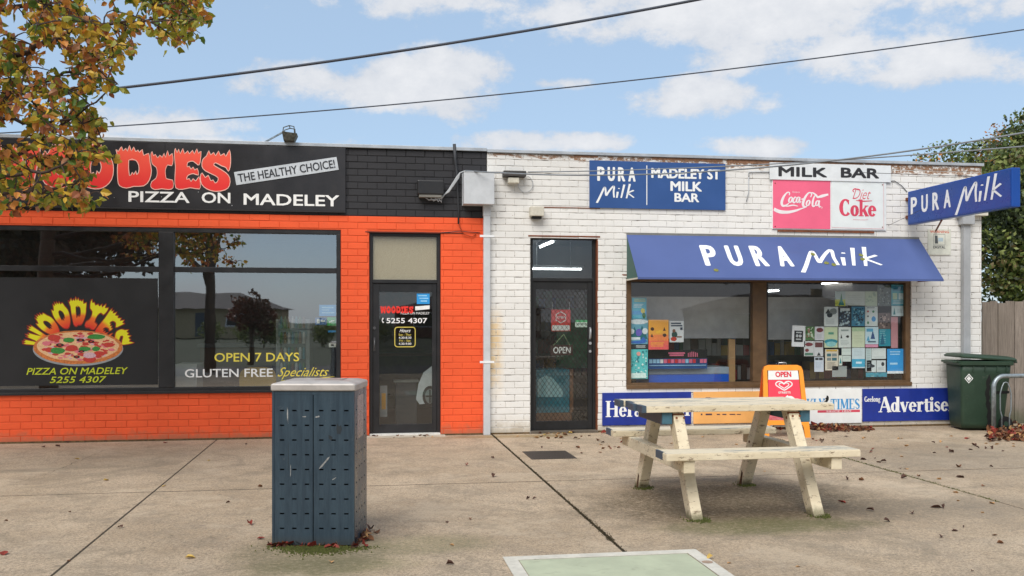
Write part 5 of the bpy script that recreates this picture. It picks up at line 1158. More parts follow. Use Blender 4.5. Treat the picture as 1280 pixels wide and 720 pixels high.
x0, x1, z0, z1 = R(1098, 495.5, 1194, 514.5, -.021); serif(mb, 'Advertiser', x0, x1, z0, z1, -.0215, 0, 1.1); mb.build('lettering', m_print, b4)

# ------------------------------------------------------------------ awning
AX0, AX1, AT, AB, AP = 3.50, 7.80, 2.65, 2.048, .53
m_awn = M('faded blue awning sheet', (72,90,142), .5, var=.06, scale=1.5, dirt=.05); m_awd = M('awning underside grey', (120,120,116), .8); m_awg = M('green awning side sheet', (54,92,84), .6, dirt=.2)
aw = thing('awning', ((AX0+AX1)/2, 0, AB), 'sloping faded blue awning with white PURA Milk lettering over the milk bar window', 'awning')
mb = MB(); mb.hexa([(AX0,-AP,AB),(AX1,-AP,AB),(AX1-.03,0,AT),(AX0,0,AT),(AX0,-AP,AB+.006),(AX1,-AP,AB+.006),(AX1-.03,0,AT+.006),(AX0,0,AT+.006)]); mb.build('sheet', m_awn, aw)
MB().box(AX0, AX1, -AP-.004, -AP+.012, AB-.022, AB+.004).build('front_lip', m_awn, aw)
mb = MB(); mb.hexa([(AX0+.004,-AP+.01,AB),(AX0+.008,-AP+.01,AB),(AX0+.008,-.006,AB),(AX0+.004,-.006,AB),(AX0+.004,-AP+.02,AB+.004),(AX0+.008,-AP+.02,AB+.004),(AX0+.008,-.006,AT-.01),(AX0+.004,-.006,AT-.01)]); mb.build('side_sheet', m_awg, aw)
MB().box(AX0-.004, AX0+.016, -AP+.01, -.006, AB-.02, AB).build('side_rail', m_plastic_w, aw); MB().box(AX1-.05, AX1-.03, -AP+.01, -.006, AB-.012, AB+.006).build('side_rail', m_rust, aw)
for k in range(4): xx = AX0+.5+k*1.1; MB().box(xx, xx+.02, -AP+.02, -.004, AB-.0, AB+.02).build('support_arm', m_galv, aw)
MB().box(AX0, AX1-.03, -.012, -.002, AT-.01, AT+.02).build('top_flashing', m_awd, aw)
n_ = Vector((0, -(AT-AB), -AP)).normalized()*-1     # outward normal of the sheet (up and out)
outn = Vector((0, -(AT-AB), AP)).normalized()
def awpt(u, v):     # pixel -> (x, s) on the slope, s from the lower edge
    t_ = (u-640)/F; s_ = (HZ-v)/F; d = Vector((st+t_*ct, ct-t_*st, s_)); p0 = Vector((0, -AP, AB+.007)); c0_ = Vector((0, CY, CZ))
    k = (p0-c0_).dot(outn)/d.dot(outn); q = c0_+d*k; return q.x, (q-p0).dot(Vector((0, AP, AT-AB)).normalized())
mb = MB()
a = awpt(882, 332); b = awpt(983, 308); condensed(mb, 'PURA', a[0], b[0], a[1], b[1], 0, .045, .42)
a = awpt(1004, 340.5); b = awpt(1092, 309); milk(mb, a[0], b[0], a[1], b[1], 0, .078)
sd = Vector((0, AP, AT-AB)).normalized(); base = Vector((0, -AP, AB+.007))
mb.v = [tuple(Vector((v[0],0,0)) + base + sd*v[2] + outn*(.0008 - v[1])) for v in mb.v]; mb.build('lettering', m_print, aw)
mb = MB()
for (u, v) in ((895,338),(1016,318),(1033,329),(1042,331),(1076,319),(1078,324)):
    a = awpt(u, v); n0 = len(mb.v); mb.poly(ell(a[0], a[1], .035, .028, 10, .15), (), 0, -.001)
mb.v = [tuple(Vector((v[0],0,0)) + base + sd*v[2] + outn*(.0035 - v[1])) for v in mb.v]; tag(mb.build('lichen_spot', M('olive lichen', (120,122,60), .9, var=.4, scale=60), aw), kind='stuff')

# ------------------------------------------------------------------ wall fittings
def boxthing(name, parts, label, cat, loc):
    t_ = thing(name, loc, label, cat)
    for n_, mb_, m_, bv in parts: mb_.build(n_, m_, t_, bevel=bv)
    return t_
x0, x1, z0, z1 = R(580, 215, 618, 255, -.2)
mtr = boxthing('meter_box', [('case', MB().box(x0, x1, -.20, -.016, z0, z1), m_greypaint, .005), ('lid_edge', MB().box(x0-.006, x1+.006, -.206, -.17, z1-.0, z1+.006), m_greypaint, 0), ('case_rim', MB().box(x0-.004, x1+.004, -.015, -.0, z0-.004, z1+.004), m_greypaint, 0)], 'plain grey meter box hung where the black and white walls meet', 'meter box', ((x0+x1)/2, -.1, z0))
px0_, px1_ = P(604,400,-.03).x, P(612.5,400,-.03).x
dp = thing('downpipe', ((px0_+px1_)/2, -.03, 0), 'pale grey square conduit running down from the meter box between the two shops', 'pipe')
MB().box(px0_, px1_, -.075, -.005, .0, P(608,268,-.03).z).build('pipe', m_greypaint, dp, bevel=.008)
MB().box(px0_-.006, px1_+.006, -.08, -.004, P(608,270,-.03).z, P(608,255,-.03).z).build('collar', m_greypaint, dp, bevel=.005)
for v in (295, 452.5): z = P(608, v, -.08).z; MB().box(px0_-.05, px1_+.05, -.081, -.076, z-.014, z+.014).build('strap', m_white, dp)
x0, x1, z0, z1 = R(522, 225, 555, 243, -.12)
jb = boxthing('junction_box', [('case', MB().box(x0, x1, -.12, -.0, z0, z1), M('black plastic case', (34,33,34), .35, dirt=.2), .015), ('base_strip', MB().box(x0+.02, x1-.03, -.11, -.01, z0-.035, z0-.001), M('dusty grey strip', (120,118,112), .8), .003)], 'black cable junction box on the dark parapet bricks', 'junction box', ((x0+x1)/2, -.06, z0))
for k, (u, dv) in enumerate(((531,22),(537,17),(543,20),(547,14))):
    a = P(u, 246, -.06); b = P(552, 248, -.06); c = P(575, 216, -.10); mb = MB()
    pts = [a, P(u+5, 250+k, -.06), b+Vector((0,0,.01*k)), P(561, 237+k, -.08), P(571+k*.8, 221+k*.4, -.1), c, P(582, 213.5, -.12)]
    mb.tube([tuple(p) for p in pts], .008, 6); mb.build('cable', m_cable_l, jb, smooth=True)
mb = MB(); q = [P(568,180,-.04), P(569,200,-.03), P(571,215,-.03), P(572,238,-.03), P(573,262,-.03), P(573,280,-.03)]
mb.tube([tuple(p) for p in q], [.022,.02,.018,.014,.01,.01], 7); cdt = mb.build('conduit', m_cable, smooth=True); tag(cdt, 'dark conduit running over the parapet and down beside the meter box', 'conduit')
mb = MB(); q = [P(573,270,-.01), P(575,284,-.03), P(580,293,-.03), P(590,296,-.02), P(595,293,-.01)]; mb.tube([tuple(p) for p in q], .006, 6); q = [P(551,291,-.01), P(575,289,-.02), P(600,291,-.01)]; 
o = mb.build('loose_wire', M('orange brown wire', (170,60,20), .6), smooth=True); tag(o, 'thin reddish wire drooping on the orange bricks by the downpipe', 'wire')
mb = MB(); mb.tube([tuple(p) for p in q], .005, 6); o = mb.build('loose_wire', m_cable, smooth=True); tag(o, 'dark wire running flat from the door corner to the downpipe', 'wire')
# floodlight pair on the white wall
a = P(644, 220, -.1); fl = thing('wall_light', (a.x, 0, a.z), 'dark twin floodlight fitting high on the white wall beside the meter box', 'wall light')
x0, x1, z0, z1 = R(629, 214, 657, 224, -.1); MB().box(x0, x1, -.16, -.0, z0+.03, z1).build('hood', M('dark grey hood', (62,60,58), .6, dirt=.3), fl, bevel=.01)
x0, x1, z0, z1 = R(635, 222, 649, 229, -.12); MB().box(x0, x1, -.14, -.04, z0, z1).build('lamp', m_plastic_w, fl, bevel=.012)
mb = MB(); c = P(657, 230, -.03); mb.tube([(c.x+.10*math.cos(a), -.02, c.z+.11*math.sin(a)) for a in [PI*.75-2*PI*k/20*.92 for k in range(21)]], .0045, 5); mb.build('cable_loop', m_cable_l, fl, smooth=True)
x0, x1, z0, z1 = R(661, 258, 680, 273, -.1); cf = thing('siren_box', ((x0+x1)/2, 0, z0), 'small weathered cream alarm box above the milk bar door', 'alarm box')
MB().box(x0+.02, x1, -.12, .0, z0+.03, z1).build('case', m_plastic_w, cf, bevel=.012); MB().box(x0+.05, x1-.03, -.10, -.02, z0, z0+.032).build('lens', m_dark, cf)
MB().box(x1-.01, P(750,260).x, -.006, .003, P(700,259.5).z-.006, P(700,259.5).z+.006).build('rusty_strip', m_rust, cf)
# lamp on the roof edge
a, b = P(328,178,.05), P(356,164,-.05); rl = thing('roof_floodlight', (a.x, .1, TOP+.045), 'old caged floodlight on an arm over the pizza shop parapet', 'floodlight')
MB().beam((a.x, .12, TOP+.05), (b.x, -.05, b.z+.0), .018, .018).build('arm', m_galv, rl); MB().box(a.x-.06, a.x+.04, .04, .2, TOP+.046, TOP+.056).build('base_plate', m_galv, rl)
x0, x1, z0, z1 = R(353, 166, 371, 180, -.05); xc = (x0+x1)/2
m_lamp = M('corroded lamp metal', (84,84,76), .6, .4, var=.5, scale=30, dirt=.3)
MB().hexa([(x0+.02,-.12,TOP+.046),(x1-.03,-.12,TOP+.046),(x1-.03,.06,TOP+.046),(x0+.02,.06,TOP+.046),(x0,-.15,z1),(x1+.01,-.15,z1-.02),(x1+.01,.08,z1-.02),(x0,.08,z1)]).build('housing', m_lamp, rl, bevel=.008)
mb = MB(); 
for yy in (-.13, .04): mb.tube([(x0+.01,yy,z1-.02),(x0+.02,yy,z1+.05),(xc,yy,z1+.075),(x1-.03,yy,z1+.065),(x1-.02,yy,z1-.04)], .007, 6)
mb.tube([(xc,-.13,z1+.075),(xc,.04,z1+.075)], .006, 6); mb.build('cage', m_lamp, rl)
# grey post pipe near the right corner
px0_, px1_ = P(1203,400,-.05).x, P(1211.5,400,-.05).x
gp = thing('rain_pipe', ((px0_+px1_)/2, -.04, 0), 'grey rain pipe with a rainwater head at the right end of the white wall', 'pipe')
MB().box(px0_, px1_, -.085, -.012, .0, P(1207,279,-.05).z).build('pipe', M('mid grey paint', (166,169,172), .5, var=.08), gp, bevel=.008)
x0, x1, z0, z1 = R(1200.5, 269, 1215, 281, -.06); MB().box(x0, x1, -.13, -.008, z0, z1).build('rainwater_head', MATS['mid grey paint'], gp, bevel=.01)
x0, x1, z0, z1 = R(1196, 264.5, 1232, 270, -.06); MB().box(x0, x1, -.12, -.008, z0+.002, z1).build('gutter_end', m_plastic_w, gp, bevel=.005)
mb = MB(); mb.tube([tuple(P(u, v, -.012)) for u, v in ((936,221),(936,215),(945,215),(963,215))], .008, 5); mb.tube([tuple(P(u, v, -.012)) for u, v in ((936,221),(936,240),(933,252))], .006, 5)
o = mb.build('loose_wire', m_cable_l, smooth=True); tag(o, 'pale wire clipped to the white bricks left of the cola sign', 'wire')
mb = MB(); mb.tube([tuple(P(u, v, -.012)) for u, v in ((1108,227),(1118,226),(1127,232),(1134,240))], .005, 5); o = mb.build('loose_wire', m_cable, smooth=True); tag(o, 'dark wire looping from the cola sign towards the light box sign', 'wire')

# ------------------------------------------------------------------ overhead cables
def cable(name, A, B, sag, r, m, label, ext=(0, 0), group=None, n=40):
    A, B = Vector(A), Vector(B); d = B-A; pts = []
    t0, t1 = -ext[0], 1+ext[1]
    for k in range(n+1):
        t_ = t0+(t1-t0)*k/n; p = A+d*t_; p.z -= sag*4*t_*(1-t_); pts.append(tuple(p))
    mb = MB(); mb.tube(pts, r, 6); o = mb.build(name, m, smooth=True); return tag(o, label, 'cable', group)
m_wire = M('bundled line sheath', (60,66,78), .6, var=.2)
cable('power_cable', PD(140,111,11), PD(870,0,11), .07, .016, m_wire, 'thick dark overhead cable, upper of the two crossing the sky', (.5, .35))
cable('power_cable', PD(140,158,12), PD(1280,37,12), .12, .008, m_wire, 'thin dark overhead cable spanning the whole sky below the thick one', (.3, .2))
hook = P(582, 213.3, -.12); cable('service_cable', hook, PD(1290,164,9), .20, .0085, M('grey service sheath', (120,126,132), .6), 'upper grey service cable running from the meter box to the right', (0, .4))
cable('service_cable', P(660, 215, -.10), PD(1290,182,9.5), .055, .007, MATS['grey service sheath'], 'lower grey service cable ending at the twin floodlight', (0, .4))
cable('service_cable', P(584, 213.8, -.12), P(632, 216, -.10), .01, .008, m_cable_l, 'short twisted pale cable between the meter box and the twin floodlight')

# ------------------------------------------------------------------ dark blue bin cabinet
t = NT('dark slate blue enamel'); c0 = t.mix(t.mr(t.noise(6, 8, .7, sc=(5,5,.5)), .35, .65), (.020,.038,.056), (.034,.060,.082)); c0 = t.mix(t.mr(t.noise(9, 10, .8), .58, .68, 0, .35), c0, (.10,.12,.13)); c0 = t.mix(t.mr(t.axis(2), .0, .09, .5, 0), c0, (.06,.06,.045)); t.col(c0); t.rough(t.mr(t.noise(7, 8, .7), .3, .7, .3, .5, sm=False)); t.bump(t.noise(2.2, 4, .5, sc=(7,7,.25)), .22, .02); m_cab = t.m
m_cabside = M('dark slate blue side enamel', (50,66,80), .28, var=.16, scale=4, dirt=.08)
m_cablid = M('worn pale lid', (176,170,164), .42, .2, var=.14, scale=6, dirt=.5)
A = G(340,683); B = G(443,683.5)
cdir = (B-A); CW = cdir.length; crz = math.atan2(cdir.y, cdir.x); CD_ = .46; CH = 1.035
bc = thing('bin_cabinet', (A+B)/2, 'dark slate blue perforated litter bin cabinet with a pale metal lid standing on mossy concrete', 'litter bin', crz)
def perforated(x0, x1, z0, z1, slots, y0, y1):
    xs_ = sorted({x0, x1} | {s_[k] for s_ in slots for k in (0, 1)}); zs_ = sorted({z0, z1} | {s_[k] for s_ in slots for k in (2, 3)})
    S_ = {(round(s_[0],4), round(s_[2],4)) for s_ in slots}; mb = MB()
    for i in range(len(xs_)-1):
        for k in range(len(zs_)-1):
            a, b, c, d = xs_[i], xs_[i+1], zs_[k], zs_[k+1]
            if (round(a,4), round(c,4)) in S_: 
                for (p, q) in (((a,c),(b,c)),((b,c),(b,d)),((b,d),(a,d)),((a,d),(a,c))): mb.quad((p[0],y0,p[1]),(q[0],y0,q[1]),(q[0],y1,q[1]),(p[0],y1,p[1]))
                continue
            mb.quad((a,y0,c),(b,y0,c),(b,y0,d),(a,y0,d)); mb.quad((a,y1,c),(b,y1,c),(b,y1,d),(a,y1,d))
    return mb
zrows = [.115+.0975*k for k in range(9)]
def slots_for(x0, x1, cols, w=.030, h=.010):
    return [(x0+(x1-x0)*c_-w/2, x0+(x1-x0)*c_+w/2, z, z+h) for c_ in cols for z in zrows]
hw_ = CW/2; y0 = 0.0
for (a, b) in ((-hw_+.016, -.003), (.003, hw_-.016)):
    mb = perforated(a, b, .022, CH-.03, slots_for(a, b, (.20,.52,.85)), y0, y0+.004); mb.build('door_panel', m_cab, bc, local=True)
MB().box(-hw_, -hw_+.0155, y0-.003, y0+.02, .012, CH-.006).build('corner_post', m_cab, bc, local=True, bevel=.003); MB().box(hw_-.0155, hw_, y0-.003, y0+.02, .012, CH-.006).build('corner_post', m_cab, bc, local=True, bevel=.003)
mb = MB(); mb.box(-hw_+.016, hw_-.016, y0-.001, y0+.02, CH-.0295, CH-.006); mb.box(-hw_+.016, hw_-.016, y0-.001, y0+.02, .012, .0215); mb.build('rail', m_cab, bc, local=True)
MB().box(-hw_+.02, hw_-.02, y0+.03, CD_-.02, .03, CH-.04).build('inner_bin', m_dark, bc, local=True)
for sx in (-1, 1):       # side panels, slotted
    sl2 = [(y_, y_+.03, z, z+.010) for y_ in (.06,.16,.26,.36) for z in zrows]; mb = perforated(.021, CD_-.001, .012, CH-.006, sl2, 0, .004)
    mb.v = [(sx*(hw_-v[1]), v[0], v[2]) for v in mb.v]; mb.build('side_panel', m_cabside, bc, local=True)
MB().box(-hw_, hw_, CD_, CD_+.004, .012, CH-.006).build('back_panel', m_cab, bc, local=True)
for (a, b) in ((-hw_+.03, .03), (hw_-.07, .03), (-hw_+.03, CD_-.08), (hw_-.07, CD_-.08)): MB().box(a, a+.04, b, b+.04, 0, .0115).build('foot', m_dark, bc, local=True)
# lid with a gently raised top
lo = []
for k, (e, z) in enumerate(((.004,CH-.004),(.008,CH+.003),(.008,CH+.034),(.001,CH+.043),(-.05,CH+.056),(-.14,CH+.062))):
    lo.append([(p[0], p[1], z) for p in rrect(-hw_-e, hw_+e, -e-.004, CD_+e, .012, 3)])
mb = MB(); mb.loft(lo); lid = mb.build('lid', m_cablid, bc, local=True, smooth=False)
MB().box(-.02, .17, .12, .30, CH+.0622, CH+.0635).build('hatch', M('brown grey hatch plate', (168,152,144), .5, .2, var=.2, scale=14, dirt=.4), lid, local=True, bevel=.002)
m_scr = M('scratched bare metal', (140,140,138), .6, var=.3, scale=50)
for (x, z, L_, w_, a_) in ((.075,.555,.13,.014,.85),(-.165,.59,.004,.22,0),(.03,.86,.04,.012,.2),(-.06,.86,.03,.01,0),(.115,.72,.03,.05,.3),(.17,.78,.05,.10,0),(-.17,.88,.012,.14,0),(.14,.45,.05,.008,.6),(-.15,.50,.006,.1,0)):
    mb = MB(); ca_, sa_ = math.cos(a_), math.sin(a_)
    pts = [(x+(px_*ca_-pz_*sa_), z+(px_*sa_+pz_*ca_)) for px_, pz_ in [(L_*t_*.5*random.uniform(.6,1)*1, w_*.5*q_*random.uniform(.4,1)) for t_, q_ in ((-1,0),(-.6,-1),(0,-.8),(.6,-1),(1,0),(.6,1),(0,.7),(-.6,1))]]
    m__ = m_scr if w_ < .2 and (x, z) != (.17,.78) and (x,z) != (.115,.72) else M('dark scuff', (34,42,48), .7, var=.2)
    mb.poly(pts, (), y0-.0003, y0-.0009); o = mb.build('scratch', m__, bc, local=True)
MB().box(hw_+.0006, hw_+.0014, .10, .32, .70, .99).build('side_sticker', M('silvery worn sticker', (150,140,140), .3, .3, var=.3, scale=20), bc, local=True)

# ------------------------------------------------------------------ picnic table
t = NT('flaking cream paint'); c0 = t.mix(t.mr(t.noise(3, 8, .7, sc=(1,1,1)), .3, .7), (.62,.525,.36), (.77,.68,.50))
sx_, sy_, sz_ = t.n.new('ShaderNodeSeparateXYZ'), None, None; t.l.new(t.g.outputs['Normal'], sx_.inputs[0])
c0 = t.mix(t.mr(t.noise(34, 9, .75, sc=(.35,1,1)), .555, .62, 0, .85), c0, (.16,.10,.06))
zz = t.math('ADD', t.axis(2), t.math('MULTIPLY', t.noise(14, 8, .7), .12)); c0 = t.mix(t.mr(zz, .15, .07, 0, .85), c0, (.09,.085,.03))
t.col(c0); t.rough(.65); t.bump(t.noise(50, 8, .7, sc=(.2,1,1)), .5, .005); m_cream = t.m
t = NT('worn grey blue over cream'); c0 = t.mix(t.mr(t.noise(5, 9, .75, sc=(.5,3,1)), .37, .5), (.19,.215,.22), (.66,.58,.43)); c0 = t.mix(t.mr(t.noise(20, 8, .8, sc=(.2,2,1)), .58, .7, 0, .6), c0, (.10,.10,.09)); t.col(c0); t.rough(.6); t.bump(t.noise(50, 8, .7, sc=(.2,2,1)), .4, .004); m_top = t.m
m_slate = M('slate blue paint', (62,78,92), .55, var=.2, scale=18, bump=.3, bscale=40, dirt=.2)
m_teal = M('teal blue paint', (62,102,118), .55, var=.2, scale=18, dirt=.2); m_rot = M('rotten bare wood', (84,56,34), .95, var=.6, scale=40, bump=.8)
pt = thing('picnic_table', (2.95, -4.76, 0), 'weathered cream and blue timber picnic table with attached benches on the pavement', 'picnic table')
def plank(name, x0, x1, y0, y1, z0, z1, endm=None, topm=m_top):
    mb = MB(); mb.box(x0, x1, y0, y1, z0, z1-.005, 0); o = mb.build(name, [m_cream], pt, bevel=.005)
    MB().box(x0+.004, x1-.004, y0+.006, y1-.004, z1-.0049, z1).build('worn_face', topm, o, org=pt.location, bevel=.002)
    return o
TZ = .825
for k, (y0_, y1_, xo) in enumerate(((-5.115,-4.955,0.0),(-4.940,-4.780,-.02),(-4.765,-4.605,.01),(-4.590,-4.42,-.035))):
    p = plank('top_plank', 2.165+xo, 3.75+(.02 if k == 0 else -.06+xo), y0_, y1_, TZ-.052, TZ)
    MB().box(2.165+xo-.004, 2.165+xo+.03, y0_-.0015, y1_+.0015, TZ-.0525, TZ+.001).build('painted_end', m_slate, p, org=pt.location)
for (ya, yb2) in ((-5.62,-5.375),(-4.16,-3.915)):
    p = plank('bench_plank', 2.19, 3.715, ya, yb2, .468, .522)
    MB().box(2.186, 2.205, ya+.09, yb2+.0015, .4665, .5235).build('painted_end', m_slate, p, org=pt.location)
for xa, xl, tm in ((2.33, 2.425, m_slate), (3.49, 3.395, m_teal)):
    o = MB().box(xa, xa+.088, -5.08, -4.44, TZ-.150, TZ-.0535).build('cross_beam', tm, pt, bevel=.005)
    MB().box(xa+.004, xa+.084, -5.085, -5.0795, TZ-.146, TZ-.058).build('painted_end', m_teal, o, org=pt.location)
    MB().box(xa, xa+.085, -5.60, -3.93, .372, .4665).build('bench_beam', m_cream, pt, bevel=.006)
    for sg_ in (-1, 1):
        # slanted leg: foot out, head in under the top
        yf, yt = -4.76+sg_*.69, -4.76+sg_*.24; a = Vector((xl, yf, 0)); b = Vector((xl, yt, TZ-.0535)); w_ = .088; h_ = .135
        mb = MB(); mb.hexa([(xl,yf-h_/2,0),(xl+w_,yf-h_/2,0),(xl+w_,yf+h_/2,0),(xl,yf+h_/2,0),(xl,yt-h_/2,TZ-.054),(xl+w_,yt-h_/2,TZ-.054),(xl+w_,yt+h_/2,TZ-.054),(xl,yt+h_/2,TZ-.054)])
        lg = mb.build('leg', m_cream, pt, bevel=.006)
        if sg_ == 1 : MB().hexa([(xl-.002,yf-.055,0),(xl-.0005,yf-.055,0),(xl-.0005,yf+.0,0),(xl-.002,yf+.0,0),(xl-.002,yf-.085,.12),(xl-.0005,yf-.085,.12),(xl-.0005,yf-.06,.14),(xl-.002,yf-.06,.14)]).build('rot_patch', m_rot, lg, org=pt.location)
        if sg_ == 1: MB().box(xl+.02, xl+.07, yf-h_/2-.003, yf-h_/2+.002, .0, .05).build('rot_patch', m_rot, lg, org=pt.location)
        for bz, off in ((.42, .0), (.71, .02), (.75,-.03)):
            yy = yf+(yt-yf)*bz/TZ+off; mb = MB(); mb.tube([(xl-.004, yy, bz), (xl+w_+.006, yy, bz)], .011, 8); mb.build('bolt', m_rust, lg, org=pt.location)
        for off in (-.03, .03):
            zz_ = .73; yy = yf+(yt-yf)*zz_/TZ - (h_/2+.002)*1; 
            if sg_ == -1: mb = MB(); mb.tube([(xl+w_/2+off, yy+.004, zz_), (xl+w_/2+off, yy-.004, zz_)], .009, 8); mb.build('bolt', m_rust, lg, org=pt.location)
m_mossf = M('moss tuft green', (92,98,48), .95, var=.5, scale=60)
for (x, y) in ((2.47,-5.46),(3.44,-5.46),(2.46,-4.1),(3.42,-4.1)):
    mb = MB()
    for k in range(170):
        a = random.gauss(-.9, 1.1); r_ = random.uniform(.05,.10)*random.uniform(.8,1.5); s_ = random.uniform(.004,.012); px_, py_ = x+r_*math.cos(a)*.8, y+r_*math.sin(a)*1.0
        n0 = len(mb.v); mb.v += [(px_-s_,py_,0),(px_+s_,py_+s_*.5,0),(px_,py_,random.uniform(.006,.024))]; mb.f.append((n0,n0+1,n0+2)); mb.m.append(0)
    tag(mb.build('moss_tufts', m_mossf), kind='stuff')
mb = MB(); Rz = Matrix.Rotation(crz, 3, 'Z')
for k in range(2600):
    x = random.gauss(.06, .13); y = -abs(random.gauss(0, .08))*(1.2-abs(x)); s_ = random.uniform(.003,.008); q = Rz @ Vector((x, y, 0)) + (A+B)/2; n0 = len(mb.v)
    mb.v += [(q.x-s_,q.y,0),(q.x+s_,q.y+s_*.4,0),(q.x,q.y,random.uniform(.003,.016))]; mb.f.append((n0,n0+1,n0+2)); mb.m.append(0)
tag(mb.build('moss_tufts', m_mossf), kind='stuff')

# ------------------------------------------------------------------ A-frame sandwich board
m_orf = M('orange plastic frame', (240,150,40), .42, var=.08, dirt=.1); m_or2 = M('dark orange plastic leg', (206,84,30), .5, var=.1, dirt=.2)
q = G(978, 545); af = thing('sandwich_board', (q.x, q.y, 0), 'orange A-frame sandwich board with white OPEN strip and red heart logo behind the picnic table', 'sandwich board', -.10)
AW, AH, LEAN = .57, .92, .17
def aframe_panel(name, y_at, front=True, m_fr_=m_orf):
    # local: x width, s along the slope
    s_ = -1 if front else 1
    T3 = lambda x, yy, z: (x, s_*(LEAN*(1-z/AH)) + yy*s_, z)
    def slab(pts, ya, yb_): 
        lo = [[T3(p[0], ya, p[1]) for p in pts], [T3(p[0], yb_, p[1]) for p in pts]]; return lo
    outer = [(-AW/2-.02,0),(-AW/2+.05,0),(-AW/2+.06,.12),(-AW/2+.075,.16),(AW/2-.075,.16),(AW/2-.06,.12),(AW/2-.05,0),(AW/2+.02,0)]
    wt = AW/2-.025
    outer += [(wt, AH-.07),(wt-.02,AH-.02),(wt-.07,AH),(-wt+.07,AH),(-wt+.02,AH-.02),(-wt,AH-.07)]
    inner = [(-AW/2+.06,.22),(AW/2-.06,.22),(wt-.052,AH-.07),(-wt+.052,AH-.07)]
    loops = [outer, inner[::-1]]; flat = [p for l in loops for p in l]; tr = tessellate_polygon([[Vector((p[0],p[1],0)) for p in l] for l in loops]); mb = MB(); N = len(flat)
    mb.v = [T3(p[0], .014, p[1]) for p in flat]+[T3(p[0], -.014, p[1]) for p in flat]
    for t_ in tr: mb.f.append(tuple(t_)); mb.f.append(tuple(N+k for k in t_)); mb.m += [0, 0]
    k = 0
    for l in loops:
        for i in range(len(l)): a, b = k+i, k+(i+1)%len(l); mb.f.append((a,b,N+b,N+a)); mb.m.append(0)
        k += len(l)
    fr_ = mb.build(name, m_fr_, af, local=True)
    return fr_, T3
ff, T3 = aframe_panel('front_frame', 0, True); bf, T3b = aframe_panel('rear_frame', 0, False, m_or2)
def on_front(fn, name, mats_, par, lift=.016):
    mb = MB(); fn(mb); mb.v = [T3(v[0], lift-v[1], v[2]) for v in mb.v]; return mb.build(name, mats_, par, local=True)
w0, w1_ = .235, .205
def fn(mb): mb.quad((-w0+.01,0,.22),(w0-.01,0,.22),(w1_-.003,0,AH-.19),(-w1_+.003,0,AH-.19),1); mb.quad((-w1_+.003,0,AH-.188),(w1_-.003,0,AH-.188),(w1_-.01,0,AH-.07),(-w1_+.01,0,AH-.07),0); mb.quad((-w0,.0,.2),(w0,.0,.2),(w0,0,.3),(-w0,0,.3),0)
on_front(fn, 'poster_sheet', [m_paperwhite, M('poster red', (232,62,84), .45, var=.04)], ff, .010)
def fn(mb): add_text(mb, 'OPEN', -.105, .105, AH-.155, AH-.085, 0, bold=.05)
on_front(fn, 'lettering', M('poster red lettering', (218,44,62), .5), ff, .012)
HRT = [(0,-.9),(-.5,-.45),(-.95,.05),(-1.0,.5),(-.7,.85),(-.3,.8),(0,.45),(.3,.8),(.7,.85),(1.0,.5),(.95,.05),(.5,-.45)]
def fn(mb):
    cz_ = AH-.265
    mb.ribbon([(x*.105, cz_+z*.062) for x, z in HRT], .014, 0, None, 0, 4, True); mb.ribbon([(x*.062, cz_+.002+z*.038) for x, z in HRT], .011, -.0003, None, 0, 4, True)
    add_text(mb, 'STREETS', -.08, .08, AH-.365, AH-.340, 0, bold=.04)
    mb.ribbon([(-.12,.30),(.0,.42),(.06,.50),(.12,.46),(.08,.36)], .05, -.0004, None, 0, 4); mb.ribbon([(-.05,.44),(.05,.52)], .04, -.0006, None, 0, 2)
on_front(fn, 'heart_logo', m_paperwhite, ff, .0125)
mb = MB(); mb.quad(T3b(-w0,-.004,.2),T3b(w0,-.004,.2),T3b(w1_,-.004,AH-.06),T3b(-w1_,-.004,AH-.06)); mb.build('rear_panel', M('dark teal back panel', (48,62,66), .6), bf, local=True)
mb = MB(); mb.tube([(-.055,0,AH-.005),(-.045,0,AH+.028),(.045,0,AH+.028),(.055,0,AH-.005)], .007, 6); mb.build('handle', m_alu, af, local=True, smooth=True)
mb = MB(); mb.beam((AW/2-.05,-.11,.35),(AW/2-.05,.11,.35),.012,.02); mb.build('spreader', m_or2, af, local=True)

# ------------------------------------------------------------------ green wheelie bin
t = NT('dark green bin plastic'); c0 = t.mix(t.mr(t.noise(2.5, 7, .7), .3, .7), (.014,.036,.020), (.024,.056,.032)); c0 = t.mix(t.mr(t.noise(9, 9, .75), .58, .7, 0, .5), c0, (.10,.12,.09)); t.col(c0); t.rough(.5); m_bin = t.m
bb = G(1226, 539.5); wb = thing('wheelie_bin', (8.18, -.42, 0), 'dark green wheelie bin with an ill fitting lid beside the weathered paling fence', 'wheelie bin', -.22); wb.scale = (.87, .95, 1); wb.location = (8.36, -.45, 0)
lo = []
for z, xf, xb, wy in ((.03,-.33,.28,.22),(.10,-.345,.31,.235),(.5,-.36,.35,.265),(.80,-.37,.385,.285),(.90,-.372,.39,.29)):
    lo.append([(p[0], p[1], z) for p in rrect(xf, xb, -wy, wy, .05, 4)])
MB().loft(lo).build('body', m_bin, wb, local=True, smooth=True)
lo = [[(p[0], p[1], z) for p in rrect(-.385-e, .40+e, -.30-e, .30+e, .045, 4)] for z, e in ((.885,-.004),(.892,.018),(.935,.022),(.945,.006))]
MB().loft(lo).build('rim', m_bin, wb, local=True)
MB().box(-.47, -.39, -.22, .22, .915, .945).build('front_lip', m_bin, wb, local=True, bevel=.012)
lo = []
for k, (z, e, r_) in enumerate(((0,0,.05),(.02,.008,.05),(.045,-.02,.05),(.062,-.09,.06),(.068,-.18,.05))):
    lo.append([(p[0], p[1], z) for p in rrect(-.42-e, .44+e, -.31-e, .31+e, r_, 4)])
mb = MB(); mb.loft(lo)
ca_, sa_ = math.cos(.055), math.sin(.055)
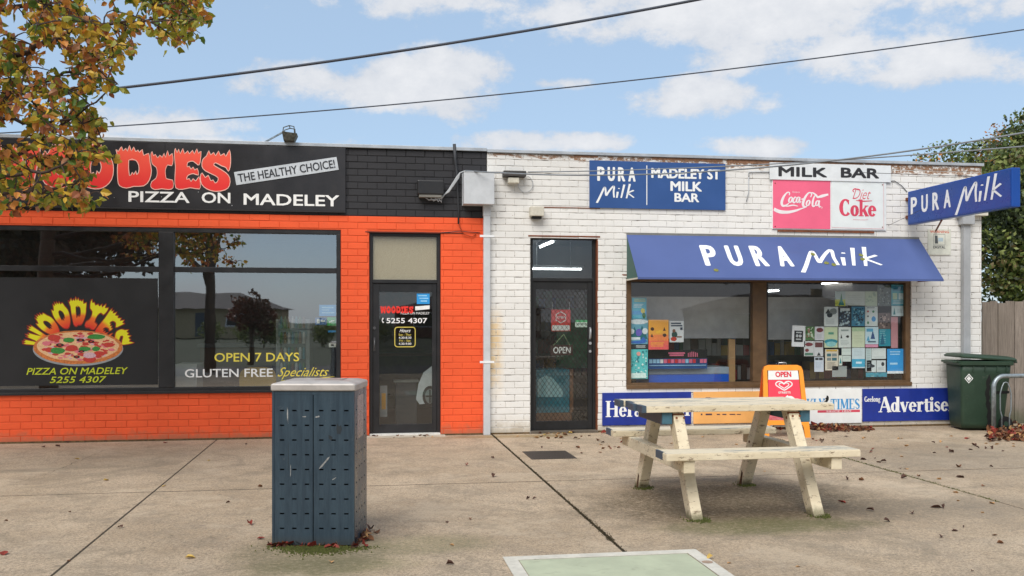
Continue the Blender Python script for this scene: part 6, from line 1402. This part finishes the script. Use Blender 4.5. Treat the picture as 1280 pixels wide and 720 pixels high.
mb.v = [(v[0]*ca_+v[2]*sa_+.03, v[1]+.01+.05*(v[0]<0)*0, .952+v[2]*ca_-v[0]*sa_*.35+ (0.03 if v[0]<0 else 0)*abs(v[0])/.4) for v in mb.v]; ld = mb.build('lid', m_bin, wb, local=True)
mb = MB(); mb.tube([(.44,-.2,.93),(.50,-.2,.93),(.50,.2,.93),(.44,.2,.93)], .014, 8); mb.build('handle', m_bin, wb, local=True, smooth=True)
for sy in (-.27, .24):
    w2_ = MB(); w2_.tube([(.31, sy, .10), (.31, sy+.045, .10)], .10, 24); wh = w2_.build('wheel', m_dark, wb, local=True, bevel=.006); MB().tube([(.31, sy-.004, .10), (.31, sy+.049, .10)], .035, 12).build('hub', m_bin, wh, local=True)
MB().tube([(.31,-.26,.10),(.31,.28,.10)], .012, 8).build('axle', m_galv, wb, local=True)
def bside(x, z): return -(.265+(z-.5)*.0625 if z > .5 else .235+(z-.1)*.075)
mb = MB(); lz = .71; lx = -.255
def dia(r_, mi, off):
    n0 = len(mb.v)
    for dx, dz in ((0,-r_),(r_,0),(0,r_),(-r_,0)): mb.v.append((lx+dx, bside(0, lz+dz)-off, lz+dz))
    mb.f.append((n0,n0+1,n0+2,n0+3)); mb.m.append(mi)
dia(.066, 0, .003); dia(.050, 1, .0036); 
for dx, dz, r_ in ((-.016,0,.02),(.016,0,.02),(0,.018,.017),(0,-.018,.017)):
    n0 = len(mb.v)
    for k in range(8): mb.v.append((lx+dx+r_*.8*math.cos(k*PI/4), bside(0, lz+dz)-.0044, lz+dz+r_*.8*math.sin(k*PI/4)))
    mb.f.append(tuple(range(n0, n0+8))); mb.m.append(0)
mb.build('emblem', [m_paperwhite, m_bin], wb, local=True)
mb = MB(); m_burn = M('black melted scar', (8,9,9), .7, var=.3)
pts = [(.05+.02*math.sin(z*9), z) for k, z in enumerate(np.linspace(.06,.72,16))]
L_ = [(x_-.03-.012*math.sin(z_*40), z_) for x_, z_ in pts]; R_ = [(x_+.03+.012*math.sin(z_*57), z_) for x_, z_ in pts]; L_[-1] = R_[-1] = (pts[-1][0], pts[-1][1]+.05)
for i in range(15):
    q4 = [L_[i], R_[i], R_[i+1], L_[i+1]]; mb.quad(*[(x_, bside(0, z_)-.0028, z_) for x_, z_ in q4])
mb.build('scar', m_burn, wb, local=True)
mb = MB(); mb.quad(*[(x_, bside(0, z_)-.0028, z_) for x_, z_ in ((.10,.50),(.36,.51),(.36,.545),(.10,.54))]); mb.build('scar', m_burn, wb, local=True)
for x_ in (-.2,-.02,.16,.30): MB().box(x_, x_+.018, -.30, -.275, .80, .886).build('rib', m_bin, wb, local=True)

# ------------------------------------------------------------------ galvanised bike rack
a = G(1242, 541); bk = thing('bike_rack', (a.x, a.y, 0), 'galvanised tube bike rack with bent wheel rods in front of the bin and fence', 'bike rack')
ztop = P(1255, 470, a.y).z; r_ = .15; tb = [(a.x, a.y, 0), (a.x, a.y, ztop-r_)] + [(a.x+r_-r_*math.cos(t_), a.y, ztop-r_+r_*math.sin(t_)) for t_ in [PI/2*k/8 for k in range(1, 9)]] + [(a.x+1.9, a.y, ztop), (a.x+1.9, a.y, ztop)]
x9 = a.x+2.0; tb = tb[:-2] + [(x9-r_, a.y, ztop)] + [(x9-r_+r_*math.sin(t_), a.y, ztop-r_+r_*math.cos(t_)) for t_ in [PI/2*k/8 for k in range(1, 9)]] + [(x9, a.y, 0)]
mb = MB(); mb.tube(tb, .030, 12); mb.build('tube_frame', m_galv, bk, smooth=True)
for k in range(4):
    xo = .135+k*.42
    sh = [(0,0),(0,.22),(-.03,.30),(-.03,.52),(.0,.60),(.035,.66),(.075,.67),(.11,.66),(.145,.60),(.175,.52),(.175,.30),(.145,.22),(.145,0)]
    mb = MB(); mb.tube([(a.x+xo+p*.78, a.y+.02, q_) for p, q_ in sh], .009, 6); mb.build('wheel_rod', m_galv, bk, smooth=True)

# ------------------------------------------------------------------ paling fence
t = NT('weathered paling timber'); c0 = t.mix(t.mr(t.noise(8, 9, .75, sc=(6,1,.4)), .3, .7), (.17,.14,.115), (.33,.28,.235)); oi = t.n.new('ShaderNodeObjectInfo'); c0 = t.mix(t.math('MULTIPLY', oi.outputs['Random'], .4), c0, (.14,.115,.09)); zb2 = t.math('ADD', t.axis(2), t.math('MULTIPLY', t.noise(6,6,.7), .3)); c0 = t.mix(t.mr(zb2, .45, .15, 0, .6), c0, (.08,.10,.04)); t.col(c0); t.rough(.9); t.bump(t.noise(12, 9, .75, sc=(12,1,.4)), .8, .006); m_pal = t.m
fx = P(1228, 450, .25).x; fe = thing('paling_fence', (fx+2.5, .25, 0), 'weathered grey brown timber paling fence running right from the white wall', 'fence')
zt_ = P(1250, 377, .25).z; x = fx; k = 0
while x < fx+6:
    w_ = random.uniform(.125,.15); MB().box(x+.002, x+w_-.004, .25+random.uniform(-.004,.006)+(k%2)*.004, .27+(k%2)*.004, -.02, zt_+random.uniform(-.03,.02)).build('plank', m_pal, fe, bevel=.002); x += w_; k += 1
for zz in (.4, 1.4): MB().box(fx, fx+6, .275, .32, zz, zz+.08).build('rail', m_pal, fe)
for k in range(3): MB().box(fx+.8+k*2.3, fx+.9+k*2.3, .325, .42, -.02, zt_-.08).build('post', m_pal, fe)

# ------------------------------------------------------------------ leaves and trees
def leafmat(name, c, tr=.35):
    t = NT(name); cc = t.mix(t.mr(t.noise(9, 3, .6), .3, .7), tuple(x*.8 for x in lin(c)), tuple(min(1, x*1.15) for x in lin(c))); t.col(cc); t.rough(.5)
    tl = t.n.new('ShaderNodeBsdfTranslucent'); t.l.new(cc, tl.inputs[0]); mx = t.n.new('ShaderNodeMixShader'); mx.inputs[0].default_value = tr
    t.l.new(t.b.outputs[0], mx.inputs[1]); t.l.new(tl.outputs[0], mx.inputs[2]); t.l.new(mx.outputs[0], t.n['Material Output'].inputs[0]); return t.m
AUT = [leafmat('autumn leaf olive', (150,148,48)), leafmat('autumn leaf yellow', (208,172,60)), leafmat('autumn leaf orange', (200,132,60)), leafmat('autumn leaf russet', (160,96,62)), leafmat('autumn leaf green', (92,120,48)), leafmat('autumn leaf pinkish', (196,142,104))]
AUTW = np.array([.32,.22,.15,.08,.17,.06])
def leaf_geo(s, fold=.25, curl=.2):     # pointed oval, six faces, folded along the midrib
    L_ = s; w_ = s*.36; pts = [(0,0,0),(L_*.28,w_,fold*w_),(L_*.68,w_*.78,fold*w_*.8-curl*L_*.1),(L_,0,-curl*L_*.35),(L_*.68,-w_*.78,fold*w_*.8-curl*L_*.1),(L_*.28,-w_,fold*w_),(L_*.5,0,-curl*L_*.06)]
    return pts, [(0,6,1),(1,6,2),(2,6,3),(3,6,4),(4,6,5),(5,6,0)]
bark = M('grey brown bark', (88,74,62), .9, var=.35, scale=25, bump=.8, bscale=60)
bark_d = M('dark twig bark', (62,48,42), .9, var=.3, scale=30)
def rand_rot(hang=True):
    # leaf axis mostly hanging down with spread
    d = Vector((random.gauss(0,.6), random.gauss(0,.6), -random.uniform(.1,1.1) if hang else random.gauss(0,.6))).normalized()
    up = Vector((random.gauss(0,1), random.gauss(0,1), random.gauss(0,1))); y = up.cross(d).normalized(); z = d.cross(y)
    return Matrix((d, y, z)).transposed()
POLY = [(-60,-40),(255,-30),(262,10),(252,45),(222,70),(196,62),(176,66),(158,80),(140,84),(150,104),(140,128),(143,154),(124,166),(122,176),(150,188),(120,200),(112,225),(134,246),(116,262),(88,268),(60,250),(40,266),(-60,256)]
def in_poly(x, y, P_):
    c = False; j = len(P_)-1
    for i in range(len(P_)):
        if ((P_[i][1] > y) != (P_[j][1] > y)) and (x < (P_[j][0]-P_[i][0])*(y-P_[i][1])/(P_[j][1]-P_[i][1])+P_[i][0]): c = not c
        j = i
    return c
base = PD(-230, 620, 8.3); base.z = 0
tree = thing('autumn_tree', (base.x, base.y, 0), 'autumn street tree with yellow, orange and green leaves hanging over the pizza shop sign', 'tree')
trk = [(base.x, base.y, -.02), (base.x+.03, base.y, 1.1), (base.x-.02, base.y+.04, 2.2), (base.x+.05, base.y+.05, 3.2), (base.x+.1, base.y+.1, 4.4), (base.x+.08, base.y+.1, 5.8)]
mb = MB(); mb.tube(trk, [.15,.125,.115,.10,.07,.03], 12); mb.build('trunk', bark, tree, smooth=True)
T0 = lambda t_: Vector(trk[2]).lerp(Vector(trk[4]), t_)
limbs_px = [  # start height on the trunk, then pixel waypoints with depth
 (.0, [(-120,300,8.3),(0,246,8.1),(60,238,7.9),(104,225,7.8)]), (.1, [(-100,230,8.2),(10,195,8.2),(60,170,8.1),(90,140,8.0)]),
 (.3, [(-90,180,8.4),(0,130,8.5),(40,60,8.7),(75,10,8.8)]), (.25, [(-100,190,8.2),(-10,150,8.0),(60,155,7.8),(120,128,7.7)]),
 (.5, [(-80,100,8.4),(20,70,8.2),(90,40,8.0),(150,30,7.9),(220,18,7.8)]), (.6, [(-80,40,8.6),(30,8,8.6),(110,-10,8.6),(190,0,8.5)]),
 (.05, [(-100,260,8.0),(-20,225,7.7),(50,215,7.5),(88,200,7.4)]), (.75, [(-60,-60,8.6),(60,-60,8.4),(160,-40,8.2),(230,-10,8.0)]),
 (.4, [(-80,150,8.8),(30,110,9.0),(90,90,9.1),(130,70,9.1)]), (.15, [(-80,275,8.6),(0,262,8.6),(50,252,8.5)])]
mb = MB(); nodes = []
for h, wp in limbs_px:
    pts = [T0(h)] + [PD(*w) for w in wp]; fine = []
    for i in range(len(pts)-1):
        p0, p1, p2, p3 = pts[max(0,i-1)], pts[i], pts[i+1], pts[min(len(pts)-1,i+2)]
        for k in range(6):
            t_ = k/6; fine.append(.5*(2*p1+(p2-p0)*t_+(2*p0-5*p1+4*p2-p3)*t_*t_+(3*p1-p0-3*p2+p3)*t_**3)+Vector((random.gauss(0,.012), random.gauss(0,.012), random.gauss(0,.012))))
    fine.append(pts[-1]); n = len(fine); rs = [.030*(1-i/n)**1.2+.006 for i in range(n)]; b_ = MB(); b_.tube([tuple(p) for p in fine], rs, 6); b_.build('limb', bark_d, tree, smooth=True)
    nodes += fine[5:]
twl = []; twm = MB(); leaves = []
tries = 0
while len(twl) < 700 and tries < 16000:
    tries += 1; u, v = random.uniform(-60, 262), random.uniform(-40, 268)
    if not in_poly(u, v, POLY): continue
    # leave some gaps of sky
    gap = math.sin(u*.051+1.3)*math.sin(v*.047+u*.013) 
    if gap > .6 and random.random() < .75: continue
    tip = PD(u, v, random.uniform(7.3, 9.3)); near = min(nodes, key=lambda q: (q-tip).length_squared + .3*abs((q-tip).z))
    if (near-tip).length > 1.0 or (near-tip).length < .06: continue
    mid = near.lerp(tip, .5)+Vector((random.gauss(0,.05), random.gauss(0,.05), random.gauss(.05,.05))); pts = [near]+[near*(1-t_)**2+mid*2*t_*(1-t_)+tip*t_*t_ for t_ in (.25,.5,.75,1)]
    twm.tube([tuple(p) for p in pts], [.0075,.0065,.0055,.0045,.0025], 4, caps=False); twl.append(tip)
    if random.random() < .5: nodes.append(pts[3])
    L_ = (near-tip).length; nl = int(min(17, 4+L_*19))
    for k in range(nl):
        t_ = .25+.8*k/nl; t2 = min(t_, 1); p = near*(1-t2)**2+mid*2*t2*(1-t2)+tip*t2*t2; leaves.append(p+Vector((random.gauss(0,.028), random.gauss(0,.028), random.gauss(-.012,.028))))
# the rest of the crown beyond the frame
for k in range(430):
    a_ = random.uniform(0, 2*PI); e_ = random.uniform(-.5, 1.0); rr = random.uniform(.7, 2.0); c_ = Vector((base.x-.1, base.y, 4.6))
    tip = c_+Vector((math.cos(a_)*rr, math.sin(a_)*rr, e_*1.9))
    dv = tip-Vector((0,CY,CZ)); dep = dv.x*st+dv.y*ct; uu = 640+F*(dv.x*ct-dv.y*st)/max(dep,.1)
    if uu > -60 or tip.z < 2.5: continue
    near = T0(min(1, max(0, (tip.z-2.4)/2.4))); mid = near.lerp(tip,.5)+Vector((0,0,.15)); pts = [near, mid, tip]; twm.tube([tuple(p) for p in pts], [.015,.01,.003], 4, caps=False)
    for j in range(11): leaves.append(mid.lerp(tip, .2+.8*j/10)+Vector((random.gauss(0,.06), random.gauss(0,.06), random.gauss(0,.06))))
tag(twm.build('twigs', bark_d, tree), kind='stuff')
camv = Vector((0,CY,CZ))
def on_screen(p):
    dv = p-camv; dep = dv.x*st+dv.y*ct
    if dep < .5: return 0
    uu = 640+F*(dv.x*ct-dv.y*st)/dep; vv = HZ-F*dv.z/dep
    return 1 if 0 < uu < 1280 and 0 < vv < 720 else 0
leaves.sort(key=lambda p: (-on_screen(p), (p-camv).length))
lmesh = []
for mi in range(6):
    for vv in range(2):
        pts, fs = leaf_geo(.080, random.uniform(.15,.5), random.uniform(.1,.7)); me = bpy.data.meshes.new('leaf'); me.from_pydata(pts, [], fs); me.materials.append(AUT[mi]); lmesh.append(me)
def pick(): return int(rng.choice(6, p=AUTW/AUTW.sum()))
def pick_at(p):    # clumps of greener and more orange growth
    w = AUTW.copy(); c = math.sin(p.x*3.1+p.z*2.3)*math.cos(p.z*3.7-p.y*2.0)
    if c > .2: w[[0,4]] *= 2.2
    elif c < -.2: w[[1,2,3,5]] *= 1.8
    return int(rng.choice(6, p=w/w.sum()))
mbl = MB()
for n, p in enumerate(leaves):
    R_ = rand_rot(); s_ = random.uniform(.62, 1.15)
    if n < 300:
        o = bpy.data.objects.new('leaf', lmesh[pick_at(p)*2+random.randrange(2)]); COL.objects.link(o); o.parent = tree
        o.matrix_local = Matrix.Translation(p-tree.location) @ (R_*s_).to_4x4()
    else:
        pts, fs = leaf_geo(.080*s_, random.uniform(.15,.5), random.uniform(.1,.7)); n0 = len(mbl.v); mi = pick_at(p)
        mbl.v += [tuple(p+R_@Vector(q_)) for q_ in pts]; mbl.f += [tuple(n0+k for k in f_) for f_ in fs]; mbl.m += [mi]*6
tag(mbl.build('foliage', AUT, tree), kind='stuff')

def crown_tree(name, x, y, h, blobs, n, ls, mats_, w, label, group=None, trunk_r=.16, limbs=9, bare=False, cat='tree', bmat=None):
    t_ = thing(name, (x, y, 0), label, cat, group=group); bm_ = bmat or bark
    mb = MB(); top = Vector((x+random.uniform(-.2,.2), y, h*.72)); mb.tube([(x,y,-.1),(x+.04,y,h*.25),(x-.03,y+.03,h*.45),tuple(top)], [trunk_r, trunk_r*.8, trunk_r*.6, trunk_r*.2], 10); mb.build('trunk', bm_, t_, smooth=True)
    mb = MB()
    for k in range(limbs):
        b = blobs[k % len(blobs)]; a0_ = Vector((x, y, h*random.uniform(.25,.55))); e = Vector((b[0]+random.gauss(0,b[3]*.4), b[1]+random.gauss(0,b[3]*.4), b[2]+random.gauss(0,b[4]*.3))); m_ = a0_.lerp(e,.5)+Vector((0,0,.2))
        mb.tube([tuple(a0_), tuple(m_), tuple(e)], [trunk_r*.4, trunk_r*.25, .01], 6)
    tag(mb.build('limbs', bm_, t_), kind='stuff')
    if n:
        bw_ = np.array([b[3]**2*b[4] for b in blobs]); bi = rng.choice(len(blobs), n, p=bw_/bw_.sum()); B_ = np.array(blobs)[bi]
        d = rng.normal(size=(n,3)); d /= np.linalg.norm(d, axis=1)[:,None]; r = rng.uniform(0,1,n)**(.45); r = r*(1+.22*np.sin(d[:,0]*7+B_[:,0]*3)*np.sin(d[:,2]*6+B_[:,1]))
        c = np.stack([B_[:,0]+d[:,0]*r*B_[:,3], B_[:,1]+d[:,1]*r*B_[:,3], B_[:,2]+d[:,2]*r*B_[:,4]], 1)
        # clumpy: drop points in noise holes
        hole = np.sin(c[:,0]*4.1+c[:,2]*2.2)*np.sin(c[:,1]*3.7-c[:,2]*3.3+1)*np.sin(c[:,2]*5.1+c[:,0]*1.7); keep = hole < rng.uniform(.05,.75,n); c = c[keep]; n = len(c)
        a = rng.normal(size=(n,3)); a /= np.linalg.norm(a,axis=1)[:,None]; b2 = rng.normal(size=(n,3)); b2 = np.cross(a, b2); b2 /= np.linalg.norm(b2,axis=1)[:,None]
        L = ls*rng.uniform(.6,1.4,n)[:,None]; v = np.empty((n,4,3)); v[:,0] = c-a*L*.5; v[:,1] = c+b2*L*.28; v[:,2] = c+a*L*.5; v[:,3] = c-b2*L*.28
        v = v.reshape(-1,3)-np.array([x,y,0]); me = bpy.data.meshes.new('crown'); me.vertices.add(4*n); me.vertices.foreach_set('co', v.ravel()); me.loops.add(4*n); me.loops.foreach_set('vertex_index', np.arange(4*n)); me.polygons.add(n); me.polygons.foreach_set('loop_start', np.arange(n)*4); me.polygons.foreach_set('loop_total', np.full(n,4))
        for m in mats_: me.materials.append(m)
        clump = (np.sin(c[:,0]*2.3)+np.sin(c[:,2]*3.1+c[:,1])+rng.normal(0,.8,n)); idx = np.clip(((clump+2.0)/3.6*len(mats_)).astype(int), 0, len(mats_)-1); me.polygons.foreach_set('material_index', idx); me.update(); me.validate()
        o = bpy.data.objects.new('crown', me); COL.objects.link(o); o.parent = t_
    return t_
EVG = [leafmat('evergreen dark', (52,64,34), .2), leafmat('evergreen mid', (88,104,50), .25), leafmat('evergreen light', (132,142,74), .3), leafmat('evergreen tip brown', (118,104,64), .3)]
q = PD(1262, 300, 15.5)
crown_tree('evergreen_tree', q.x+.5, q.y, 5.2, [(q.x+.35,q.y,3.6,1.2,1.0),(q.x+1.3,q.y+.4,4.0,1.3,1.1),(q.x-.1,q.y-.2,2.6,1.0,1.0),(q.x+1.0,q.y-.1,2.5,1.2,1.1),(q.x+.9,q.y,4.6,.8,.6),(q.x+.1,q.y-.3,2.0,.8,.6)], 42000, .085, EVG, None, 'dense green evergreen tree over the paling fence behind the light box sign')
q2 = PD(1192, 196, 21)
crown_tree('garden_tree', q2.x, q2.y, 5.0, [(q2.x-.3,q2.y,4.85,.8,.62),(q2.x+.7,q2.y,5.0,.8,.6),(q2.x+1.7,q2.y,5.2,1.0,.9),(q2.x+.3,q2.y,3.9,1.5,.9)], 15000, .085, EVG[1:]+[AUT[2]], None, 'straggly olive tree top showing above the right end of the white wall roof')

# ------------------------------------------------------------------ across the street (seen in the window reflections)
def mirror_at(u, v, depth):   # world place whose mirror image in the shop glass appears at this pixel
    p = PD(u, v, depth); return Vector((p.x, .12-p.y, p.z))
DKL = [leafmat('street tree dark', (48,46,28), .2), leafmat('street tree brown', (84,56,34), .25), leafmat('street tree russet', (110,58,40), .3)]
p = mirror_at(262, 400, 29)
crown_tree('street_tree', p.x, p.y, 9.5, [(p.x,p.y,6.6,2.2,1.5),(p.x-2.4,p.y,6.0,2.3,1.8),(p.x+1.4,p.y,6.9,1.4,1.1),(p.x-4.2,p.y+.5,5.2,2.4,2.4),(p.x-1.2,p.y,4.6,1.0,.9),(p.x-.6,p.y,8.2,2.4,1.4),(p.x-2.8,p.y,4.2,1.6,1.5),(p.x-6.5,p.y,4.2,2.2,2.6)], 42000, .21, DKL, None, 'dark leafed street tree across the road from the shops', trunk_r=.19)
p = mirror_at(420, 400, 34); 
crown_tree('street_tree', p.x-3.0, p.y, 2.7, [(p.x-3.0,p.y,1.8,.8,.7),(p.x-2.6,p.y,1.5,.6,.6)], 2600, .15, DKL[1:], None, 'small russet street tree in front of the opposite houses', trunk_r=.1)
p = mirror_at(60, 400, 26); crown_tree('street_tree', p.x, p.y, 8.5, [(p.x,p.y,5.4,2.7,2.2),(p.x-2.5,p.y,5.0,2.7,2.4),(p.x-6,p.y,5.0,2.7,2.4),(p.x-1,p.y,3.0,2.6,2.0),(p.x-4,p.y,2.8,2.6,2.0)], 40000, .2, DKL[:2], None, 'broad dark street tree opposite the left end of the pizza shop', trunk_r=.22)
p = mirror_at(949, 400, 36); crown_tree('street_tree', p.x, p.y, 8.0, [(p.x,p.y,5.2,2.4,1.6),(p.x+1.8,p.y,4.8,1.8,1.5),(p.x-1.8,p.y,4.4,1.6,1.4)], 16000, .18, DKL[:2], None, 'dark street tree opposite the milk bar window', trunk_r=.2)
p = mirror_at(1130, 400, 34); crown_tree('street_tree', p.x, p.y, 7.0, [(p.x,p.y,4.6,2.2,1.9),(p.x+2,p.y,4.3,2.0,1.6)], 12000, .18, EVG[:2], None, 'green street tree opposite the right end of the milk bar', trunk_r=.2)
m_tile = M('dark grey roof tiles', (70,66,66), .8, var=.25, scale=12); m_cb = M('cream brick', (178,160,126), .85, var=.12, scale=10); m_rb = M('red brown brick', (128,78,60), .85, var=.15, scale=10); m_win = M('dark house window', (28,32,36), .15, var=0)
def house(x, y, w, d, wallm, label, chx):
    t_ = thing('opposite_house', (x, y, -.1), label, 'house'); h = 2.5
    MB().box(x-w/2, x+w/2, y-d, y, -.1, h).build('wall', wallm, t_)
    e = .55; mb = MB(); n0 = 0; mb.v = [(x-w/2-e,y-d-e,h),(x+w/2+e,y-d-e,h),(x+w/2+e,y+e,h),(x-w/2-e,y+e,h),(x-w/2+d/2-.4,y-d/2,h+1.5),(x+w/2-d/2+.4,y-d/2,h+1.5)]; mb.f = [(0,1,5,4),(2,3,4,5),(1,2,5),(3,0,4),(3,2,1,0)]; mb.m = [0]*5; rf = mb.build('roof', m_tile, t_)
    MB().box(x+chx, x+chx+.9, y-d/2-.3, y-d/2+.3, h+.6, h+2.1).build('chimney', m_cb, rf, org=t_.location)
    for wx in (-w*.32, w*.22): wi = MB().box(x+wx-.9, x+wx+.9, y-.02, y+.03, .8, 2.1).build('window', m_white, t_); MB().box(x+wx-.82, x+wx+.82, y+.031, y+.04, .88, 2.02).build('pane', m_win, wi, org=t_.location)
    MB().box(x-.45, x+.45, y-.02, y+.04, 0, 2.1).build('door', m_slate, t_)
p = mirror_at(250, 400, 82); house(p.x, p.y, 14, 9, m_cb, 'cream brick house with dark tiled hip roof across the road', -4)
p = mirror_at(560, 400, 84); house(p.x+2, p.y, 13, 9, m_rb, 'red brown brick house with dark tiled roof across the road', 3)
p = mirror_at(980, 400, 86); house(p.x+1, p.y, 15, 9, m_cb, 'cream brick house opposite the milk bar window', 4)
def bushes(name, x0, x1, y, h, n, label):
    cs = [(random.uniform(x0,x1), y+random.uniform(-.5,.5), h*.5, .8, h*.5) for _ in range(8)]
    return crown_tree(name, (x0+x1)/2, y, h*.7, cs, n, .14, EVG[:3], None, label, trunk_r=.05, cat='hedge')
p = mirror_at(330, 400, 56); bushes('hedge', p.x-7, p.x+7, p.y, 1.6, 9000, 'dark hedge in front of the houses across the road')
p = mirror_at(900, 400, 56); bushes('hedge', p.x-7, p.x+7, p.y, 1.8, 9000, 'hedge across the road opposite the milk bar')

# ------------------------------------------------------------------ fallen leaves
FAL = [M('fallen leaf brown', (112,74,46), .8, var=.3, scale=30), M('fallen leaf dark', (74,46,34), .8, var=.3, scale=30), M('fallen leaf tan', (176,136,90), .8, var=.25, scale=30), M('fallen leaf red', (126,44,30), .7, var=.3, scale=30), M('fallen leaf yellow', (190,160,84), .8, var=.2, scale=30)]
fmesh = []
for mi in range(5):
    for vv in range(3):
        pts, fs = leaf_geo(.07, random.uniform(.4,1.3), random.uniform(-.6,.9)); zmin = min(q_[2] for q_ in pts)
        me = bpy.data.meshes.new('fallen_leaf'); me.from_pydata([(a-.035, b, c-zmin+.002) for a, b, c in pts], [], fs); me.materials.append(FAL[mi]); fmesh.append(me)
def put_leaf(u, v, mi=None, s=None, name='fallen_leaf', label='small dry leaf fallen flat on the concrete pavement', group='loose leaves fallen on the pavement'):
    p = G(u, v); mi = random.choice([0,0,1,1,2,3,4]) if mi is None else mi
    o = bpy.data.objects.new(name, fmesh[mi*3+random.randrange(3)]); COL.objects.link(o); o.location = (p.x, min(p.y, -.06), .001); o.rotation_euler = (random.gauss(0,.12), random.gauss(0,.12), random.uniform(0,2*PI)); s = s or random.uniform(.6,1.15); o.scale = (s, s*random.uniform(.6,1.2), s)
    if group == 'loose leaves fallen on the pavement':
        cn = ['brown','dark brown','tan','red','yellow'][mi]; where = 'left of the slate blue bin cabinet' if u < 335 else ('between the bin cabinet and the picnic table' if u < 700 else ('near the left end of the picnic table' if u < 860 else ('right of the picnic table' if v > 565 else 'on the concrete before the sandwich board and bin')))
        label = 'dry %s leaf lying %s' % (cn, where); group = 'dry %s leaves %s' % (cn, where)
    tag(o, label, 'leaf', group)
for (u, v, mi, s) in ((312,656,3,1.0),(96,574,4,.9),(132,601,4,.8),(205,608,4,.7),(238,698,4,.9),(5,693,3,.9),(261,576,4,.5),(285,629,1,.5),(150,660,1,.6),(72,558,1,1.1),(54,559,1,.8),(84,554,1,.8),(207,554,3,.9),(308,556,1,.6),(325,609,0,.7),(583,582,3,.9),(618,596,1,1.0),(616,573,1,.6),(558,653,1,.5),(563,706,1,.7),(660,624,1,.6),(668,624,1,.5),(326,674,3,.8),(887,699,4,.8),(1052,628,3,1.1),(1170,635,1,1.2),(1178,635,1,.9),(1060,600,1,1.0),(1130,598,1,.9),(1200,597,1,1.1),(722,560,0,.8),(750,566,0,.7),(727,567,0,.5)): put_leaf(u, v, mi, s*1.05)
for k in range(16): put_leaf(random.uniform(464,552), random.uniform(544,548), random.choice([0,0,4,1,2]), label='dry leaf lying on the step of the pizza shop door', group='leaves on the pizza shop door step')
for k in range(22): put_leaf(random.gauss(690,18), random.uniform(541,549), random.choice([0,2,2,4,1]), label='dry leaf drifted in front of the milk bar door', group='leaves by the milk bar door')
for k in range(34): put_leaf(random.gauss(790,60), random.uniform(541,562), random.choice([0,1,2,3]), random.uniform(.5,1))
for k in range(48): put_leaf(random.uniform(1000,1275), 545+abs(random.gauss(0,18)), random.choice([0,1,1,2,3]), random.uniform(.5,1.15))
for k in range(18): put_leaf(random.uniform(1020,1270), random.uniform(570,680), random.choice([0,1,1,2]), random.uniform(.4,1))
for k in range(12): put_leaf(random.uniform(0,1280), random.uniform(560,718), random.choice([0,1,1,2]), random.uniform(.3,.7))
def litter(name, pts_fn, n, label, hump):
    mb = MB()
    for k in range(n):
        x, y, hh = pts_fn(); pts, fs = leaf_geo(random.uniform(.05,.085), random.uniform(.4,1.3), random.uniform(-.6,.9)); R_ = rand_rot(False); n0 = len(mb.v); mi = random.choice([0,0,1,1,2,3,3]) 
        if hh < .02: R_ = Matrix.Rotation(random.uniform(0,6.28),3,'Z') @ Matrix.Rotation(random.gauss(0,.4),3,'X')
        mb.v += [(x+(R_@Vector(q_)).x, y+(R_@Vector(q_)).y, max(.003, hh+(R_@Vector(q_)).z)) for q_ in pts]; mb.f += [tuple(n0+k2 for k2 in f_) for f_ in fs]; mb.m += [mi]*6
    tag(mb.build(name, FAL), label, None, None, 'stuff')
xa, xb = P(1003,540).x, P(1090,540).x
def f1():
    t_ = random.betavariate(1.6, 2.6); return xa+(xb-xa)*t_, -.08-abs(random.gauss(0,.16)), random.uniform(0,.05)*(1-t_)
litter('leaf_litter', f1, 330, 'heap of brown leaves by the sandwich board', 1)
def f2(): p = G(random.uniform(1236,1330), random.uniform(534,552)); return p.x, min(p.y, .2), random.uniform(0,.07)
litter('leaf_litter', f2, 620, 'drift of reddish leaves under the bike rack', 1)
def f3(): return random.uniform(P(750,540).x, P(1000,540).x), -.04-abs(random.gauss(0,.06)), random.uniform(0,.02)
litter('leaf_litter', f3, 130, 'thin line of leaves along the white wall foot', 1)
def f4():
    q = Rz @ Vector((random.choice([random.uniform(-CW/2,CW/2), CW/2+abs(random.gauss(0,.03))]), random.uniform(-.02,.45), 0)) + (A+B)/2
    if abs(((q-(A+B)/2) @ Vector((ct,-st,0)))) < CW/2-.01: q = Rz @ Vector((random.uniform(-CW/2,CW/2), random.uniform(-.05,.03), 0)) + (A+B)/2
    return q.x, q.y, random.uniform(0,.02)
litter('leaf_litter', f4, 60, 'brown leaves caught round the foot of the bin cabinet', 1)
